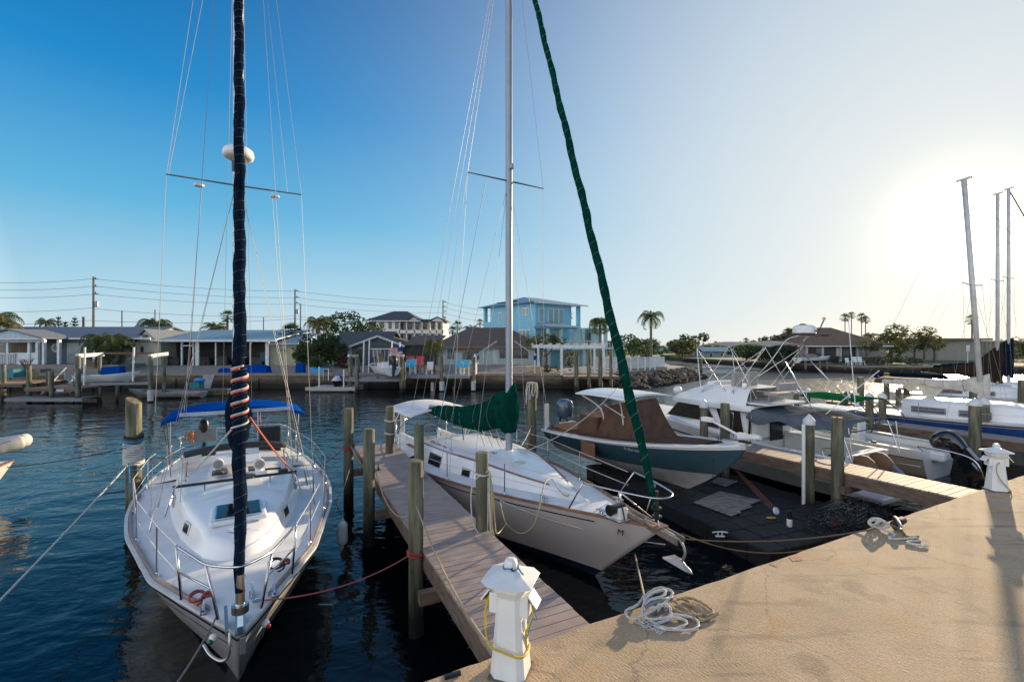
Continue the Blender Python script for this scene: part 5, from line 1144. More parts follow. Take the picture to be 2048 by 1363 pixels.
# ---- blue striped sailboat
def yacht(p_, q_, L, hbmax, zs, label, masttop, mastu, stripe, tilt=(0, 0), boomL=3.2, zboom=2.6, cover=None, coverm=None, spread=None, cab=.62, win=True, turn=0, furl=None, mastbase=2.1, mr=.10):
    S = frame('sailboat', label, p_, q_, away=False, group='sailboats moored in the marina', cat='sailboat', turn=turn)
    hbt = lut([(0, .03), (.08, .28), (.2, .62), (.4, .92), (.6, 1.0), (.85, .85), (1, .6)])
    hh = Hull(L, lambda u: hbt(u) * hbmax, lambda u: zs + .25 * (1 - u) ** 1.6, keel=-.4, rake=1.3, srake=.7, pw=(.85, .35))
    tidy(hh.side().build('hull', M('hull_white_far', (.66, .65, .63), .3), S, smooth=True)); tidy(hh.transom().build('transom', M('hull_white_far'), S))
    if stripe: tidy(hh.side(.74, .93, .0, 1, .006, nv=2).build('blue_stripe', stripe, S)); tidy(hh.side(.94, .975, .0, 1, .012, nv=1).build('rub_rail', M('dark_teak', (.09, .05, .04), .7), S))
    tidy(hh.deck(.02, camber=.06, u1=1).build('deck', DECK, S, smooth=True))
    bs = [(L * .22, .12), (L * .30, .5), (L * .42, .80), (L * .56, .95), (L * .74, .92)]
    lvz = lambda ins, dz: [(s_, max(w_ * hbmax * .72 - ins, .05), hh.sheer(s_ / L) + dz * (.5 + .5 * min(1, max(0, (s_ / L - .22) / .2)))) for s_, w_ in bs]
    tidy(trunk([lvz(0, 0), lvz(.04, cab * .6), lvz(.10, cab * .9), lvz(.18, cab)], .08).build('coachroof', GEL, S, smooth='all'))
    if win:
        for s0, s1 in ((.44, .54), (.58, .70)):
            for sd in (1, -1):
                y = sd * (.93 * hbmax * .72 + .0); b = B().box((0, 0, 0), ((s1 - s0) * L, .03, .25)).build('cabin_window', M('window_frame_grey', (.2, .22, .25), .4), S, bevel=.03); b.location = (-(s0 + s1) / 2 * L, y * (.97 if s0 < .5 else 1.03), zs + cab * .45 + .03); b.rotation_euler = (0, 0, -sd * .05)
                B().box((0, 0, 0), ((s1 - s0) * L - .07, .04, .18)).build('curtained_glass', M('curtain_glass', (.12, .13, .15), .2, col2=(.04, .045, .06), scale=10, stretch=(3, 1, .3)), b, bevel=.02)
        B().box((-L * .30, -.40 * hbmax * .72 - .02, zs + .30), (.3, .03, .10)).build('cabin_window', M('dark_teak'), S)
    mx = -mastu * L
    B().tube([(mx, 0, mastbase - .3), (mx + tilt[0], tilt[1], masttop)], mr, 12, squash=.75).build('mast', M('mast_silver', (.62, .60, .56), .45, .1), S, smooth='all')
    B().beam((mx + tilt[0] - .2, tilt[1], masttop + .02), (mx + tilt[0] + .22, tilt[1], masttop + .06), .12, .06).build('masthead', M('mast_silver'), S)
    def mp(z): f = (z - mastbase) / (masttop - mastbase); return V(mx + tilt[0] * f, tilt[1] * f, z)
    zsp = spread or masttop * .6
    for sd in (1, -1):
        B().tube([mp(zsp), mp(zsp) + V(0, sd * .85, .05)], .02, 6).build('spreader', M('spar_grey'), S)
        for a_, c_ in ((mp(masttop), mp(zsp) + V(0, sd * .85, .05)), (mp(zsp) + V(0, sd * .85, .05), V(mx, sd * hbmax * .9, zs)), (mp(zsp), V(mx + .5, sd * hbmax * .85, zs)), (mp(zsp), V(mx - .6, sd * hbmax * .9, zs))): B().tube([a_, c_], .0045, 4).build('stay', WIRE, S)
    B().tube([mp(masttop), (-.1, 0, zs + .3)], .03 if furl else .005, 8).build('forestay', furl or WIRE, S); B().tube([mp(masttop), (-L + .1, 0, zs)], .0045, 4).build('stay', WIRE, S)
    B().tube([mp(zboom - .12), V(mx - boomL, 0, zboom - .08)], .05, 8).build('boom', M('mast_silver'), S)
    if coverm: boom_cover(S, 0, mx, (-1, 0, 0), boomL, cover[0], cover[1], coverm, w0=.17, bulge=.8)
    lifelines(hh, S, [L * k for k in (.12, .3, .48, .66, .84)], H=.58, r=.012)
    b = B(); b.tube([(-.9, -.35, zs + .8), (-.3, -.2, zs + .85), (.0, 0, zs + .85), (-.3, .2, zs + .85), (-.9, .35, zs + .8)], .014, 6)
    for y in (-.33, .33): b.tube([(-.85, y, zs + .8), (-.85, y, zs + .2)], .014, 6)
    b.build('bow_rail', STEEL, S)
    return S, hh
BLUEP = M('blue_stripe', (.02, .07, .26), .3, coat=.3)
Y1, hy = yacht(-1.2, 12.0, 8.9, 1.42, 1.32, 'white sailboat with wide blue hull stripe and pale sailcloth on its boom, leaning mast', 10.3, .50, BLUEP, tilt=(-.25, -.80), boomL=3.2, zboom=2.62,
    cover=([(0, 3.1), (.1, 2.95), (.3, 2.82), (.6, 2.76), (1, 2.66)], [(0, 2.25), (.15, 2.38), (.5, 2.47), (1, 2.56)]), coverm=M('furled_sailcloth', (.56, .53, .48), .8, col2=(.42, .39, .34), scale=4, bump=.02, bscale=7), spread=6.4)
b = B()
for i, (x0, w_, dz) in enumerate(((-5.6, .9, .55), (-6.4, .6, .3))):
    rows = [[(x0 - w_ * k / 8, .16 + .02 * sin(k * 2), 2.5 - dz * j / 5 * (1 - (abs(k / 4 - 1)) ** 1.5)) for k in range(9)] for j in range(6)]; b.grid(rows)
b.build('hanging_sail_fold', MATS['furled_sailcloth'], Y1, smooth='all', solid=.01)
B().box((-8.2, -.9, 1.75), (.14, .2, .6)).build('life_sling', MATS['white_bag'], Y1, bevel=.05); outboard(Y1, V(-8.95, -.45, 1.35), pi, .5)
yacht(2.0, 24.0, 9.4, 1.5, 1.2, 'far white sailboat with dark brown mainsail cover hanging beside its mast', 12.5, .46, None, boomL=3.4, zboom=2.6,
    cover=([(0, 4.3), (.12, 3.9), (.3, 3.2), (.6, 2.9), (1, 2.7)], [(0, 2.0), (.15, 2.1), (.5, 2.4), (1, 2.5)]), coverm=M('umber_canvas', (.035, .024, .018), .85, spec=0), spread=7.7)
yacht(2.5, 28.0, 9.8, 1.5, 1.2, 'farthest white sailboat with navy boom cover and dark furled jib, beside the tallest mast', 13.6, .46, None, boomL=3.6, zboom=2.7,
    cover=([(0, 4.6), (.1, 4.4), (.2, 3.2), (.6, 3.0), (1, 2.8)], [(0, 2.1), (.15, 2.3), (.5, 2.5), (1, 2.6)]), coverm=NAVY, spread=8.2, furl=NAVY, win=False)
B0 = frame('open_boat', 'low boat with navy canvas bimini behind the pale furled mainsail', 6.0, 20.6, away=False)
hx_ = Hull(6.0, lut([(0, .04), (.2, .7), (.5, 1.05), (1, 1.0)]), lambda u: .8 + .3 * (1 - u) ** 2, keel=-.3, rake=.8, srake=0); tidy(hx_.side().build('hull', GEL, B0, smooth=True)); tidy(hx_.deck(.02).build('deck', GEL, B0)); tidy(hx_.transom().build('transom', GEL, B0))
bimini(B0, -1.6, -4.2, 1.1, 2.35, NAVY, crown=.2); B().tube([(-3, 1, .9), (-2, 1.1, 2.4)], .015, 6).tube([(-3, -1, .9), (-4, -1.1, 2.4)], .015, 6).build('bimini_frame', STEEL, B0)
B0 = frame('open_boat', 'low boat with brown canvas bimini between two pilings behind the blue striped sailboat', 4.6, 18.0, away=False)
tidy(hx_.side().build('hull', GEL, B0, smooth=True)); tidy(hx_.deck(.02).build('deck', GEL, B0)); tidy(hx_.transom().build('transom', GEL, B0)); outboard(B0, V(-6.2, 0, 1.0), pi, .7)
bimini(B0, -1.6, -4.4, 1.1, 2.25, BROWN, crown=.2); B().tube([(-3, 1, .9), (-2, 1.1, 2.3)], .015, 6).tube([(-3, -1, .9), (-4, -1.1, 2.3)], .015, 6).build('bimini_frame', STEEL, B0)
q3 = PQ(1.5, 15.2); pier((q3.x, q3.y), 9.0, 1.1, 'weathered finger pier mostly hidden behind the blue striped sailboat', zt=1.1)
# ---- boat cut by the picture edge
S0 = thing('sailboat', 'white boat cut off by the picture edge, with tan bimini and rope bundle', 'sailboat', (-12.05, 4.2, 0), atan2(-.95, .30), 'sailboats moored in the marina')
h0 = Hull(8.6, lut([(0, .03), (.1, .45), (.25, .95), (.45, 1.3), (.7, 1.4), (1, 1.0)]), lambda u: 1.0 + .3 * (1 - u) ** 2, keel=-.4, rake=1.5, srake=.9)
tidy(h0.side().build('hull', HULLW, S0, smooth=True)); tidy(h0.deck(.02).build('deck', DECK, S0, smooth=True)); tidy(h0.transom().build('transom', HULLW, S0)); tidy(h0.rail(-.01, .0, .06, .04).build('toe_rail', TEAK, S0))
bimini(S0, -5.9, -8.0, 1.0, 1.95, M('tan_canvas', (.50, .36, .24), .8, col2=(.42, .30, .2)), crown=.14)
b = B()
for x in (-6.0, -7.0, -8.0): b.tube([(-7.0, 1.28, 1.0), (x, 1.0, 1.95)], .014, 6)
b.tube([(-5.0, 1.25, 1.6), (-8.3, 1.1, 1.6)], .012, 6); b.tube([(-5.0, 1.25, 1.0), (-5.0, 1.25, 1.6)], .012, 6); b.build('bimini_frame', STEEL, S0)
b = B()
for i in range(9): b.tube(spline([(-6.6 + .03 * i, 1.33, 1.55), (-6.7 + .05 * i, 1.42, 1.2), (-6.55 + .04 * i, 1.42, .98), (-6.45 + .03 * i, 1.36, 1.3), (-6.5, 1.33, 1.55)], 4), .014, 5)
b.build('rope_bundle', ROPEW, S0, smooth='all')
dg_ = thing('inflatable_dinghy', 'pale grey inflatable dinghy hanging on the stern of the boat at the picture edge', 'dinghy', A(-26, 894, 12.9), radians(28))
GR = M('hypalon_grey', (.48, .47, .45), .5, col2=(.42, .41, .39))
for y in (-.38, .38): B().tube(spline([(-1.9, y, 0), (0, y, 0), (.5, y * .7, .06), (.78, y * .25, .12)], 6), [.19] * 18 + [.12], 12).build('tube', GR, dg_, smooth='all')
B().box((-.7, 0, -.06), (2.2, .6, .06)).build('floor', BLACK, dg_); B().tube([(-1.2, .575, .02), (.4, .50, .05)], .02, 6).build('rub_strip', BLACK, dg_)
line('black line from the boat at the picture edge to the slanted piling', G(14, 934, 1.05), V(-8.75, 10.5, 1.85), .05, ROPEK, .012)
line('light blue line from the picture edge up to the slanted piling', G(-10, 1012, 1.0), V(-8.72, 10.5, 1.95), .12, M('rope_cyan', (.12, .45, .62), .7), .011)
line('white line from the slanted piling down to the lower left edge', G(-12, 1212, 1.0), V(-8.72, 10.48, 1.45), .02, ROPEW, .014)
line('blue line hanging from the slanted piling to the bow quarter of the left sailboat', V(-8.7, 10.5, 1.5), G(262, 985, 1.2), .12, ROPEB, .014)
# rope wraps on pilings
def wraps(pos, r, zs, mat, label, cat='rope', rr=.016):
    b = B(); pts = []
    for k, z in enumerate(zs):
        for i in range(20): a = 2 * pi * i / 20; pts.append((pos[0] + (r + rr) * cos(a), pos[1] + (r + rr) * sin(a), z + (zs[min(k + 1, len(zs) - 1)] - z) * i / 20 + .012 * sin(a * 2 + k)))
    o = b.tube(pts, rr, 6).build('rope_wrap', mat, None, smooth='all'); return tag(o, label, cat, 'ropes tied round the pilings')
P_ = (-8.75, 10.7)
wraps(P_, .160, [2.10 - .028 * k for k in range(3)], ROPEK, 'black rope turns high on the slanted piling'); wraps(P_, .162, [2.0, 1.97, 1.95], ROPEB, 'blue rope turns on the slanted piling just under the black ones')
wraps(P_, .162, [1.93 - .04 * k for k in range(13)], ROPEW, 'thick band of white rope turns round the slanted piling', rr=.022); wraps(P_, .162, [1.36, 1.33], ROPEB, 'lower blue rope knot on the slanted piling')
pa_ = G(832, 1095, 1.25); wraps((pa_.x, pa_.y), .105, [1.22, 1.20, 1.17], ROPER, 'red rope tied round the tall greenish piling at deck height'); p_ = G(697, 915, 1.25); wraps((p_.x, p_.y), .13, [1.58, 1.54, 1.51], ROPER, 'red rope tied round the outermost pier piling')
p_ = G(780, 905, 1.25); wraps((p_.x, p_.y), .125, [2.2, 2.12], ROPEW, 'upper white rope turn on the pale piling at the pier end', rr=.012); wraps((p_.x, p_.y), .125, [1.85, 1.78], ROPEW, 'lower white rope turn on the pale piling at the pier end', rr=.012)
p_ = G(964, 1058, 1.25); wraps((p_.x, p_.y), .105, [2.16, 2.14], ROPEW, 'white rope loop near the top of the right pier edge piling', rr=.012)
t = thing('hanging_ropes', 'yellow and white ropes hanging down the piling beside the white sailboat', 'rope', (0, 0, 0), 0, 'ropes tied round the pilings')
k_ = V(p_.x + .12, p_.y - .06, 2.2)
for pts, m_ in (([k_, k_ + V(.04, -.05, -.3), k_ + V(.06, -.1, -.9), k_ + V(.22, -.4, -1.35), G(1035, 1128, 1.5)], MATS['hose_yellow']), ([k_, k_ + V(.0, -.05, -.4), k_ + V(.02, -.06, -1.0), k_ + V(-.03, .02, -1.0), k_ + V(-.02, 0, -.1)], ROPEW), ([k_ + V(-.02, 0, 0), k_ + V(-.26, -.08, -.2), k_ + V(-.24, -.1, -.8), k_ + V(.02, -.06, -1.05), k_ + V(.02, 0, -.05)], ROPEW), ([k_, k_ + V(.05, -.02, -.3), k_ + V(.09, -.04, -.8), k_ + V(.13, -.1, -.95), loc(S2, (0, 0, 0)) * 0 + G(1012, 1048, 1.15)], MATS['hose_yellow'])):
    B().tube(spline(pts, 8), .011, 6).build('rope', m_, t, smooth='all')
t = thing('hanging_ropes', 'heap of white line coiled over the top of the free standing brown piling', 'rope', (.67, 15.6, 2.85), 0, 'ropes tied round the pilings')
for k in range(10):
    a = k * 2.4; r0 = .17; c_, s_ = cos(a), sin(a)
    B().tube(spline([(r0 * c_ * .3, r0 * s_ * .3, .05), (r0 * c_, r0 * s_, .02), (r0 * c_ * 1.15, r0 * s_ * 1.15, -.2 - U(0, .5)), (r0 * cos(a + .5) * 1.15, r0 * sin(a + .5) * 1.15, -.15), (r0 * cos(a + .5) * .3, r0 * sin(a + .5) * .3, .07)], 5), .014, 5).build('line_loop', ROPEW, t, smooth='all')
line('slack tan line along the deck from the rough knotty piling to the greenish one', V(-2.9, 9.75, 1.6), V(-1.42, 6.75, 1.75), .42, MATS['rope_tan'], .012)
line('tan line from the greenish piling down to the foot of the near power post', V(-1.38, 6.65, 1.9), V(-.15, 4.05, 1.5), .18, MATS['rope_tan'], .012)
line('short tan line from the outermost piling to the knotty piling', V(-4.2, 12.0, 1.6), V(-2.98, 9.75, 1.45), .08, MATS['rope_tan'], .010)
line('white line from the free standing brown piling to the centre sailboat mast', V(.67, 15.5, 1.5), loc(S2, (0, 0, 0)) * 0 + G(1030, 905, 1.6), .1, ROPEW, .010)
line('thick white line across from the centre sailboat to the stern of the teal boat', A(1040, 905, 11.0), A(1235, 775, 13.3), .25, ROPEW, .012)
c_ = cleat(B(), 1.0).build('cleat', BLACK); c_.location = G(757, 938, 1.26); c_.rotation_euler = (0, 0, 1.8); tag(c_, 'black deck cleat on the near pier beside the knotty piling', 'cleat')
# ================================================================ far shore
GRASS = M('lawn', (.10, .12, .035), .95, col2=(.05, .065, .02), scale=3)
PAVE = M('patio_paving', (.26, .23, .20), .9, col2=(.19, .17, .15), scale=2)
SWM = M('seawall_concrete', (.22, .165, .115), .9, col2=(.11, .08, .055), scale=.8, stretch=(1, 1, 3), bump=.02, bscale=4, wet=(.55, 1.15, (.02, .017, .012)))
def land(poly, z, label, mat, name='ground'):
    b = B().prism(poly, -1.5, z); return tag(fix_normals(b.build(name, mat)), label, 'ground', kind='structure')
land([(-260, 44.4), (8.6, 44.4), (12, 47), (17, 52.5), (22, 59), (21.5, 63), (24, 75), (32, 100), (40, 125), (-260, 125)], 1.36, 'paved and grassy far bank of the canal with houses on it', PAVE)
land([(42, 112), (47, 84), (50.5, 68.3), (240, 68.3), (240, 125.1), (42, 125.1)], 1.0, 'green far bank behind the open water', GRASS, 'lawn')
land([(-900, 125.2), (900, 125.2), (900, 1380), (-900, 1380)], 1.2, 'flat land stretching to the horizon', GRASS, 'terrain')
def rise():
    b = B(); rows = []
    for x, k in ((-260, 1), (-70, 1), (-30, 1), (-8, 1), (2.6, 1), (4.6, 0)):
        rows.append([(x, 45.9, 1.30), (x, 46.6, 1.375 if k else 1.3), (x, 49.4, 1.36 + .49 * k - .06 * (1 - k)), (x, 125, 1.36 + .49 * k - .06 * (1 - k))])
    return tag(fix_normals(b.grid(rows).build('yard', PAVE)), 'gently rising paved yards under the houses of the far bank', 'yard', kind='structure')
rise()
def seawall(pts, z, label, h_cap=.22):
    t = thing('seawall', label, 'seawall', (0, 0, 0)); b = B(); c = B()
    for a_, c_ in zip(pts, pts[1:]):
        a_, c_ = Vector(a_), Vector(c_); n = (c_ - a_).normalized(); n = Vector((n.y, -n.x))
        q = [a_ + n * .0, c_ + n * .0, c_ + n * .28, a_ + n * .28]; b.prism([tuple(p) for p in q], -1.4, z - h_cap)
        q = [a_ - n * .35, c_ - n * .35, c_ + n * .38, a_ + n * .38]; c.prism([tuple(p) for p in q], z - h_cap, z + .02)
        L_ = (c_ - a_).length; k = int(L_ / 2.6)
        for i in range(k): p = a_.lerp(c_, (i + .5) / k) + n * .30; b.box((p.x, p.y, .2), (.22, .14, 1.6), atan2((c_ - a_).y, (c_ - a_).x))
    fix_normals(b.build('wall_face', SWM, t)); fix_normals(c.build('wall_cap', M('cap_concrete', (.30, .25, .20), .9, col2=(.22, .18, .14), scale=2), t))
seawall([(-120, 44.3), (8.6, 44.3)], 1.42, 'long grey brown concrete seawall of the far bank under the houses')
seawall([(41.6, 111.9), (46.6, 84), (50.2, 68.2), (240, 68.2)], 1.02, 'low dark seawall edging the far bank behind the open water')
# riprap
def rocks():
    b = B(); path = [Vector(p) for p in ((8.8, 44.6), (12, 46.8), (17, 52.2), (22, 58.6), (23, 61.5))]
    for i in range(520):
        k = random.randrange(4); p = path[k].lerp(path[k + 1], R()); n = (path[k + 1] - path[k]).normalized(); n = Vector((n.y, -n.x)); d = U(-.5, 2.6); p = p + n * d
        z = 1.0 - max(d, 0) * .42 + U(-.08, .08); s_ = U(.18, .46)
        vs = []; ph = U(0, 9)
        for a in range(4):
            t = -pi / 2 + pi * (a + .5) / 4
            vs.append([(p.x + s_ * cos(t) * cos(2 * pi * j / 6 + ph) * U(.75, 1.15), p.y + s_ * cos(t) * sin(2 * pi * j / 6 + ph) * U(.75, 1.15), z + s_ * .7 * sin(t)) for j in range(6)])
        b.loft(vs)
    o = b.build('riprap', M('riprap_rock', (.13, .105, .08), .95, col2=(.05, .042, .035), scale=1.2, wet=(.3, .9, (.014, .012, .01)))); tag(o, 'bank of dark rough boulders sloping into the water at the end of the point', 'rocks', kind='stuff')
rocks()
# ---------------- building helpers: pixel rectangle of the front face at depth D
def X_(px, D): return (px - CX) / F * D
def Z_(py, D): return HC - (py - HY) * D / F
def bx(px0, px1, py0, py1, D, dep, mat, name, root, bev=0.0):
    x0, x1, z1, z0 = X_(px0, D), X_(px1, D), Z_(py0, D), Z_(py1, D)
    if 'wall' in name or name in ('column', 'post', 'screened_room', 'end_wall'):
        if 49 < D < 57 and z0 < 2.3: z0 = 1.4
    return B().box(((x0 + x1) / 2, D + dep / 2, (z0 + z1) / 2), (x1 - x0, dep, z1 - z0)).build(name, mat, root, bevel=bev)
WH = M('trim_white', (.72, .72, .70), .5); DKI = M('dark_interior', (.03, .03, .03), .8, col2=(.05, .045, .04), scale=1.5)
WIN = M('house_glass', (.03, .04, .05), .08, col2=(.06, .065, .07), scale=.8)
def window(root, px0, px1, py0, py1, D, fr=None, mull=1, pane=None, proud=.05, hb=False):
    f = bx(px0, px1, py0, py1, D - proud, proud * 2, fr or WH, 'window', root)
    w = (px1 - px0); e = min(.9, w * .12); n = mull
    for i in range(n):
        a = px0 + e + (w - e) * i / n; c = px0 + (w - e) * (i + 1) / n
        bx(a, c, py0 + e, py1 - e, D - proud - .02, .03, pane or WIN, 'pane', f)
    return f
class Multi:
    def __init__(s, bs): s.bs = bs
    def build(s, name, mat, root):
        for b in s.bs: fix_normals(b.build(name, mat, root))
def roof_gable(root, x0, x1, y0, y1, ze, zr, axis, mat, name='roof', over=.4, th=.12, yr=None):
    """axis 'x': ridge runs along x"""
    b = B()
    if axis == 'x':
        ym = yr if yr is not None else (y0 + y1) / 2
        for ya in (y0 - over, y1 + over):
            b.loft([[(x, ya, ze), (x, ym, zr), (x, ym, zr + th), (x, ya, ze + th)] for x in (x0 - over, x1 + over)])
        g = Multi([B().loft([[(x + d, y0, ze), (x + d, y1, ze), (x + d, ym, zr - .02)] for d in (-.05, .05)]) for x in (x0, x1)])
    else:
        xm = (x0 + x1) / 2
        for xa in (x0 - over, x1 + over):
            b.loft([[(xa, y, ze), (xm, y, zr), (xm, y, zr + th), (xa, y, ze + th)] for y in (y0 - over, y1 + over)])
        g = Multi([B().loft([[(x0, y + d, ze), (x1, y + d, ze), (xm, y + d, zr - .02)] for d in (-.05, .05)]) for y in (y0, y1)])
    r = fix_normals(b.build(name, mat, root)); return r, g
def roof_hip(root, x0, x1, y0, y1, ze, zr, inset, mat, over=.6, name='roof', trim=WH):
    x0 -= over; x1 += over; y0 -= over; y1 += over; ym = (y0 + y1) / 2; xa, xb = x0 + inset, x1 - inset
    b = B().add([(x0, y0, ze), (x1, y0, ze), (x1, y1, ze), (x0, y1, ze), (xa, ym, zr), (xb, ym, zr)], ((0, 1, 5, 4), (1, 2, 5), (2, 3, 4, 5), (3, 0, 4), (3, 2, 1, 0)))
    r = fix_normals(b.build(name, mat, root)); B().box(((x0 + x1) / 2, y0 + .0, ze - .07), (x1 - x0, .1, .16)).build('fascia', trim, root); return r
SHG = M('shingle_grey', (.17, .20, .23), .9, col2=(.12, .14, .165), scale=5, stretch=(1, 1, 3)); SHB = M('shingle_brown', (.13, .095, .075), .9, col2=(.085, .06, .05), scale=4)
SHD = M('shingle_dark', (.065, .075, .085), .9, col2=(.045, .05, .058), scale=4); MTL = M('metal_roof_blue', (.27, .36, .40), .5, .3, col2=(.22, .31, .35), scale=1.5, stretch=(4, .3, 1))
# --- house with white porch
D = 50.0; Hs = thing('house', 'grey blue bungalow with white gabled porch and grey shingle roof', 'house', (0, 0, 0), 0, 'houses along the canal')
SID = M('siding_grey', (.17, .20, .23), .8, col2=(.145, .17, .20), scale=1, stretch=(.2, .2, 30)); CRW = M('wall_cream', (.66, .60, .50), .8, col2=(.60, .54, .45), scale=2)
bx(-60, 236, 676, 730, D, 9, SID, 'wall', Hs); r_, g_ = roof_gable(Hs, X_(-60, D), X_(278, D), D, D + 9.6, Z_(676, D), 6.15, 'x', SHG); g_.build('gable_wall', CRW, Hs)
bx(-70, 300, 674.6, 678.5, D - .55, .12, WH, 'fascia', Hs); bx(236, 316, 684, 730, D + .8, 7, CRW, 'wing_wall', Hs)
r_, g_ = roof_gable(Hs, X_(262, D), X_(300, D), D + .8, D + 8, Z_(683, D), Z_(659, D), 'y', SHG, over=.35); g_.build('gable_wall', CRW, Hs)
r_, g_ = roof_gable(Hs, X_(-45, 47), X_(84, 47), 47, 50.2, Z_(677, 47), Z_(659, 47), 'y', SHG, over=.3, name='porch_roof'); g_.build('pediment', M('porch_blue_white', (.52, .60, .66), .6), Hs)
bx(-48, 87, 676, 679, 46.9, .2, WH, 'porch_beam', Hs); bx(-45, 84, 680, 684, 47, .04, M('lattice', (.42, .45, .47), .7, col2=(.2, .22, .24), scale=40), 'lattice', Hs)
for p_ in (-20, 14, 57, 73, 86, 116): bx(p_ - 2.4, p_ + 2.4, 679, 728, 47.2, .25, WH, 'column', Hs)
b = B()
for i in range(11): b.box((X_(-2 + i * 3.1, 47.2), 47.2, (Z_(708, 47.2) + Z_(727, 47.2)) / 2), (.06, .06, 1.0))
b.beam((X_(-8, 47.2), 47.2, Z_(707, 47.2)), (X_(31, 47.2), 47.2, Z_(707, 47.2)), .1, .1); b.build('railing', WH, Hs)
bx(31, 71, 705, 728, 47.3, .1, WH, 'porch_panel', Hs); window(Hs, 20, 55, 684, 706, D, mull=2, pane=M('curtain_brown', (.16, .09, .05), .7)); window(Hs, -4, 10, 686, 706, D)
for p_ in (113, 205):
    b = B().lathe([(.50, -.05), (.50, .05)], seg=8); o = b.build('round_window', WH, Hs); o.location = (X_(p_, D), D - .05, Z_(695, D)); o.rotation_euler = (radians(90), 0, 0)
    o2 = B().lathe([(.30, -.06), (.30, .06)], seg=8).build('pane', M('pane_grey', (.20, .24, .28), .3), o)
window(Hs, 134, 172, 686, 729, D, mull=2, pane=M('door_pane', (.42, .46, .48), .3), proud=.06); bx(185, 190, 686, 729, 47.6, .2, WH, 'column', Hs)
window(Hs, 262, 272, 694, 706, D + .8); window(Hs, 280, 288, 692, 706, D + .8)
tr = thing('terrace', 'raised concrete terrace with steps in front of the grey blue bungalow', 'terrace', (0, 0, 0)); bx(-60, 235, 729, 747, 46.4, 3.6, PAVE, 'slab', tr); bx(-60, 80, 738, 747, 45.4, 1.0, PAVE, 'step', tr); B().box((X_(200, 46), 45.9, 1.6), (3.2, .9, .4)).build('step', PAVE, tr)
# --- glass porch house
D = 51.0; Hs = thing('house', 'low flat house with pale blue metal roof and long screened porch', 'house', (0, 0, 0), 0, 'houses along the canal')
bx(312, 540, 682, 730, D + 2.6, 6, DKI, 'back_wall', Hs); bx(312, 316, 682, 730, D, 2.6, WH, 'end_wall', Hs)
b = B(); xa, xb = X_(300, D), X_(552, D); b.loft([[(xa, D - .5, Z_(681, D)), (xb, D - .5, Z_(681, D)), (xb, D + 9, 5.9), (xa, D + 9, 5.9)], [(xa, D - .5, Z_(679, D)), (xb, D - .5, Z_(679, D)), (xb, D + 9, 6.05), (xa, D + 9, 6.05)]]); fix_normals(b.build('roof', MTL, Hs))
bx(300, 552, 678.5, 683, D - .62, .1, WH, 'fascia', Hs)
for p_, w_ in ((318, 3), (363, 1.5), (386, 1.2), (394, 3.5), (431, 1), (466, 2), (500, 1), (534, 3.5)): bx(p_ - w_, p_ + w_, 683, 730, D, .16, WH, 'post', Hs)
bx(363, 386, 690, 692, D, .1, WH, 'door_head', Hs); b = B()
for p_, q_ in ((330, 712), (350, 716), (410, 714), (445, 718), (480, 715), (515, 716)): b.box((X_(p_, D + 1.5), D + 1.5, 2.3), (1.2, .5, U(.7, 1.3)))
b2_ = b.build('porch_furniture', M('clutter', (.10, .09, .08), .9, col2=(.03, .04, .05), scale=4), Hs); b2_['kind'] = 'stuff'
bx(520, 532, 704, 722, D + 1.2, .1, M('teal_panel', (.03, .10, .11), .7), 'folding_screen', Hs)
bx(540, 592, 686, 730, D + .6, 5, M('wall_yellow', (.42, .39, .28), .8), 'shed_wall', Hs); b = B(); xa, xb = X_(538, D), X_(596, D); b.loft([[(xa, D, Z_(689, D)), (xb, D, Z_(689, D)), (xb, D + 6, 5.4), (xa, D + 6, 5.4)], [(xa, D, Z_(686, D)), (xb, D, Z_(686, D)), (xb, D + 6, 5.5), (xa, D + 6, 5.5)]]); fix_normals(b.build('shed_roof', MTL, Hs))
window(Hs, 554, 572, 694, 704, D + .6)
# --- dark gabled house
D = 52.0; Hs = thing('house', 'dark grey gabled house with pale trim behind the centre boat lift', 'house', (0, 0, 0), 0, 'houses along the canal')
bx(664, 704, 692, 731, D + 1.5, 7, M('wall_pale_blue', (.34, .42, .45), .8), 'wall', Hs); r_, g_ = roof_gable(Hs, X_(660, D), X_(762, D), D + 1.3, D + 9, Z_(691, D), Z_(669, D) + .4, 'x', SHD, over=.5); g_.build('gable_wall', SID, Hs)
bx(704, 806, 692, 731, D, 8, M('wall_slate', (.075, .085, .10), .8), 'wall', Hs); r_, g_ = roof_gable(Hs, X_(706, D), X_(806, D), D, D + 8, Z_(692, D), Z_(671, D), 'y', SHD, over=.35); g_.build('gable_wall', M('wall_slate'), Hs)
xs = [X_(700, D), X_(757, D), X_(811, D)]; b = B(); b.beam((xs[0], D - .4, Z_(693, D)), (xs[1], D - .4, Z_(672, D)), .08, .22); b.beam((xs[1], D - .4, Z_(672, D)), (xs[2], D - .4, Z_(692, D)), .08, .22); b.build('bargeboard', M('trim_blue_white', (.45, .50, .53), .6), Hs)
window(Hs, 671, 682, 694, 710, D + 1.5, pane=M('shutter_teal', (.10, .30, .32), .6)); window(Hs, 716, 730, 695, 726, D, fr=M('trim_blue_white')); window(Hs, 745, 762, 697, 712, D, fr=M('trim_blue_white')); window(Hs, 780, 796, 696, 722, D, fr=M('trim_blue_white'))
bx(808, 871, 690, 730, D + .3, 5, M('screen_dark', (.035, .036, .04), .8), 'screened_room', Hs); b = B(); xa, xb = X_(806, D), X_(874, D); b.loft([[(xa, D, Z_(690, D)), (xb, D, Z_(690, D)), (xb, D + 7, 5.2), (xa, D + 7, 5.2)], [(xa, D, Z_(688, D)), (xb, D, Z_(688, D)), (xb, D + 7, 5.35), (xa, D + 7, 5.35)]]); fix_normals(b.build('room_roof', SHB, Hs))
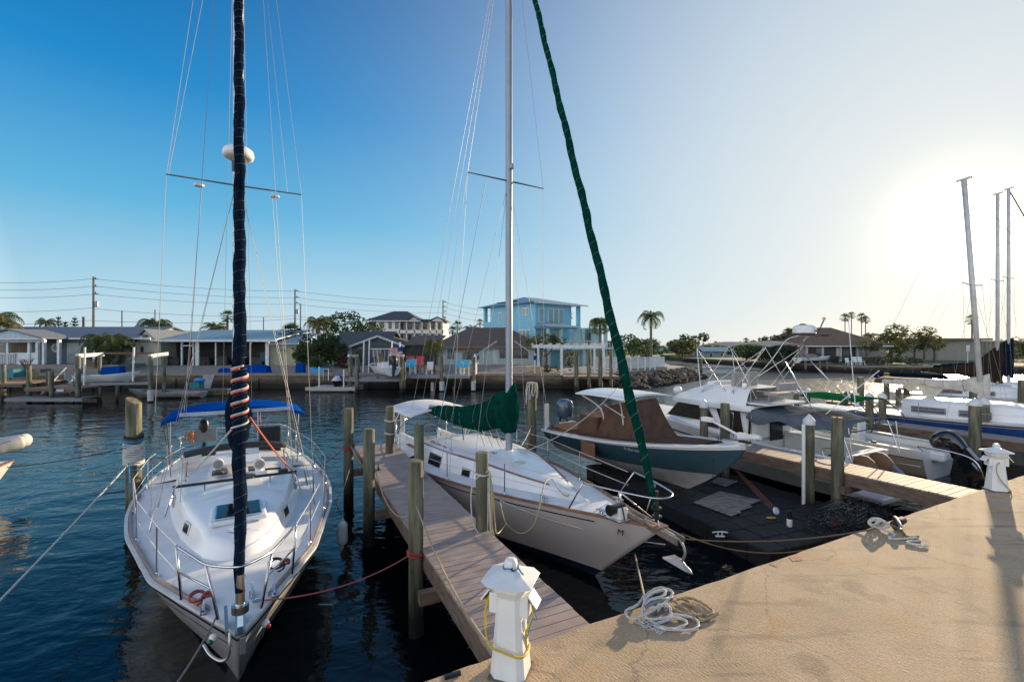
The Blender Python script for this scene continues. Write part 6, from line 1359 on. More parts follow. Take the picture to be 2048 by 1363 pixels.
for p_ in (808, 824, 840, 856, 871): bx(p_ - .5, p_ + .5, 690, 730, D + .2, .06, BLACK, 'screen_post', Hs)
# --- brown hip roof house
D = 53.0; Hs = thing('house', 'long low house with brown hip roof and pale green walls', 'house', (0, 0, 0), 0, 'houses along the canal')
PG = M('wall_pale_green', (.36, .43, .40), .8, col2=(.32, .38, .355), scale=2)
bx(873, 1070, 693, 730, D, 9, PG, 'wall', Hs); roof_hip(Hs, X_(868, D), X_(1078, D), D, D + 10, Z_(693, D), Z_(662, D) + .6, 4.2, SHB, trim=M('fascia_brown', (.20, .16, .13), .8))
bx(905, 960, 690, 700, D - .5, .1, M('awning_brown', (.16, .09, .06), .8), 'awning', Hs); bx(925, 958, 698, 719, D - .06, .1, WIN, 'window', Hs); window(Hs, 894, 908, 698, 718, D, fr=M('frame_grey', (.3, .33, .35), .6), mull=2)
window(Hs, 926, 958, 719, 722, D); window(Hs, 987, 995, 697, 728, D, pane=M('door_pane')); window(Hs, 999, 1020, 696, 716, D, fr=M('frame_brown', (.14, .09, .07), .7), mull=2); window(Hs, 1024, 1056, 696, 716, D, fr=M('frame_brown'), mull=3)
b = B(); b.tube([(X_(967, D), D - .2, Z_(694, D)), (X_(967, D), D - .2, Z_(726, D))], .06, 6); b.build('downpipe', WH, Hs)
# --- white villa far behind
D = 88.0; Hs = thing('house', 'white three storey villa with dark hip roof and open balconies, far behind', 'house', (0, 0, 0), 0, 'houses along the canal')
VW = M('villa_white', (.74, .70, .63), .8, col2=(.68, .64, .57), scale=1)
bx(737, 797, 641, 720, D, 9, VW, 'wall', Hs); bx(797, 886, 641, 720, D + 2.5, 8, VW, 'rear_wall', Hs)
xa, xb = X_(735, D), X_(836, D); roof_hip(Hs, xa, xb, D, D + 12, Z_(641, D), Z_(626, D) + .8, 4.0, SHD)
for (pa, pb, pk) in ((813, 842, 828), (862, 888, 873)):
    r_, g_ = roof_gable(Hs, X_(pa, D), X_(pb, D), D - .2, D + 8, Z_(642, D), Z_(634, D), 'y', SHD, over=.4); g_.build('gable_wall', VW, Hs)
bx(842, 866, 638, 643, D, 9, SHD, 'roof', Hs)
for y0, y1 in ((660, 666), (684, 690)): bx(797, 886, y0, y1, D, 2.6, VW, 'balcony_floor', Hs); bx(797, 886, y0 - 8, y0 - 7.2, D, .06, BLACK, 'balcony_rail', Hs)
for p_ in (799, 813, 829, 844, 860, 873, 885): bx(p_ - 1, p_ + 1, 643, 700, D, .3, VW, 'column', Hs)
for p_ in (803, 820, 835, 850, 866, 878):
    for y0 in (646, 669): window(Hs, p_ - 4, p_ + 3, y0, y0 + 12, D + 2.5, fr=M('frame_dark', (.05, .05, .05), .5))
window(Hs, 739, 751, 644, 660, D, fr=M('frame_dark')); 
for p_, w_ in ((764, 4), (780, 4), (793, 4)): window(Hs, p_ - w_ / 2 - 1, p_ + w_ / 2 + 1, 643, 657 if w_ == 4 else 652, D, fr=M('frame_dark'))
# --- blue three storey house, turned
def blue_house():
    c = Vector((2.95, 58.0)); a = Vector((-.62, .785)); e = Vector((.785, .62)); ang = atan2(e.y, e.x)
    t = thing('house', 'bright blue three storey house with white windows and corner balconies', 'house', (c.x, c.y, 0), ang, 'houses along the canal')
    BL = M('wall_sky_blue', (.22, .50, .64), .75, col2=(.19, .46, .60), scale=2); BP_ = M('wall_blue_pale', (.42, .62, .66), .75)
    LA, LE = 11.5, 8.2; z0, z1 = 1.3, 9.45
    def bb(x0, x1, y0, y1, za, zb, mat, name, root=t): return B().box(((x0 + x1) / 2, (y0 + y1) / 2, (za + zb) / 2), (x1 - x0, y1 - y0, zb - za)).build(name, mat, root)
    bb(0, LE - 2.2, 0, LA - 1.8, z0, z1, BL, 'wall'); bb(LE - 2.2, LE, 1.8, LA, z0, z1, BL, 'wall'); bb(0, LE - 2.2, LA - 1.8, LA, z0, 3.6, BL, 'wall')
    bb(LE - 2.2, LE, 0, 1.8, z0, 6.7, BP_, 'wall'); 
    for (x, y) in ((LE - .25, .25), (.25, LA - .25)): bb(x - .22, x + .22, y - .22, y + .22, 3.0, z1, BL, 'column')
    for za in (6.4,): bb(0, .3, LA - 1.9, LA, za - .3, za + .9, BL, 'parapet')
    roof = roof_hip(t, 0, LE, 0, LA, z1, 10.75, 3.6, M('roof_blue_grey', (.22, .32, .40), .5, .2, col2=(.18, .27, .34)), over=.7)
    bb(.6, 2.6, 4.5, 9, z1 + .55, z1 + .62, BLACK, 'solar_panel').rotation_euler = (0, 0, 0)
    def wf(x0, x1, za, zb, mull=1):
        f = bb(x0, x1, -.07, .02, za, zb, WH, 'window'); n = mull
        for i in range(n): w = (x1 - x0) / n; bb(x0 + w * i + .1, x0 + w * (i + 1) - .1, -.10, -.05, za + .12, zb - .12, M('pane_seafoam', (.25, .38, .38), .2), 'pane', f)
    def wl(y0, y1, za, zb, mull=1):
        f = bb(-.07, .02, y0, y1, za, zb, WH, 'window'); n = mull
        for i in range(n): w = (y1 - y0) / n; bb(-.10, -.05, y0 + w * i + .1, y0 + w * (i + 1) - .1, za + .12, zb - .12, M('pane_seafoam'), 'pane', f)
    wf(.5, 1.5, 7.0, 8.8); wf(2.1, 4.9, 6.9, 8.8, 3); wl(1.0, 3.4, 4.3, 6.1, 3); wl(1.2, 2.6, 7.9, 8.9, 2); wl(7.0, 7.7, 7.0, 8.6); wl(6.2, 7.3, 4.7, 5.4)
    # lower wing: roofed balcony round the corner, columns, deck
    bb(-.3, 4.8, -2.6, 0, 6.15, 6.35, BL, 'porch_soffit'); b = B().add([(-.6, -3.0, 6.3), (5.2, -3.0, 6.3), (5.2, 0, 6.3), (-.6, 0, 6.3), (.6, -.05, 7.0), (4.4, -.05, 7.0)], ((0, 1, 5, 4), (1, 2, 5), (3, 0, 4), (3, 2, 1, 0))); fix_normals(b.build('porch_roof', M('roof_blue_grey'), t))
    bb(-.3, 9.5, -2.6, 0, 3.5, 3.75, BP_, 'balcony_floor')
    for x in (0, 2.2, 4.7, 6.2): bb(x - .16, x + .16, -2.5, -2.2, z0, 6.2, BP_, 'column')
    wf(1.0, 1.8, 4.0, 6.0); wf(2.9, 4.1, 4.0, 5.9, 2); bb(LE, 13.0, .4, 7.0, z0, 6.2, BP_, 'side_wing'); bb(LE, 14.2, -1.4, 7.4, 6.2, 6.4, BL, 'wing_roof')
    for x in (9.6, 12.0, 14.0): bb(x - .2, x + .2, -1.3, -.9, z0, 6.2, BP_, 'column')
    f = bb(8.7, 10.6, .3, .42, 3.8, 5.9, WH, 'window'); bb(8.85, 9.6, .26, .3, 3.9, 5.8, WIN, 'pane', f); bb(9.7, 10.5, .26, .3, 3.9, 5.8, WIN, 'pane', f)
    b = B()
    for i in range(30): b.box((-.3 + i * .5, -2.55, 4.2), (.04, .04, .9))
    b.box((6.9, -2.55, 4.65), (14.6, .08, .08)); b.build('balcony_rail', WH, t); bb(8, 14.4, -2.6, .4, 3.5, 3.75, BP_, 'balcony_floor')
    for x0 in (1.0, 5.2, 9.0): bb(x0, x0 + 1.6, -.06, 0, 1.4, 3.3, WH, 'ground_door')
blue_house()
# --- big brown roof house to the right
D = 76.0; Hs = thing('house', 'big house with broad brown hip roof and dark porch, behind open water', 'house', (0, 0, 0), 0, 'houses across the open water')
TN = M('wall_tan', (.26, .23, .19), .8); bx(1600, 1772, 692, 727, D, 12, TN, 'wall', Hs)
xa, xb = X_(1598, D), X_(1774, D); roof_hip(Hs, xa, xb, D, D + 13, Z_(691, D), Z_(658, D) + .5, 5.4, M('roof_umber', (.19, .115, .075), .9, col2=(.14, .085, .055), scale=2)); b = B().add([(X_(1632, D), D + 3.0, 5.8), (X_(1686, D), D + 3.0, 5.8), (X_(1686, D), D + 11, 5.8), (X_(1632, D), D + 11, 5.8), (X_(1655, D), D + 7, 7.9), (X_(1663, D), D + 7, 7.9)], ((0, 1, 5, 4), (1, 2, 5), (2, 3, 4, 5), (3, 0, 4))); b.build('roof', M('roof_umber'), Hs)
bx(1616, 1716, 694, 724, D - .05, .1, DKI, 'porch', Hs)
for p_ in (1614, 1646, 1682, 1716): bx(p_ - 2, p_ + 2, 693, 724, D - .3, .3, M('column_blue_white', (.42, .45, .46), .6), 'column', Hs)
window(Hs, 1633, 1642, 696, 706, D - .1, fr=TN); window(Hs, 1672, 1680, 695, 712, D - .1, fr=TN, pane=M('warm_curtain', (.5, .42, .3), .6)); window(Hs, 1688, 1704, 696, 716, D - .1, fr=TN, mull=2); window(Hs, 1720, 1727, 693, 703, D); window(Hs, 1760, 1767, 692, 701, D)
D = 92.0; Hs = thing('house', 'pale boxy two storey building with flat roof and side galleries', 'building', (0, 0, 0), 0, 'houses across the open water')
PT = M('wall_sand', (.30, .27, .22), .85, col2=(.26, .235, .19), scale=1); bx(1876, 1962, 680, 728, D, 12, PT, 'wall', Hs); bx(1866, 1986, 676, 680, D - .8, 14, M('roof_slab', (.18, .14, .10), .8), 'roof', Hs); bx(1962, 1994, 684, 728, D + 3, 9, PT, 'rear_wall', Hs)
for y0 in (703, 727): bx(1960, 1995, y0 - 1, y0 + 1.5, D, 3.2, PT, 'gallery_floor', Hs)
for p_ in (1964, 1972, 1980, 1988, 1994): bx(p_ - .7, p_ + .7, 682, 728, D, .25, PT, 'gallery_post', Hs)
bx(1960, 1996, 681, 684, D - .2, 3.4, PT, 'gallery_roof', Hs)
for (p0, p1, yt, yb, D, mat, rm, lab) in ((1407, 1480, 703, 719, 118, M('wall_far_blue', (.32, .40, .44), .8), MTL, 'small pale blue house with light roof across the far water'), (1392, 1425, 705, 718, 135, TN, SHG, 'low grey house half hidden by trees at the end of the channel'),
                                   (1290, 1352, 703, 719, 150, VW, MTL, 'low white house seen past the white fence'), (1150, 1200, 700, 716, 120, VW, SHG, 'low white house behind the dock pavilion'), (2000, 2100, 690, 727, 110, TN, SHB, 'low brown building at the picture edge beyond the masts')):
    Hs = thing('house', lab, 'house', (0, 0, 0), 0, 'houses across the open water'); bx(p0 + 2, p1 - 2, yt, yb, D, 8, mat, 'wall', Hs); roof_gable(Hs, X_(p0, D), X_(p1, D), D - .3, D + 8, Z_(yt, D), Z_(yt - 6, D) + .3, 'x', rm)
    for k in range(3): q = p0 + (p1 - p0) * (.2 + .3 * k); window(Hs, q - 2, q + 3, yt + 2, yb - 4, D - .02)
# ================================================================ palms, trees, poles
TRK = M('palm_trunk', (.16, .13, .10), .9, col2=(.09, .075, .06), scale=6, stretch=(.5, .5, 4)); FRD = M('palm_frond', (.075, .105, .03), .7, col2=(.035, .055, .018), scale=1.5); FRW = M('palm_frond_warm', (.15, .15, .04), .7, col2=(.08, .085, .025), scale=1.5)
LEAF = M('tree_leaf', (.055, .085, .028), .7, col2=(.025, .042, .015), scale=1.2); LEAFW = M('tree_leaf_warm', (.11, .12, .035), .7, col2=(.05, .06, .02), scale=1.2); LEAFR = M('tree_leaf_red', (.13, .06, .04), .7, col2=(.07, .035, .02), scale=1.2)
BARK = M('bark', (.10, .085, .07), .9)
for m_ in (FRD, FRW, LEAF, LEAFW, LEAFR):
    bs_ = m_.node_tree.nodes['Principled BSDF']; bs_.inputs['Transmission Weight'].default_value = 0
    nt_ = m_.node_tree; tl = nt_.nodes.new('ShaderNodeBsdfTranslucent'); mx_ = nt_.nodes.new('ShaderNodeMixShader'); mx_.inputs[0].default_value = .42
    sc2 = nt_.nodes.new('ShaderNodeVectorMath'); sc2.operation = 'SCALE'; sc2.inputs['Scale'].default_value = 1.6
    nt_.links.new(bs_.inputs['Base Color'].links[0].from_socket, sc2.inputs[0]); nt_.links.new(sc2.outputs[0], tl.inputs['Color'])
    nt_.links.new(bs_.outputs[0], mx_.inputs[1]); nt_.links.new(tl.outputs[0], mx_.inputs[2]); nt_.links.new(mx_.outputs[0], nt_.nodes['Material Output'].inputs['Surface'])
def feather_crown(n, r, droop, seed, dens=26, w=.034):
    rnd = random.Random(seed); b = B()
    for i in range(n):
        a = 2.4 * i + rnd.uniform(-.2, .2); f = i / n; el = 1.25 - 1.75 * f + rnd.uniform(-.12, .12); L = r * rnd.uniform(.85, 1.1) * (.8 + .2 * sin(pi * f))
        d = Vector((cos(a), sin(a), 0)); p = Vector((0, 0, 0)); pts = [p.copy()]; e = el; st = L / 9
        for k in range(9): p = p + (d * cos(e) + Vector((0, 0, 1)) * sin(e)) * st; e -= droop * (.12 + .05 * k); pts.append(p.copy())
        b.tube(pts, [.03 * r / 2.2 * (1 - .08 * k) for k in range(10)], 4)
        sd = Vector((-d.y, d.x, 0))
        for k in range(dens):
            t = .15 + .85 * k / dens; q = t * 9; j = min(int(q), 8); c = pts[j].lerp(pts[j + 1], q - j); tg = (pts[j + 1] - pts[j]).normalized()
            ll = L * .34 * sin(pi * (.12 + .85 * t)) ** .7
            for s_ in (1, -1):
                dr = (sd * s_ * .85 + tg * .55 + Vector((0, 0, -.55 - .3 * rnd.random()))).normalized(); e1 = c + dr * ll; wv = tg * (w * r / 2.2)
                b.add([c - wv, c + wv, e1 + Vector((0, 0, -.1 * ll))], ((0, 1, 2),))
    return b
def fan_crown(n, r, seed):
    rnd = random.Random(seed); b = B()
    for i in range(n):
        a = 2.4 * i; el = 1.3 - 2.1 * i / n + rnd.uniform(-.15, .15); d = Vector((cos(a) * cos(el), sin(a) * cos(el), sin(el))); L = r * rnd.uniform(.45, .62); c = d * L
        b.tube([(0, 0, 0), c], .015 * r, 3); sd = d.cross(Vector((0, 0, 1))); sd = sd.normalized() if sd.length > .1 else Vector((1, 0, 0)); up = sd.cross(d)
        for k in range(13):
            an = -1.5 + 3.0 * k / 12; v = d * cos(an) + sd * sin(an) + Vector((0, 0, -.25)); e1 = c + v * r * .48 * rnd.uniform(.8, 1.05); w_ = (sd * cos(an) - d * sin(an)) * .035 * r
            b.add([c - w_, c + w_, e1], ((0, 1, 2),))
    return b
PROTO = {}
def palm(kind, loc, h, r, label, warm=False, lean=(0, 0), tr=.16, n=22, droop=1.0, group='palm trees', var=0):
    t = thing('palm_tree', label, 'palm tree', loc, U(0, 6), group)
    key = (kind, warm, n, droop, var)
    if key not in PROTO:
        b = feather_crown(n, 1.0, droop, 11 + var, 20) if kind == 'feather' else fan_crown(n, 1.0, 5 + var)
        PROTO[key] = b.build('crown', FRW if warm else FRD, t).data; o = LAST[0]
    else:
        o = bpy.data.objects.new('crown', PROTO[key]); COL.objects.link(o); o.parent = t
    o.location = (lean[0], lean[1], h); o.scale = (r, r, r)
    pts = [(lean[0] * (k / 6) ** 1.6, lean[1] * (k / 6) ** 1.6, h * k / 6) for k in range(7)]
    B().tube(pts, [tr * (1.35 if k == 0 else 1.05 - .04 * k) for k in range(7)], 10).build('trunk', TRK, t, smooth='all')
    return t
def leafy(crowns, n, s, seed):
    rnd = random.Random(seed); b = B()
    for (cx, cy, cz, rx, ry, rz_) in crowns:
        m = int(n * 2.3 * rx * rz_)
        for i in range(m):
            while True:
                v = Vector((rnd.uniform(-1, 1), rnd.uniform(-1, 1), rnd.uniform(-1, 1)))
                if .25 < v.length < 1: break
            v *= (.8 + .35 * mnoise.noise(v * 2.2 + Vector((seed, cx, 0)))) / max(v.length ** .35, .4)
            if mnoise.noise(Vector((v.x * rx + cx, v.y * ry + cy, v.z * rz_ + cz)) * 1.1 + Vector((0, 0, seed))) < -.26: continue
            p = Vector((cx + v.x * rx, cy + v.y * ry, cz + v.z * rz_)); u = Vector((rnd.gauss(0, 1), rnd.gauss(0, 1), rnd.gauss(0, .6))).normalized(); w = u.orthogonal().normalized(); ss = s * rnd.uniform(.6, 1.3)
            b.add([p - u * ss, p + w * ss * .55, p + u * ss, p - w * ss * .55], ((0, 1, 2, 3),))
    return b
def tree(loc, crowns, label, mat=LEAF, n=95, s=.22, tr=.14, name='tree', cat='tree', seed=1, group='trees and bushes on the far shore'):
    t = thing(name, label, cat, loc, 0, group)
    leafy(crowns, n, s, seed).build('crown' if name == 'tree' else 'foliage', mat, t)
    b = B(); zt = crowns[0][2]
    b.tube([(0, 0, 0), (.1, 0, zt * .4), (0, 0, zt * .7)], [tr * 1.3, tr, tr * .7], 7)
    for c in crowns: b.tube([(0, 0, zt * .45), (c[0] * .6, c[1] * .6, c[2] * .8), (c[0], c[1], c[2] + c[5] * .3)], [tr * .6, tr * .35, tr * .12], 5)
    b.build('trunk' if name == 'tree' else 'stem', BARK, t); return t
def atpx(px, D, z=1.35): return (X_(px, D), D, z)
def palm_px(kind, px, ycrown, rpx, D, label, zb=1.35, **k):
    zc = Z_(ycrown, D); return palm(kind, atpx(px, D, zb), zc - zb, rpx * D / F * (1.5 if kind == 'feather' else 1.15), label, **k)
palm_px('feather', 216, 688, 46, 47.5, 'dark bushy palm standing in front of the grey blue bungalow', n=30, droop=1.15, zb=2.0)
palm_px('feather', -14, 645, 44, 52, 'palm fronds at the picture edge above the white porch', warm=True, n=26)
palm_px('feather', 312, 652, 34, 62, 'feathery palm behind the roof between the bungalow and the porch house', n=24, droop=1.2, var=1)
palm_px('feather', 432, 657, 21, 75, 'spiky small palm above the pale metal roof', n=24, droop=.7, var=1)
palm_px('fan', 455, 634, 16, 70, 'fan palm just beside the navy furled jib', n=30, tr=.2)
palm_px('feather', 92, 645, 17, 80, 'small palm beside the tiered pines above the bungalow roof', n=20)
palm_px('fan', 583, 668, 26, 56, 'round cabbage palm behind the yellow shed', n=36, tr=.2)
palm_px('feather', 636, 645, 26, 60, 'tall feathery palm with pale trunk beside the leafy tree', warm=True, n=24, var=1)
palm_px('feather', 718, 704, 15, 46.5, 'small pygmy palm on the patio beside the dark gabled house', warm=True, n=26, droop=1.5, tr=.12)
palm_px('feather', 868, 690, 24, 46.0, 'sunlit palm in front of the screened room', warm=True, n=26, droop=1.2, zb=1.4, tr=.12, var=1)
palm_px('fan', 915, 652, 13, 80, 'dark palm cluster member above the brown roof', n=26); palm_px('fan', 905, 662, 12, 78, 'lower dark palm above the left slope of the brown roof', n=26, var=1)
palm_px('feather', 943, 660, 16, 75, 'spiky palm poking up over the brown hip roof ridge', n=22, droop=.7)
palm_px('fan', 960, 645, 9, 85, 'thin tall palm just left of the bright blue house', n=24, tr=.14)
palm_px('fan', 1136, 630, 12, 90, 'palm seen through the top balcony of the blue house', n=24)
palm_px('feather', 1200, 645, 26, 53, 'palm leaning beside the green furled jib at the blue house', n=24, droop=1.3, var=1, tr=.14)
palm_px('feather', 1302, 634, 26, 58, 'tall lone palm with drooping fronds behind the white fence', n=18, droop=1.05, tr=.17)
palm_px('fan', 1262, 673, 7, 110, 'distant thin palm beyond the white fence', n=22); palm_px('fan', 1391, 680, 11, 115, 'distant bushy palm at the channel mouth', n=28)
palm_px('fan', 1577, 668, 15, 82, 'dark palm just left of the radar dome', n=30, tr=.2); palm_px('fan', 1492, 682, 8, 100, 'small round palm top over the beige bimini', n=26)
for px_, yc, rr_, lab in ((1690, 636, 11, 'first of four tall slim palms over the big brown roof'), (1703, 631, 9, 'second of four tall slim palms over the big brown roof'), (1723, 635, 11, 'third of four tall slim palms over the big brown roof'), (1731, 640, 10, 'last of four tall slim palms over the big brown roof')):
    palm_px('fan', px_, yc, rr_, 98, lab, n=28, tr=.10, warm=True)
palm_px('fan', 1944, 640, 13, 96, 'palm top peeking out beside the leaning mast', warm=True, n=28); palm_px('feather', 1770, 676, 18, 84, 'sunlit palm at the corner of the big brown roof', warm=True, n=24); palm_px('feather', 1848, 678, 18, 88, 'palm crown in the glare left of the boxy building', warm=True, n=24)
palm_px('feather', 1740, 672, 14, 90, 'small sunlit palm top behind the big brown roof', warm=True, n=20)
def norfolk(px, ytop, D, label):
    z1 = Z_(ytop, D); t = thing('pine_tree', label, 'pine tree', atpx(px, D, 1.3), 0, 'trees and bushes on the far shore'); H = z1 - 1.3
    B().tube([(0, 0, 0), (0, 0, H)], [.2, .03], 6).build('trunk', BARK, t); b = B(); rnd = random.Random(px)
    for k in range(9):
        z = H * (.40 + .58 * k / 9); r = 1.5 * (1 - k / 9.3) + .12
        for j in range(7):
            a = j * .9 + k
            for q in range(14):
                f = rnd.uniform(.15, 1); p = Vector((r * f * cos(a), r * f * sin(a), z + .25 * f * f + rnd.uniform(-.08, .08))); u = Vector((rnd.gauss(0, 1), rnd.gauss(0, 1), .5)).normalized() * .16; w = Vector((-sin(a), cos(a), .2)) * .10
                b.add([p - u, p + w, p + u, p - w], ((0, 1, 2, 3),))
    b.build('branches', LEAF, t)
norfolk(117, 630, 78, 'taller tiered pine above the bungalow roof'); norfolk(150, 631, 78, 'full tiered pine standing left of the tall utility pole'); norfolk(131, 640, 82, 'smallest tiered pine between the two taller ones')
z_ = 1.35
tree(atpx(690, 62), [(0, 0, 5.6, 3.6, 2.5, 2.0), (3.2, 0, 4.9, 2.4, 2, 1.5), (-2.4, 0, 4.8, 2.0, 2, 1.3)], 'wide leafy tree rising behind the dark gabled house', seed=3, n=60)
tree(atpx(607, 50), [(0, 0, 2.0, 1.3, 1.2, 1.4), (.6, 0, 3.0, 1.1, 1, 1.2)], 'dark green bush beside the yellow shed', seed=4, name='bush', cat='bush')
tree(atpx(640, 49), [(0, 0, 1.8, 1.6, 1.2, 1.6), (.8, .4, 2.9, 1.5, 1.2, 1.2), (1.9, 0, 1.9, 1.2, 1, 1.6)], 'large dense green bush in front of the leafy tree', seed=5, name='bush', cat='bush', n=120)
tree(atpx(632, 46.5), [(0, 0, .9, 1.2, .8, .9)], 'yellow green low bush at the patio edge', LEAFW, seed=6, name='bush', cat='bush', n=140, s=.16)
tree(atpx(662, 55), [(0, 0, 2.4, 1.8, 1.4, 2.2)], 'tall dark bush against the dark gabled house', seed=7, name='bush', cat='bush')
tree(atpx(689, 48.5), [(0, 0, 1.1, .9, .7, 1.1)], 'dark red leaved bush beside the pygmy palm', LEAFR, seed=8, name='bush', cat='bush', n=150, s=.15)
tree(atpx(1092, 47.5), [(0, 0, 3.3, 1.9, 1.4, .9), (-1.4, 0, 3.0, 1.1, 1.1, .7), (1.2, 0, 3.2, 1.2, 1.1, .75)], 'twisted small tree beside the dock pavilion', LEAFW, seed=9, n=150, s=.14)
tree(atpx(1140, 48.5), [(0, 0, 1.3, 1.0, .8, 1.2)], 'leafy plant under the dock pavilion', LEAFW, seed=10, name='bush', cat='bush', n=130, s=.15)
tree(atpx(1095, 46.6), [(0, 0, .4, 1.8, .6, .45)], 'low hedge of shrubs behind the seawall', LEAFW, seed=11, name='bush', cat='bush', n=200, s=.12)
tree(atpx(1250, 100), [(0, 0, 3.0, 4.2, 3, 2.4), (5, 0, 2.6, 3.2, 3, 1.9)], 'dark rounded trees beyond the white fence', seed=12, n=26, s=.4)
tree(atpx(1236, 70), [(0, 0, 1.8, 1.5, 1.3, 1.3)], 'green bush left of the lone palm', LEAFW, seed=13, name='bush', cat='bush'); tree(atpx(1226, 84), [(0, 0, 2.2, 1.7, 1.4, 1.8)], 'reddish bush near the green jib', LEAFR, seed=14, name='bush', cat='bush')
tree(atpx(1280, 66), [(0, 0, 1.4, 1.8, 1.3, 1.2)], 'spreading bush behind the white fence panels', seed=15, name='bush', cat='bush')
tree(atpx(1372, 112, 1), [(0, 0, 4.2, 2.3, 2, 1.7), (4.2, 0, 4.9, 1.6, 1.5, 1.4), (-2.5, 0, 2.9, 2.6, 2, 1.7)], 'dark twin crowned tree at the channel mouth', seed=16, n=34, s=.4)
tree(atpx(1365, 104, 1), [(0, 0, 2.4, 4.2, 2, 2.2)], 'warm green bushes at the water edge of the channel', LEAFW, seed=17, name='bush', cat='bush', n=50, s=.3)
tree(atpx(1492, 84, 1), [(0, 0, 2.2, 4.0, 2, 2.0), (5.0, 0, 2.8, 4.0, 2, 2.4)], 'dark hedge behind the flybridge bimini', seed=18, name='bush', cat='bush', n=60, s=.3)
tree(atpx(1560, 78, 1), [(0, 0, 1.9, 4.0, 2, 1.8), (-4, 0, 1.7, 3.0, 2, 1.5)], 'dark dense bushes left of the big brown roofed house', seed=19, name='bush', cat='bush', n=70, s=.28)
tree(atpx(1732, 73, 1), [(0, 0, 3.2, 2.0, 1.6, 1.0), (1.6, 0, 2.8, 1.4, 1.2, .8)], 'umbrella shaped tree in front of the big house wall', LEAFW, seed=20, n=90, s=.18)
tree(atpx(1782, 80, 1), [(0, 0, 3.2, 2.8, 2, 2.8), (1.0, 0, 5.3, 2.2, 2, 1.6)], 'backlit green tree right of the big house', LEAFW, seed=21, n=60, s=.24)
tree(atpx(1828, 84, 1), [(0, 0, 3.6, 3.0, 2, 2.0), (-2.4, 0, 3.0, 2.0, 2, 1.5), (2.0, 0, 5.2, 2.0, 1.8, 1.5)], 'glowing backlit tree before the boxy building', LEAFW, seed=22, n=60, s=.24)
tree(atpx(1868, 82, 1), [(0, 0, 3.3, 2.5, 2, 1.6)], 'round tree overlapping the boxy building wall', LEAFW, seed=23, n=70, s=.24)
tree(atpx(1690, 72.5, 1), [(0, 0, .6, 3.2, .8, .7), (3.5, 0, .6, 2.6, .8, .6)], 'clipped low hedge below the big house porch', seed=24, name='bush', cat='bush', n=120, s=.16)
tree(atpx(1765, 71, 1), [(0, 0, .8, 3.4, 1, .8), (4, 0, .7, 2.8, 1, .7)], 'low scrub along the bank right of the big house', LEAFW, seed=25, name='bush', cat='bush', n=110, s=.16)
tree(atpx(2022, 96, 1), [(0, 0, 2.2, 5.5, 2, 2.6), (6, 0, 3.0, 5, 2, 2.6)], 'dark hedge beyond the tall masts', LEAFW, seed=26, name='bush', cat='bush', n=40, s=.32)
tree(atpx(0, 60), [(0, 0, 2.6, 2, 2, 1.6)], 'green tree top behind the porch gable', LEAFW, seed=27, n=60)
def treeline(x0, x1, Y, h, seed, lab):
    b = B(); rnd = random.Random(seed)
    for i in range(int((x1 - x0) * 9)):
        x = rnd.uniform(x0, x1); hh_ = h * (.55 + .55 * mnoise.noise(Vector((x * .06, seed, 0))) + .25 * mnoise.noise(Vector((x * .3, seed, 1)))); z = 1.2 + rnd.random() ** .7 * max(hh_, .5); p = Vector((x, Y + rnd.uniform(-3, 3), z)); u = Vector((rnd.gauss(0, 1), 0.3, rnd.gauss(0, 1))).normalized(); w = Vector((-u.z, 0, u.x)); s_ = rnd.uniform(.4, .9)
        b.add([p - u * s_, p + w * s_ * .6, p + u * s_, p - w * s_ * .6], ((0, 1, 2, 3),))
    tag(b.build('treeline', LEAF), lab, 'trees', kind='stuff')
treeline(-170, 40, 128, 6.5, 1, 'distant mass of trees behind the houses of the near far bank'); treeline(40, 190, 132, 6.0, 2, 'distant mass of trees behind the houses across the open water')
for px_, yt, D_, lab in ((187, 553, 70, 'tallest wooden utility pole above the bungalow roof'), (590, 578, 86, 'wooden utility pole behind the cabbage palm'), (886, 600, 106, 'wooden utility pole right of the white villa')):
    t = thing('utility_pole', lab, 'utility pole', atpx(px_, D_, 1.2), 0, 'utility poles behind the houses'); H_ = Z_(yt, D_) - 1.2
    B().tube([(0, 0, 0), (0, 0, H_)], [.19, .13], 8).build('pole', M('pole_wood', (.17, .14, .12), .9), t)
    for k, dz in enumerate((.4, 1.5, 2.6)): B().beam((0, -.1, H_ - dz), (.9, -.1, H_ - dz), .1, .1).tube([(.4, -.1, H_ - dz), (.4, -.1, H_ - dz + .3)], .08, 6).build('insulator_arm', M('pole_wood'), t)
    B().lathe([(.2, 0), (.24, .1), (.24, .8), (.1, .9)], c=(.45, 0, H_ - 4.6), seg=10).build('transformer', M('galvanised'), t)
for px_, yt, D_, lab in ((244, 622, 80, 'slim pole standing between the tallest pole and the palm'), (601, 608, 80, 'thin metal pole just right of the wooden utility pole'), (527, 635, 95, 'short pole above the porch house roof'), (167, 634, 66, 'short thick wooden post left of the tallest utility pole'), (310, 620, 90, 'thin antenna pole over the feathery palm')):
    t = thing('service_pole', lab, 'pole', atpx(px_, D_, 1.2), 0, 'utility poles behind the houses'); H_ = Z_(yt, D_) - 1.2
    B().tube([(0, 0, 0), (0, 0, H_)], [.11, .09] if px_ != 167 else [.17, .16], 6).build('pole', M('pole_wood'), t); B().box((0, 0, H_), (.3, .12, .12)).build('pole_top', M('pole_wood'), t)
names = ('top', 'second', 'third', 'fourth', 'lowest')
segs = [((-120, (560, 574, 589, 618, 642), 64), (187, (557, 572, 588, 615, 640), 70)), ((187, (557, 572, 588, 617, 641), 70), (590, (582, 595, 608, 632, 637), 86)), ((590, (582, 595, 608, 632, 637), 86), (886, (603, 614, 625, 650, 655), 106)), ((886, (603, 614, 625), 106), (1000, (622, 632, 645), 112))]
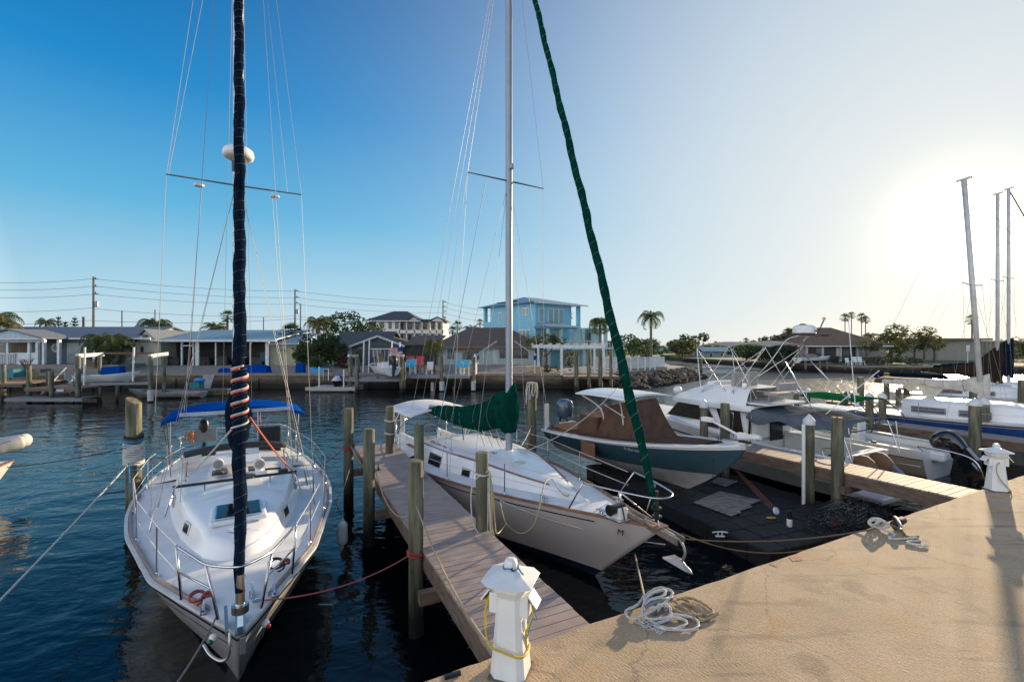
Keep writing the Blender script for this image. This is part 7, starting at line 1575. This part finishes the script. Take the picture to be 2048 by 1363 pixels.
lb = ('power cable from the picture edge to the tallest pole', 'power cable from the tallest pole to the pole behind the cabbage palm', 'power cable from the cabbage palm pole to the villa pole', 'power cable from the villa pole toward the blue house')
for (a_, c_), l_ in zip(segs, lb):
    for k in range(len(c_[1])):
        o = B().tube(cat_curve(A(a_[0], a_[1][k], a_[2]), A(c_[0], c_[1][k], c_[2]), .5, 12), .024, 4).build('power_cable', BLACK); tag(o, names[k] + ' ' + l_, 'cable', 'power cables')
# ================================================================ waterside docks, lifts, boats and clutter on the far bank
GRYD = M('dock_boards_grey', (.24, .24, .25), .8, col2=(.18, .18, .19), scale=3); WOODD = M('dock_boards_brown', (.34, .21, .11), .85, col2=(.22, .13, .07), scale=3); PILF = PILE
def platform(px0, px1, D0, D1, z, mat, label, name='dock', cat='dock', piles=(), th=.16, skew=0.0):
    t = thing(name, label, cat, (0, 0, 0), 0, 'docks on the far side of the canal'); Dm = (D0 + D1) / 2
    x0, x1 = X_(px0, Dm), X_(px1, Dm); b = B(); n = max(3, int((x1 - x0) / .22))
    for i in range(n): a = x0 + (x1 - x0) * i / n; c = x0 + (x1 - x0) * (i + .93) / n; b.loft([[(a + skew, D1, z - .04), (c + skew, D1, z - .04), (c + skew, D1, z), (a + skew, D1, z)], [(a, D0, z - .04), (c, D0, z - .04), (c, D0, z), (a, D0, z)]])
    fix_normals(b.build('boards', mat, t)); q = B()
    fm_ = BEAMW if mat is WOODD else mat
    B().beam((x0, D0, z - .13), (x1, D0, z - .13), .08, th + .04).build('fascia_beam', fm_, t); B().beam((x0 + skew, D1, z - .13), (x1 + skew, D1, z - .13), .08, th).build('fascia_beam', fm_, t)
    return t
def fpile(px, D, ytop, r, label, white=0.0):
    z = Z_(ytop, D); t = thing('piling', label, 'piling', (X_(px, D), D, 0), 0, 'pilings along the far bank')
    B().lathe([(r * 1.05, -1), (r, z - .02), (r * .9, z)], seg=10).build('post', PILF, t, smooth=True)
    if white: B().lathe([(r * 1.3, white - .45), (r * 1.3, white + .35)], seg=10).build('pile_sleeve', M('sleeve', (.55, .53, .48), .7), t)
    return t
platform(-60, 98, 34.5, 38.5, 1.25, WOODD, 'sunlit brown timber dock at the left end of the far bank', skew=-.4)
platform(88, 200, 33.6, 36.4, 1.02, WOODD, 'small brown lower dock with a sign plate under the whaler lift')
B().box((X_(120, 33.5), 33.50, .86), (.55, .03, .18)).build('sign_plate', M('plate_pale', (.5, .6, .68), .5), bpy.data.objects.get('dock.001') or None)
platform(33, 185, 33.0, 34.6, .35, GRYD, 'low grey floating dock lying on the water below the whaler lift', 'floating_platform', 'floating dock')
platform(804, 942, 41.4, 44.2, 1.36, GRYD, 'grey fixed dock with stools in front of the brown roofed house')
platform(700, 806, 40.2, 42.6, 1.20, GRYD, 'grey cradle walkway under the centre console boat')
platform(1124, 1232, 41.2, 44.2, 1.34, WOODD, 'timber dock under the white pavilion frame')
platform(1395, 1402 + 60, 66, 68, .85, GRYD, 'little grey dock at the channel mouth behind the boulders')
for px, D, yt, r, lab, wh in ((7, 35, 729, .15, 'stout piling at the picture edge on the brown timber dock', 0), (58, 34.4, 731, .15, 'pale piling near the frame edge on the brown timber dock', 0), (103, 33.4, 741, .14, 'short piling at the corner of the small lower dock', 0),
                          (156, 33.2, 711, .16, 'tall lift piling at the near corner of the whaler lift', 0), (199, 36.5, 708, .14, 'rear lift piling behind the whaler outboard', 0), (150, 34.6, 737, .12, 'short dark piling tight behind the tall lift piling', 0), (301, 33.6, 712, .15, 'lift piling at the bow side of the whaler', .55), (328, 36.6, 710, .14, 'rear lift piling at the bow side of the whaler', 0),
                          (200, 34.2, 770, .10, 'submerged stub piling under the whaler', 0), (234, 34.4, 770, .10, 'thin stub piling under the bow of the whaler', 0), (95, 36.4, 742, .12, 'thin piling behind the sloping gangway', 0),
                          (701, 40.6, 711, .17, 'lift piling at the near side of the centre lift', 0), (714, 40.2, 711, .17, 'second lift piling beside the first at the centre lift', 0), (803, 40.2, 712, .17, 'lift piling carrying the flag by the centre console boat', 0), (808, 40.4, 722, .14, 'short piling just right of the flag', 0),
                          (884, 41.2, 711, .18, 'dark piling with pale concrete sleeve at the grey dock', .55), (947, 41.4, 713, .16, 'piling with sleeve at the outer corner of the grey dock', .55), (865, 42.0, 762, .12, 'sleeved stub under the grey dock', .4), (922, 42, 757, .08, 'thin stub under the middle of the grey dock', 0),
                          (1153, 41.0, 699, .20, 'first dark tall piling at the timber dock of the pavilion', 0), (1178, 41.2, 697, .17, 'second dark tall piling at the pavilion dock', 0), (1201, 41.0, 700, .19, 'third dark tall piling at the pavilion dock', 0), (1222, 41.4, 700, .15, 'fourth dark piling beside the green furled jib', 0), (1402, 66, 716, .18, 'dark piling at the channel mouth', 0),
                          (907, 35.5, 772, .05, 'thin reed like stake standing in the canal', 0)):
    fpile(px, D, yt, r, lab, wh)
# lift beams
def beams(lst, label, name='boat_lift'):
    t = thing(name, label, 'boat lift', (0, 0, 0), 0, 'boat lifts on the far bank')
    for (p0, y0, D0, p1, y1, D1, w, m) in lst: B().beam(A(p0, y0, D0), A(p1, y1, D1), w, w * 1.3).build('lift_beam', m, t)
    for (p0, y0, D0, y1) in (((lst[0][0] + 16, 694, lst[0][2], 770), (lst[0][3] + 62, 694, lst[0][2], 762)) if 'whaler' in label else ((728, 681, 40.6, 745), (739, 680, 41.8, 745), (784, 682, 40.6, 742), (800, 684, 41.6, 740))):
        B().tube([A(p0, y0, D0), A(p0 - 2, y1, D0)], .06, 8).build('guide_post', WHITEP, t)
    return t
beams([(154, 711, 33.2, 206, 708, 36.4, .20, WH), (299, 712, 33.6, 334, 707, 36.6, .20, WH), (206, 706, 36.5, 310, 706, 36.5, .12, M('rust_beam', (.16, .08, .05), .8)), (160, 768, 33.4, 300, 766, 33.6, .14, GRYD), (178, 763, 36, 300, 756, 36, .12, GRYD)], 'boat lift with white cross beams holding the whaler')
beams([(697, 711, 40.4, 716, 712, 41.6, .18, WH), (780, 709, 40.4, 808, 711, 41.6, .18, WH), (700, 756, 40.4, 806, 752, 40.4, .14, GRYD), (700, 750, 42, 806, 748, 42, .14, GRYD)], 'boat lift with white guide posts holding the centre console boat')
def skiff(px, D, z, L, bm, ang, label, hullm=GEL, deckm=DECK, sheer=.55, name='small_boat', cat='boat', open_=True):
    t = thing(name, label, cat, (X_(px, D), D, z), ang, 'small boats on the far bank')
    hh_ = Hull(L, lut([(0, .05), (.12, .55 * bm), (.3, .9 * bm), (.6, bm), (1, .95 * bm)]), lambda u: sheer + .3 * (1 - u) ** 2, keel=0, rake=.9, srake=0, pw=(.9, .35), nu=14, nv=6)
    tidy(hh_.side().build('hull', hullm, t, smooth=True)); tidy(hh_.transom().build('transom', hullm, t)); tidy(hh_.rail(-.02, 0, .10, .05, n=14).build('gunwale', hullm, t)); tidy(hh_.deck(.06, -.18 if open_ else 0, 0, n=4).build('floor', deckm, t)); tidy(hh_.deck(.02, .01, .02, 0, .2, n=4).build('foredeck', hullm, t))
    return t
w_ = skiff(280, 35.0, 1.30, 4.0, .85, radians(8), 'old white whaler with blue canvas and outboard sitting on the left lift')
B().loft([[(-2.4, y, z) for y, z in ((-.45, .5), (-.35, 1.2), (.35, 1.2), (.45, .5))], [(-1.2, y, z) for y, z in ((-.45, .5), (-.3, 1.25), (.3, 1.25), (.45, .5))]]).build('blue_canvas', BLUE, w_); outboard(w_, V(-4.15, 0, .75), pi, .85, cowl=M('cowl_slate'), leg=M('leg_silver', (.4, .4, .4), .4), tilt=-.3)
c_ = skiff(745, 43.6, 1.45, 7.0, 1.15, radians(125), 'white centre console boat seen from its stern on the centre lift, under a flag', sheer=1.0)
B().box((-3.2, 0, 1.0), (.9, .7, 1.0)).build('console', GEL, c_, bevel=.05); B().box((-3.3, 0, 3.15), (2.4, 1.9, .08)).build('t_top', GEL, c_, bevel=.03)
b = B()
for x in (-2.6, -4.0):
    for y in (-.5, .5): b.tube([(x, y, .8), (x + .1, y * 1.5, 3.1)], .035, 6)
b.build('t_top_frame', WH, c_); B().loft([[(-2.75, y, 1.5), (-2.75, y * .8, 2.6)] [0:2] + [(-2.7, y * .8, 2.6), (-2.7, y, 1.5)] for y in (-.5, .5)]).build('windscreen', M('smoke_glass', (.25, .18, .12), .3), c_); B().box((-4.6, 0, 1.2), (.4, .8, .8)).build('leaning_post', WHITEP, c_, bevel=.05)
outboard(c_, V(-7.3, .0, 1.3), pi, 1.7, cowl=BLACK); c_.scale = (.74, .74, .74)
for x in (-1.5, -4.8): B().box((x, 0, -.12), (.2, 2.4, .18)).build('bunk', GRYD, c_)
f_ = thing('flag', 'stars and stripes flag flying from a slanted staff by the centre lift', 'flag', A(797, 705, 40.4)); B().tube([(1.5, 0, .9), (.2, 0, -1.6)], .03, 6).build('flag_pole', BLACK, f_); flag(f_, 1.15, .75, (.0, 0, -.1), .15); 
for o_ in f_.children:
    if o_.name.startswith(('red', 'white', 'blue')): o_.rotation_euler = (0, 0, 0); o_.location = (.1, 0, -.1)
for o_ in f_.children:
    if o_.name.startswith(('red', 'white', 'blue')): o_.location = (.35, 0, -.25); o_.rotation_euler = (0, 0, radians(180))
j_ = thing('jet_ski', 'blue and black jet ski parked on a white floating ramp, facing the viewer', 'jet ski', (X_(666, 40.2), 40.2, .45), radians(-86), 'small boats on the far bank')
hj = Hull(2.7, lut([(0, .05), (.2, .38), (.5, .55), (1, .5)]), lambda u: .45 + .1 * (1 - u), keel=0, rake=.4, srake=0, nu=10, nv=5); tidy(hj.side().build('hull', BLACK, j_, smooth=True)); tidy(hj.deck(.03, 0, .1, n=6).build('deck', BLACK, j_, smooth=True))
B().loft([[(-.35, y, z) for y, z in ((-.3, .5), (-.12, .72), (.12, .72), (.3, .5))], [(-1.2, y, z) for y, z in ((-.4, .5), (-.16, .95), (.16, .95), (.4, .5))]]).build('hood', WHITEP, j_, bevel=.03); B().box((-1.9, 0, .72), (1.1, .34, .32)).build('seat', M('seat_blue', (.02, .10, .40), .5), j_, bevel=.06); B().tube([(-1.15, -.4, 1.08), (-1.1, 0, 1.02), (-1.15, .4, 1.08)], .05, 6).build('handlebar', M('seat_blue'), j_)
r_ = thing('jet_ski_float', 'white floating ramp with two white poles under the jet ski', 'floating dock', (X_(666, 40.6), 40.6, 0)); B().loft([[(x, y, z) for x, y in ((-2.0, 0), (2.0, 0), (1.9, 2.4), (-1.9, 2.4))] for z in (.05, .42)]).build('ramp', M('float_beige', (.45, .43, .38), .7), r_); B().beam((-2.3, -.2, .32), (2.3, -.2, .32), .25, .3).build('float_edge', MATS['float_beige'], r_)
for x, y1 in ((-1.12, 733), (1.02, 738)): B().tube([(x, -.2, .2), (x, -.2, Z_(y1, 40.4))], .07, 8).build('pole', WHITEP, r_)
b = B(); b.tube([A(647, 778 - 18, 43), A(647, 737, 43), A(657, 737, 43), A(657, 760, 43)], .04, 6)
for yy in (742, 748, 754): b.tube([A(647, yy, 43), A(657, yy, 43)], .03, 5)
tag(b.build('dock_ladder', STEEL), 'small metal ladder on the seawall behind the jet ski', 'ladder')
gw = thing('gangway', 'aluminium gangway with handrails sloping down from the bank to the floating dock', 'gangway', (0, 0, 0), 0, 'docks on the far side of the canal')
B().beam(A(150, 752, 41), A(118, 792, 35), 1.0, .12).build('ramp_deck', GRYD, gw)
for a_, c_2 in (((132, 735, 40), (82, 788, 35)), ((152, 752, 40), (138, 766, 36))): B().tube([A(*a_), A(*c_2)], .045, 6).build('handrail', ALU, gw)
B().tube([A(132, 735, 40), A(129, 742, 40), A(131, 756, 40)], .04, 6).build('handrail_post', ALU, gw)
# moored raft and skiffs
rf_ = thing('work_raft', 'brown decked raft with pale end moored below the seawall', 'raft', (X_(395, 38.5), 38.5, 0), radians(12), 'small boats on the far bank')
B().box((0, 0, .38), (5.6, 2.0, .12)).build('raft_deck', M('raft_brown', (.13, .085, .07), .85), rf_); B().box((0, 0, .18), (5.4, 1.9, .3)).build('raft_float', M('float_moss', (.16, .13, .06), .9, col2=(.06, .05, .03)), rf_); B().box((2.75, 0, .36), (.3, 2.0, .3)).build('raft_end', M('pale_end', (.5, .45, .36), .7), rf_)
skiff(258, 36.0, .0, 5.4, .8, radians(186), 'low grey canoe like skiff moored between the lift pilings', M('skiff_grey', (.34, .32, .30), .6), sheer=.42)
tag(B().beam(A(352 + 66, 749, 43), A(352 + 55, 783, 39.5), .85, .06).build('gangplank', M('plank_pale', (.42, .36, .30), .8, col2=(.30, .25, .21))), 'pale plank leading down from the seawall to the raft', 'plank')
o = B().loft([[(X_(392, 39.4) + x, 39.4 + y, z) for x, y in ((-.45, -.2), (.45, -.25), (.5, .3), (-.4, .3))] for z in (.42, .95)]).build('blue_bin', M('bin_teal', (.03, .22, .25), .7)); tag(o, 'teal blue bin with a bright blue bag on the raft', 'bin')
o = B().ell((X_(401, 39.4), 39.3, 1.15), (.5, .3, .22), 10, 6).build('blue_bag', M('bag_blue', (.02, .28, .62), .5)); tag(o, 'bright blue bag lying on the bin above the raft', 'bag')
for px, D, w, hh_, d_, mat, nm, cat, lab in ((514, 44.9, 2.4, .75, 1.0, BLUE, 'blue_tarp', 'tarp', 'bright blue tarp over gear on the seawall right of the navy jib'), (455, 45.2, 1.5, .4, .8, BLUE, 'blue_tarp', 'tarp', 'small blue tarp on the seawall left of the navy jib'), (601, 45, .8, .95, .6, BLUE, 'blue_tarp', 'tarp', 'upright blue covered motor at the corner of the seawall yard'), (635, 45.2, 1.3, .5, .7, M('bag_blue'), 'blue_tarp', 'tarp', 'low bright blue cover beside the patio steps'),
                                    (18, 39.2, 1.7, .7, .9, M('bin_teal'), 'storage_box', 'box', 'teal storage box on the terrace at the picture edge'), (52, 40.2, 1.6, .55, .7, CONC, 'planter', 'planter', 'square concrete planter with a bare shrub'), (186, 46.0, .8, .45, .5, M('pot_brown', (.16, .09, .06), .8), 'planter', 'planter', 'brown planter pot below the dark bushy palm'),
                                    (855, 47.5, 3.2, .6, .6, CONC, 'low_wall', 'wall', 'low concrete wall behind the red chairs'), (780, 47, 4.4, .7, .5, M('low_wall_dark', (.07, .065, .06), .9), 'low_wall', 'wall', 'low dark wall with pale coping behind the centre console boat'), (940, 46, 1.0, .6, .6, CONC, 'low_wall', 'wall', 'block of concrete at the foot of the small dock crane'), (1068, 46, 1.6, .6, .6, CONC, 'low_wall', 'wall', 'concrete block at the foot of the second dock crane')):
    rng = random.Random(px); b = B(); n = 10; rr = []
    for k in range(5):
        z = 1.4 + hh_ * k / 4; f = (1 - .12 * k / 4) if nm == 'blue_tarp' else 1; rr.append([(X_(px, D) + w / 2 * f * cx_, D + d_ / 2 * f * cy_, z + (rng.uniform(-.10, .10) if nm == 'blue_tarp' and k else 0)) for cx_, cy_ in ((-1, -1), (-.3, -1.05), (.3, -.95), (1, -1), (1.02, 0), (1, 1), (0, 1), (-1, 1))])
    zb_ = {18: 1.25 - 1.4, 52: .0, 186: .6}.get(px, 0); o = fix_normals(b.loft(rr).build(nm, mat)); o.location.z = zb_ if px != 18 else .0; tag(o, lab, cat, 'things kept along the seawall')
random.seed(5)
sh = thing('bare_shrub', 'bare twiggy shrub growing from the concrete planter', 'plant', (X_(52, 40.2), 40.2, 1.9)); b = B()
for k in range(16):
    a = k * 2.4; p = V(.0, 0, 0); q = V(.35 * cos(a), .25 * sin(a), .55 + U(0, .2)); b.tube([p, q, q + V(.3 * cos(a + .5), .1, .35)], [.03, .02, .012], 4); b.tube([q, q + V(.25 * cos(a - .7), 0, .3)], [.018, .01], 4)
b.build('branches', M('twig', (.16, .10, .08), .9), sh); b = B(); b.ell((0, 0, .05), (.7, .35, .12), 8, 4); b.build('base_leaves', LEAF, sh)
def skichair(px, D, col, lab, s=1.0, ang=0.0, tall=False):
    t = thing('lawn_chair' if not tall else 'dock_stool', lab, 'chair', (X_(px, D), D, 1.40 if D < 60 else 1.02), ang, 'outdoor chairs on the far bank'); h_ = .75 if tall else .42
    fr_ = M('chair_frame_white', (.72, .72, .72), .5)
    B().box((0, 0, h_ * s), (.6 * s, .55 * s, .06)).build('seat', col, t); o = B().box((0, 0, .36 * s), (.58 * s, .06, .72 * s)).build('backrest', col, t); o.location = (0, .28 * s, (h_ + .02) * s); o.rotation_euler = (radians(-14), 0, 0)
    for x in (-.27, .27):
        for y in (-.24, .24): B().box((x * s, y * s, h_ * s / 2), (.07, .07, h_ * s)).build('leg', fr_, t)
        B().box((x * s * 1.15, -.02, (h_ + .22) * s), (.08, .55 * s, .04)).build('armrest', fr_, t)
REDC = M('chair_red', (.50, .06, .06), .7); BLC = M('chair_blue', (.05, .42, .62), .6); WHC = M('chair_white', (.72, .72, .72), .6)
for px, D, c, lab, s_, tall in ((818, 46.6, REDC, 'red folding chair on the left of the pair behind the grey dock', 1.4, 0), (838, 46.4, REDC, 'red folding chair on the right of the pair behind the grey dock', 1.4, 0), (826, 43.4, BLC, 'blue and white bar stool near the lift piling', .95, 1), (815, 43.6, BLC, 'blue and white bar stool half behind the lift post', .9, 1), (859, 43.4, WHC, 'white low chair beside the dock railing', 1.0, 0),
                           (917, 43.0, BLC, 'turquoise bar stool nearest on the corner of the grey dock', .85, 1), (932, 42.4, BLC, 'turquoise and white bar stool at the dock end', .9, 1), (924, 43.8, BLC, 'turquoise bar stool behind the other two', .85, 1),
                           (1697, 70.6, WHC, 'white garden chair on the left of the three by the hedge', .95, 0), (1713, 70.4, WHC, 'white garden chair in the middle of the three by the hedge', 1.1, 0), (1723, 70.4, WHC, 'white garden chair on the right of the three by the hedge', 1.1, 0)):
    skichair(px, D, c, lab, s_, 0, tall)
t = thing('dock_table', 'white bar table among the turquoise stools', 'table', (X_(940, 43.6), 43.6, 1.4)); B().box((0, 0, 1.05), (1.6, .7, .06)).build('table_top', WH, t)
for x in (-.6, .6): B().box((x, 0, .52), (.08, .5, 1.04)).build('leg', WH, t)
for px, D, s_, lab in ((950, 42.6, 1, 'small white dock crane with slanting arm by the grey dock'), (1070, 45, -1, 'second small dock crane by the twisted tree')):
    t = thing('dock_crane', lab, 'crane', (X_(px, D), D, 1.4), 0, 'small boat cranes on the far bank'); B().tube([(0, 0, 0), (0, 0, 1.9)], .10, 8).build('mast', WHITEP if s_ == 1 else ALU, t); B().beam((0, 0, 1.7), (2.0 * s_, 0, 3.1), .14, .16).build('arm', M('crane_grey', (.28, .30, .32), .6), t); B().box((0, -.1, 1.5), (.3, .3, .4)).build('winch_box', WHITEP if s_ == 1 else BLUE, t)
# pavilion frame
t = thing('dock_pavilion', 'white open frame shelter over the timber dock beside the blue house', 'pavilion', (0, 0, 0)); D = 43.2
x0, x1 = X_(1066, D), X_(1210, D)
for y in (D, D + 3): B().beam((x0, y, Z_(692, D)), (x1, y, Z_(693, D)), .18, .32).build('roof_beam', WH, t)
for k in range(9): B().beam((x0 + (x1 - x0) * k / 8, D - .3, Z_(690, D) + .12), (x0 + (x1 - x0) * k / 8, D + 3.3, Z_(690, D) + .12), .08, .14).build('rafter', WH, t)
for p_, yb in ((1080, 727), (1123, 744), (1130, 730), (1207, 738), (1200, 728)): B().box((X_(p_, D), D + (0 if yb > 730 else 3), (Z_(692, D) + 1.3) / 2 + .0), (.2, .2, Z_(692, D) - 1.3)).build('post', WH, t)
for y_ in (737, 743): B().beam((X_(1127, D), D - 1.8, Z_(y_, D - 1.8)), (X_(1222, D), D - 1.8, Z_(y_, D - 1.8)), .08, .14).build('bench_rail', WH, t)
# white fence
t = thing('fence', 'white panel fence with pale screens running along the point', 'fence', (0, 0, 0)); FP = M('fence_screen', (.55, .60, .60), .5, alpha=.7)
pts = [(X_(1188, 50), 50), (X_(1232, 50), 50), (X_(1290, 51), 51), (X_(1329, 52), 52)]
for (a_, c_2) in zip(pts, pts[1:]):
    a_, c_2 = Vector(a_), Vector(c_2); n = 4
    for k in range(n):
        p, q = a_.lerp(c_2, k / n), a_.lerp(c_2, (k + 1) / n); B().beam((p.x, p.y, 2.15), (q.x, q.y, 2.15), .04, 1.15).build('panel', WH if p.x > X_(1296, 51) else FP, t); B().box((p.x, p.y, 2.0), (.12, .12, 1.5)).build('post', WH, t)
        B().beam((p.x, p.y, 2.75), (q.x, q.y, 2.75), .07, .08).build('top_rail', WH, t)
B().box((X_(1260, 53), 53, 1.5), (7.5, 3.0, .35)).build('pool_deck', PAVE, t)
s_ = skiff(1660, 72.5, 1.25, 5.4, 1.2, radians(4), 'white and blue speedboat raised on a lift before the big house', GEL, sheer=.8, open_=False)
tidy(Hull(5.4, lut([(0, .05), (.12, .66), (.3, 1.08), (.6, 1.2), (1, 1.14)]), lambda u: .8 + .3 * (1 - u) ** 2, keel=0, rake=.9, srake=0, pw=(.9, .35), nu=14, nv=6).side(.05, .5, 0, 1, .01).build('blue_side', NAVYP, s_)); B().loft([[(-2.2, y, .85) for y in (-.9, .9)] + [(-4.0, y, .85) for y in (.9, -.9)], [(-3.0, y, 1.45) for y in (-.6, .6)] + [(-3.6, y, 1.45) for y in (.6, -.6)]]).build('windscreen', M('smoke_glass'), s_)
for px in (1611, 1640, 1654): fpile(px, 69.5, 722, .16, {1611: 'lift piling at the bow of the raised speedboat', 1640: 'lift piling amidships of the raised speedboat', 1654: 'lift piling near the stern of the raised speedboat'}[px])
for i, px in enumerate((1690, 1734, 1775, 1824)): fpile(px, 68.0, 727, .14, ('small piling in front of the first garden chair', 'small piling right of the garden chairs', 'small piling before the sunlit scrub', 'small piling near the glowing tree')[i])
sg = thing('white_sign', 'small white sign on a post by the lawn near the leaning mast', 'sign', (X_(1936, 70), 70, 1)); B().box((0, 0, 2.6), (.5, .05, .9)).build('panel', WH, sg); B().box((0, .05, 1.2), (.08, .08, 2.4)).build('post', WH, sg)
# ================================================================ camera, sky, sun
cam = bpy.data.cameras.new('camera'); co = bpy.data.objects.new('camera', cam); COL.objects.link(co)
co.location = (0, 0, HC); co.rotation_euler = (radians(90), 0, 0)
cam.sensor_width = 36; cam.lens = F / 2048 * 36; cam.shift_y = (HY - 681.5) / 2048; cam.clip_end = 5000; cam.clip_start = .05
SC.camera = co
EXPO = .8
AZ = math.atan2(901, 925); EL = radians(10.3)
wd = bpy.data.worlds.new("World"); SC.world = wd; wd.use_nodes = True
nt = wd.node_tree; bg = nt.nodes['Background']
sky = nt.nodes.new('ShaderNodeTexSky'); sky.sky_type = 'NISHITA'; sky.sun_disc = False
sky.sun_elevation = EL; sky.sun_rotation = AZ; sky.air_density = 1.0; sky.dust_density = .3; sky.ozone_density = 1.6; sky.altitude = 0
def wn(t, **k):
    n = nt.nodes.new(t)
    for kk, v in k.items(): setattr(n, kk, v)
    return n
def mth(op, a, b_=None, c=None):
    n = wn('ShaderNodeMath', operation=op)
    for i, x in enumerate((a, b_, c)):
        if x is None: continue
        if isinstance(x, (int, float)): n.inputs[i].default_value = x
        else: nt.links.new(x, n.inputs[i])
    return n.outputs[0]
tcw = wn('ShaderNodeTexCoord')
sep = wn('ShaderNodeSeparateXYZ'); nt.links.new(tcw.outputs['Generated'], sep.inputs[0])
dotn = wn('ShaderNodeVectorMath', operation='DOT_PRODUCT'); nt.links.new(tcw.outputs['Generated'], dotn.inputs[0])
dotn.inputs[1].default_value = (sin(AZ) * cos(EL), cos(AZ) * cos(EL), sin(EL))
ramp = wn('ShaderNodeValToRGB'); nt.links.new(sep.outputs['Z'], ramp.inputs[0])
E_ = 2 ** -EXPO
def dl(r, g, b_): return tuple(((c / 255) ** 2.2) * E_ for c in (r, g, b_)) + (1,)
els = ramp.color_ramp.elements
stops = [(0.0, (204, 222, 232)), (.10, (170, 212, 232)), (.24, (98, 180, 224)), (.42, (34, 138, 205)), (.62, (8, 100, 168)), (1.0, (4, 78, 142))]
els[0].position = 0; els[0].color = dl(*stops[0][1]); els[1].position = 1; els[1].color = dl(*stops[-1][1])
for p_, c_ in stops[1:-1]:
    e = els.new(p_); e.color = dl(*c_)
s0 = mth('MAXIMUM', dotn.outputs['Value'], 0.0)
def glow(power, col):
    n = wn('ShaderNodeVectorMath', operation='SCALE'); n.inputs[0].default_value = dl(*col)[:3]
    nt.links.new(mth('POWER', s0, power), n.inputs['Scale']); return n.outputs[0]
acc = ramp.outputs['Color']
# the broad haze round a low sun washes the blue out, then the tight aureole
mixh = wn('ShaderNodeMix', data_type='RGBA'); nt.links.new(mth('MULTIPLY', mth('POWER', s0, 3.2), .93), mixh.inputs[0])
nt.links.new(acc, mixh.inputs[6]); mixh.inputs[7].default_value = dl(212, 229, 238); acc = mixh.outputs[2]
mixc = wn('ShaderNodeMix', data_type='RGBA'); nt.links.new(mth('MULTIPLY', mth('POWER', s0, 9.0), .75), mixc.inputs[0])
nt.links.new(acc, mixc.inputs[6]); mixc.inputs[7].default_value = dl(236, 237, 233); acc = mixc.outputs[2]
for pw, c_ in ((60, (84, 76, 56)), (260, (170, 156, 120)), (900, (420, 390, 310))):
    ad = wn('ShaderNodeVectorMath', operation='ADD'); nt.links.new(acc, ad.inputs[0]); nt.links.new(glow(pw, c_), ad.inputs[1]); acc = ad.outputs[0]
# added fill: unseen sky behind the viewer brightened to raise ambient light
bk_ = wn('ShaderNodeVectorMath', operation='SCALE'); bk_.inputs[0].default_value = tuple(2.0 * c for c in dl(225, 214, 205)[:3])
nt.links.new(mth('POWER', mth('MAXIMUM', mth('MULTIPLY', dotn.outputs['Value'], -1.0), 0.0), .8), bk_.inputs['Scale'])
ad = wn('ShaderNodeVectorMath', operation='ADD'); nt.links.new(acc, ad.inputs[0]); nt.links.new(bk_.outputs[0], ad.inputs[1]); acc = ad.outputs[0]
sc_ = wn('ShaderNodeVectorMath', operation='SCALE'); nt.links.new(sky.outputs[0], sc_.inputs[0]); sc_.inputs['Scale'].default_value = .1
mixn = wn('ShaderNodeMix', data_type='RGBA'); mixn.inputs[0].default_value = .05
nt.links.new(acc, mixn.inputs[6]); nt.links.new(sc_.outputs[0], mixn.inputs[7])
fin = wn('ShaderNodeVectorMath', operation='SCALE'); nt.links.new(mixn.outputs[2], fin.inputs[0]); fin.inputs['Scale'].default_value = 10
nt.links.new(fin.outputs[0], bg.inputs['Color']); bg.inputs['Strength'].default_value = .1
sl = bpy.data.lights.new('sun', 'SUN'); so = bpy.data.objects.new('sun', sl); COL.objects.link(so)
sl.energy = 5.0; sl.angle = radians(.5); sl.color = (1.0, .78, .50)
dv = Vector((sin(AZ) * cos(EL), cos(AZ) * cos(EL), sin(EL)))
so.rotation_euler = dv.to_track_quat('Z', 'Y').to_euler(); so.location = dv * 50
SC.view_settings.view_transform = 'Standard'; SC.view_settings.look = 'None'; SC.view_settings.exposure = EXPO; SC.view_settings.gamma = 1
try: SC.view_settings.use_curve_mapping = False
except Exception: pass
SC.cycles.max_bounces = 8; SC.cycles.transparent_max_bounces = 12
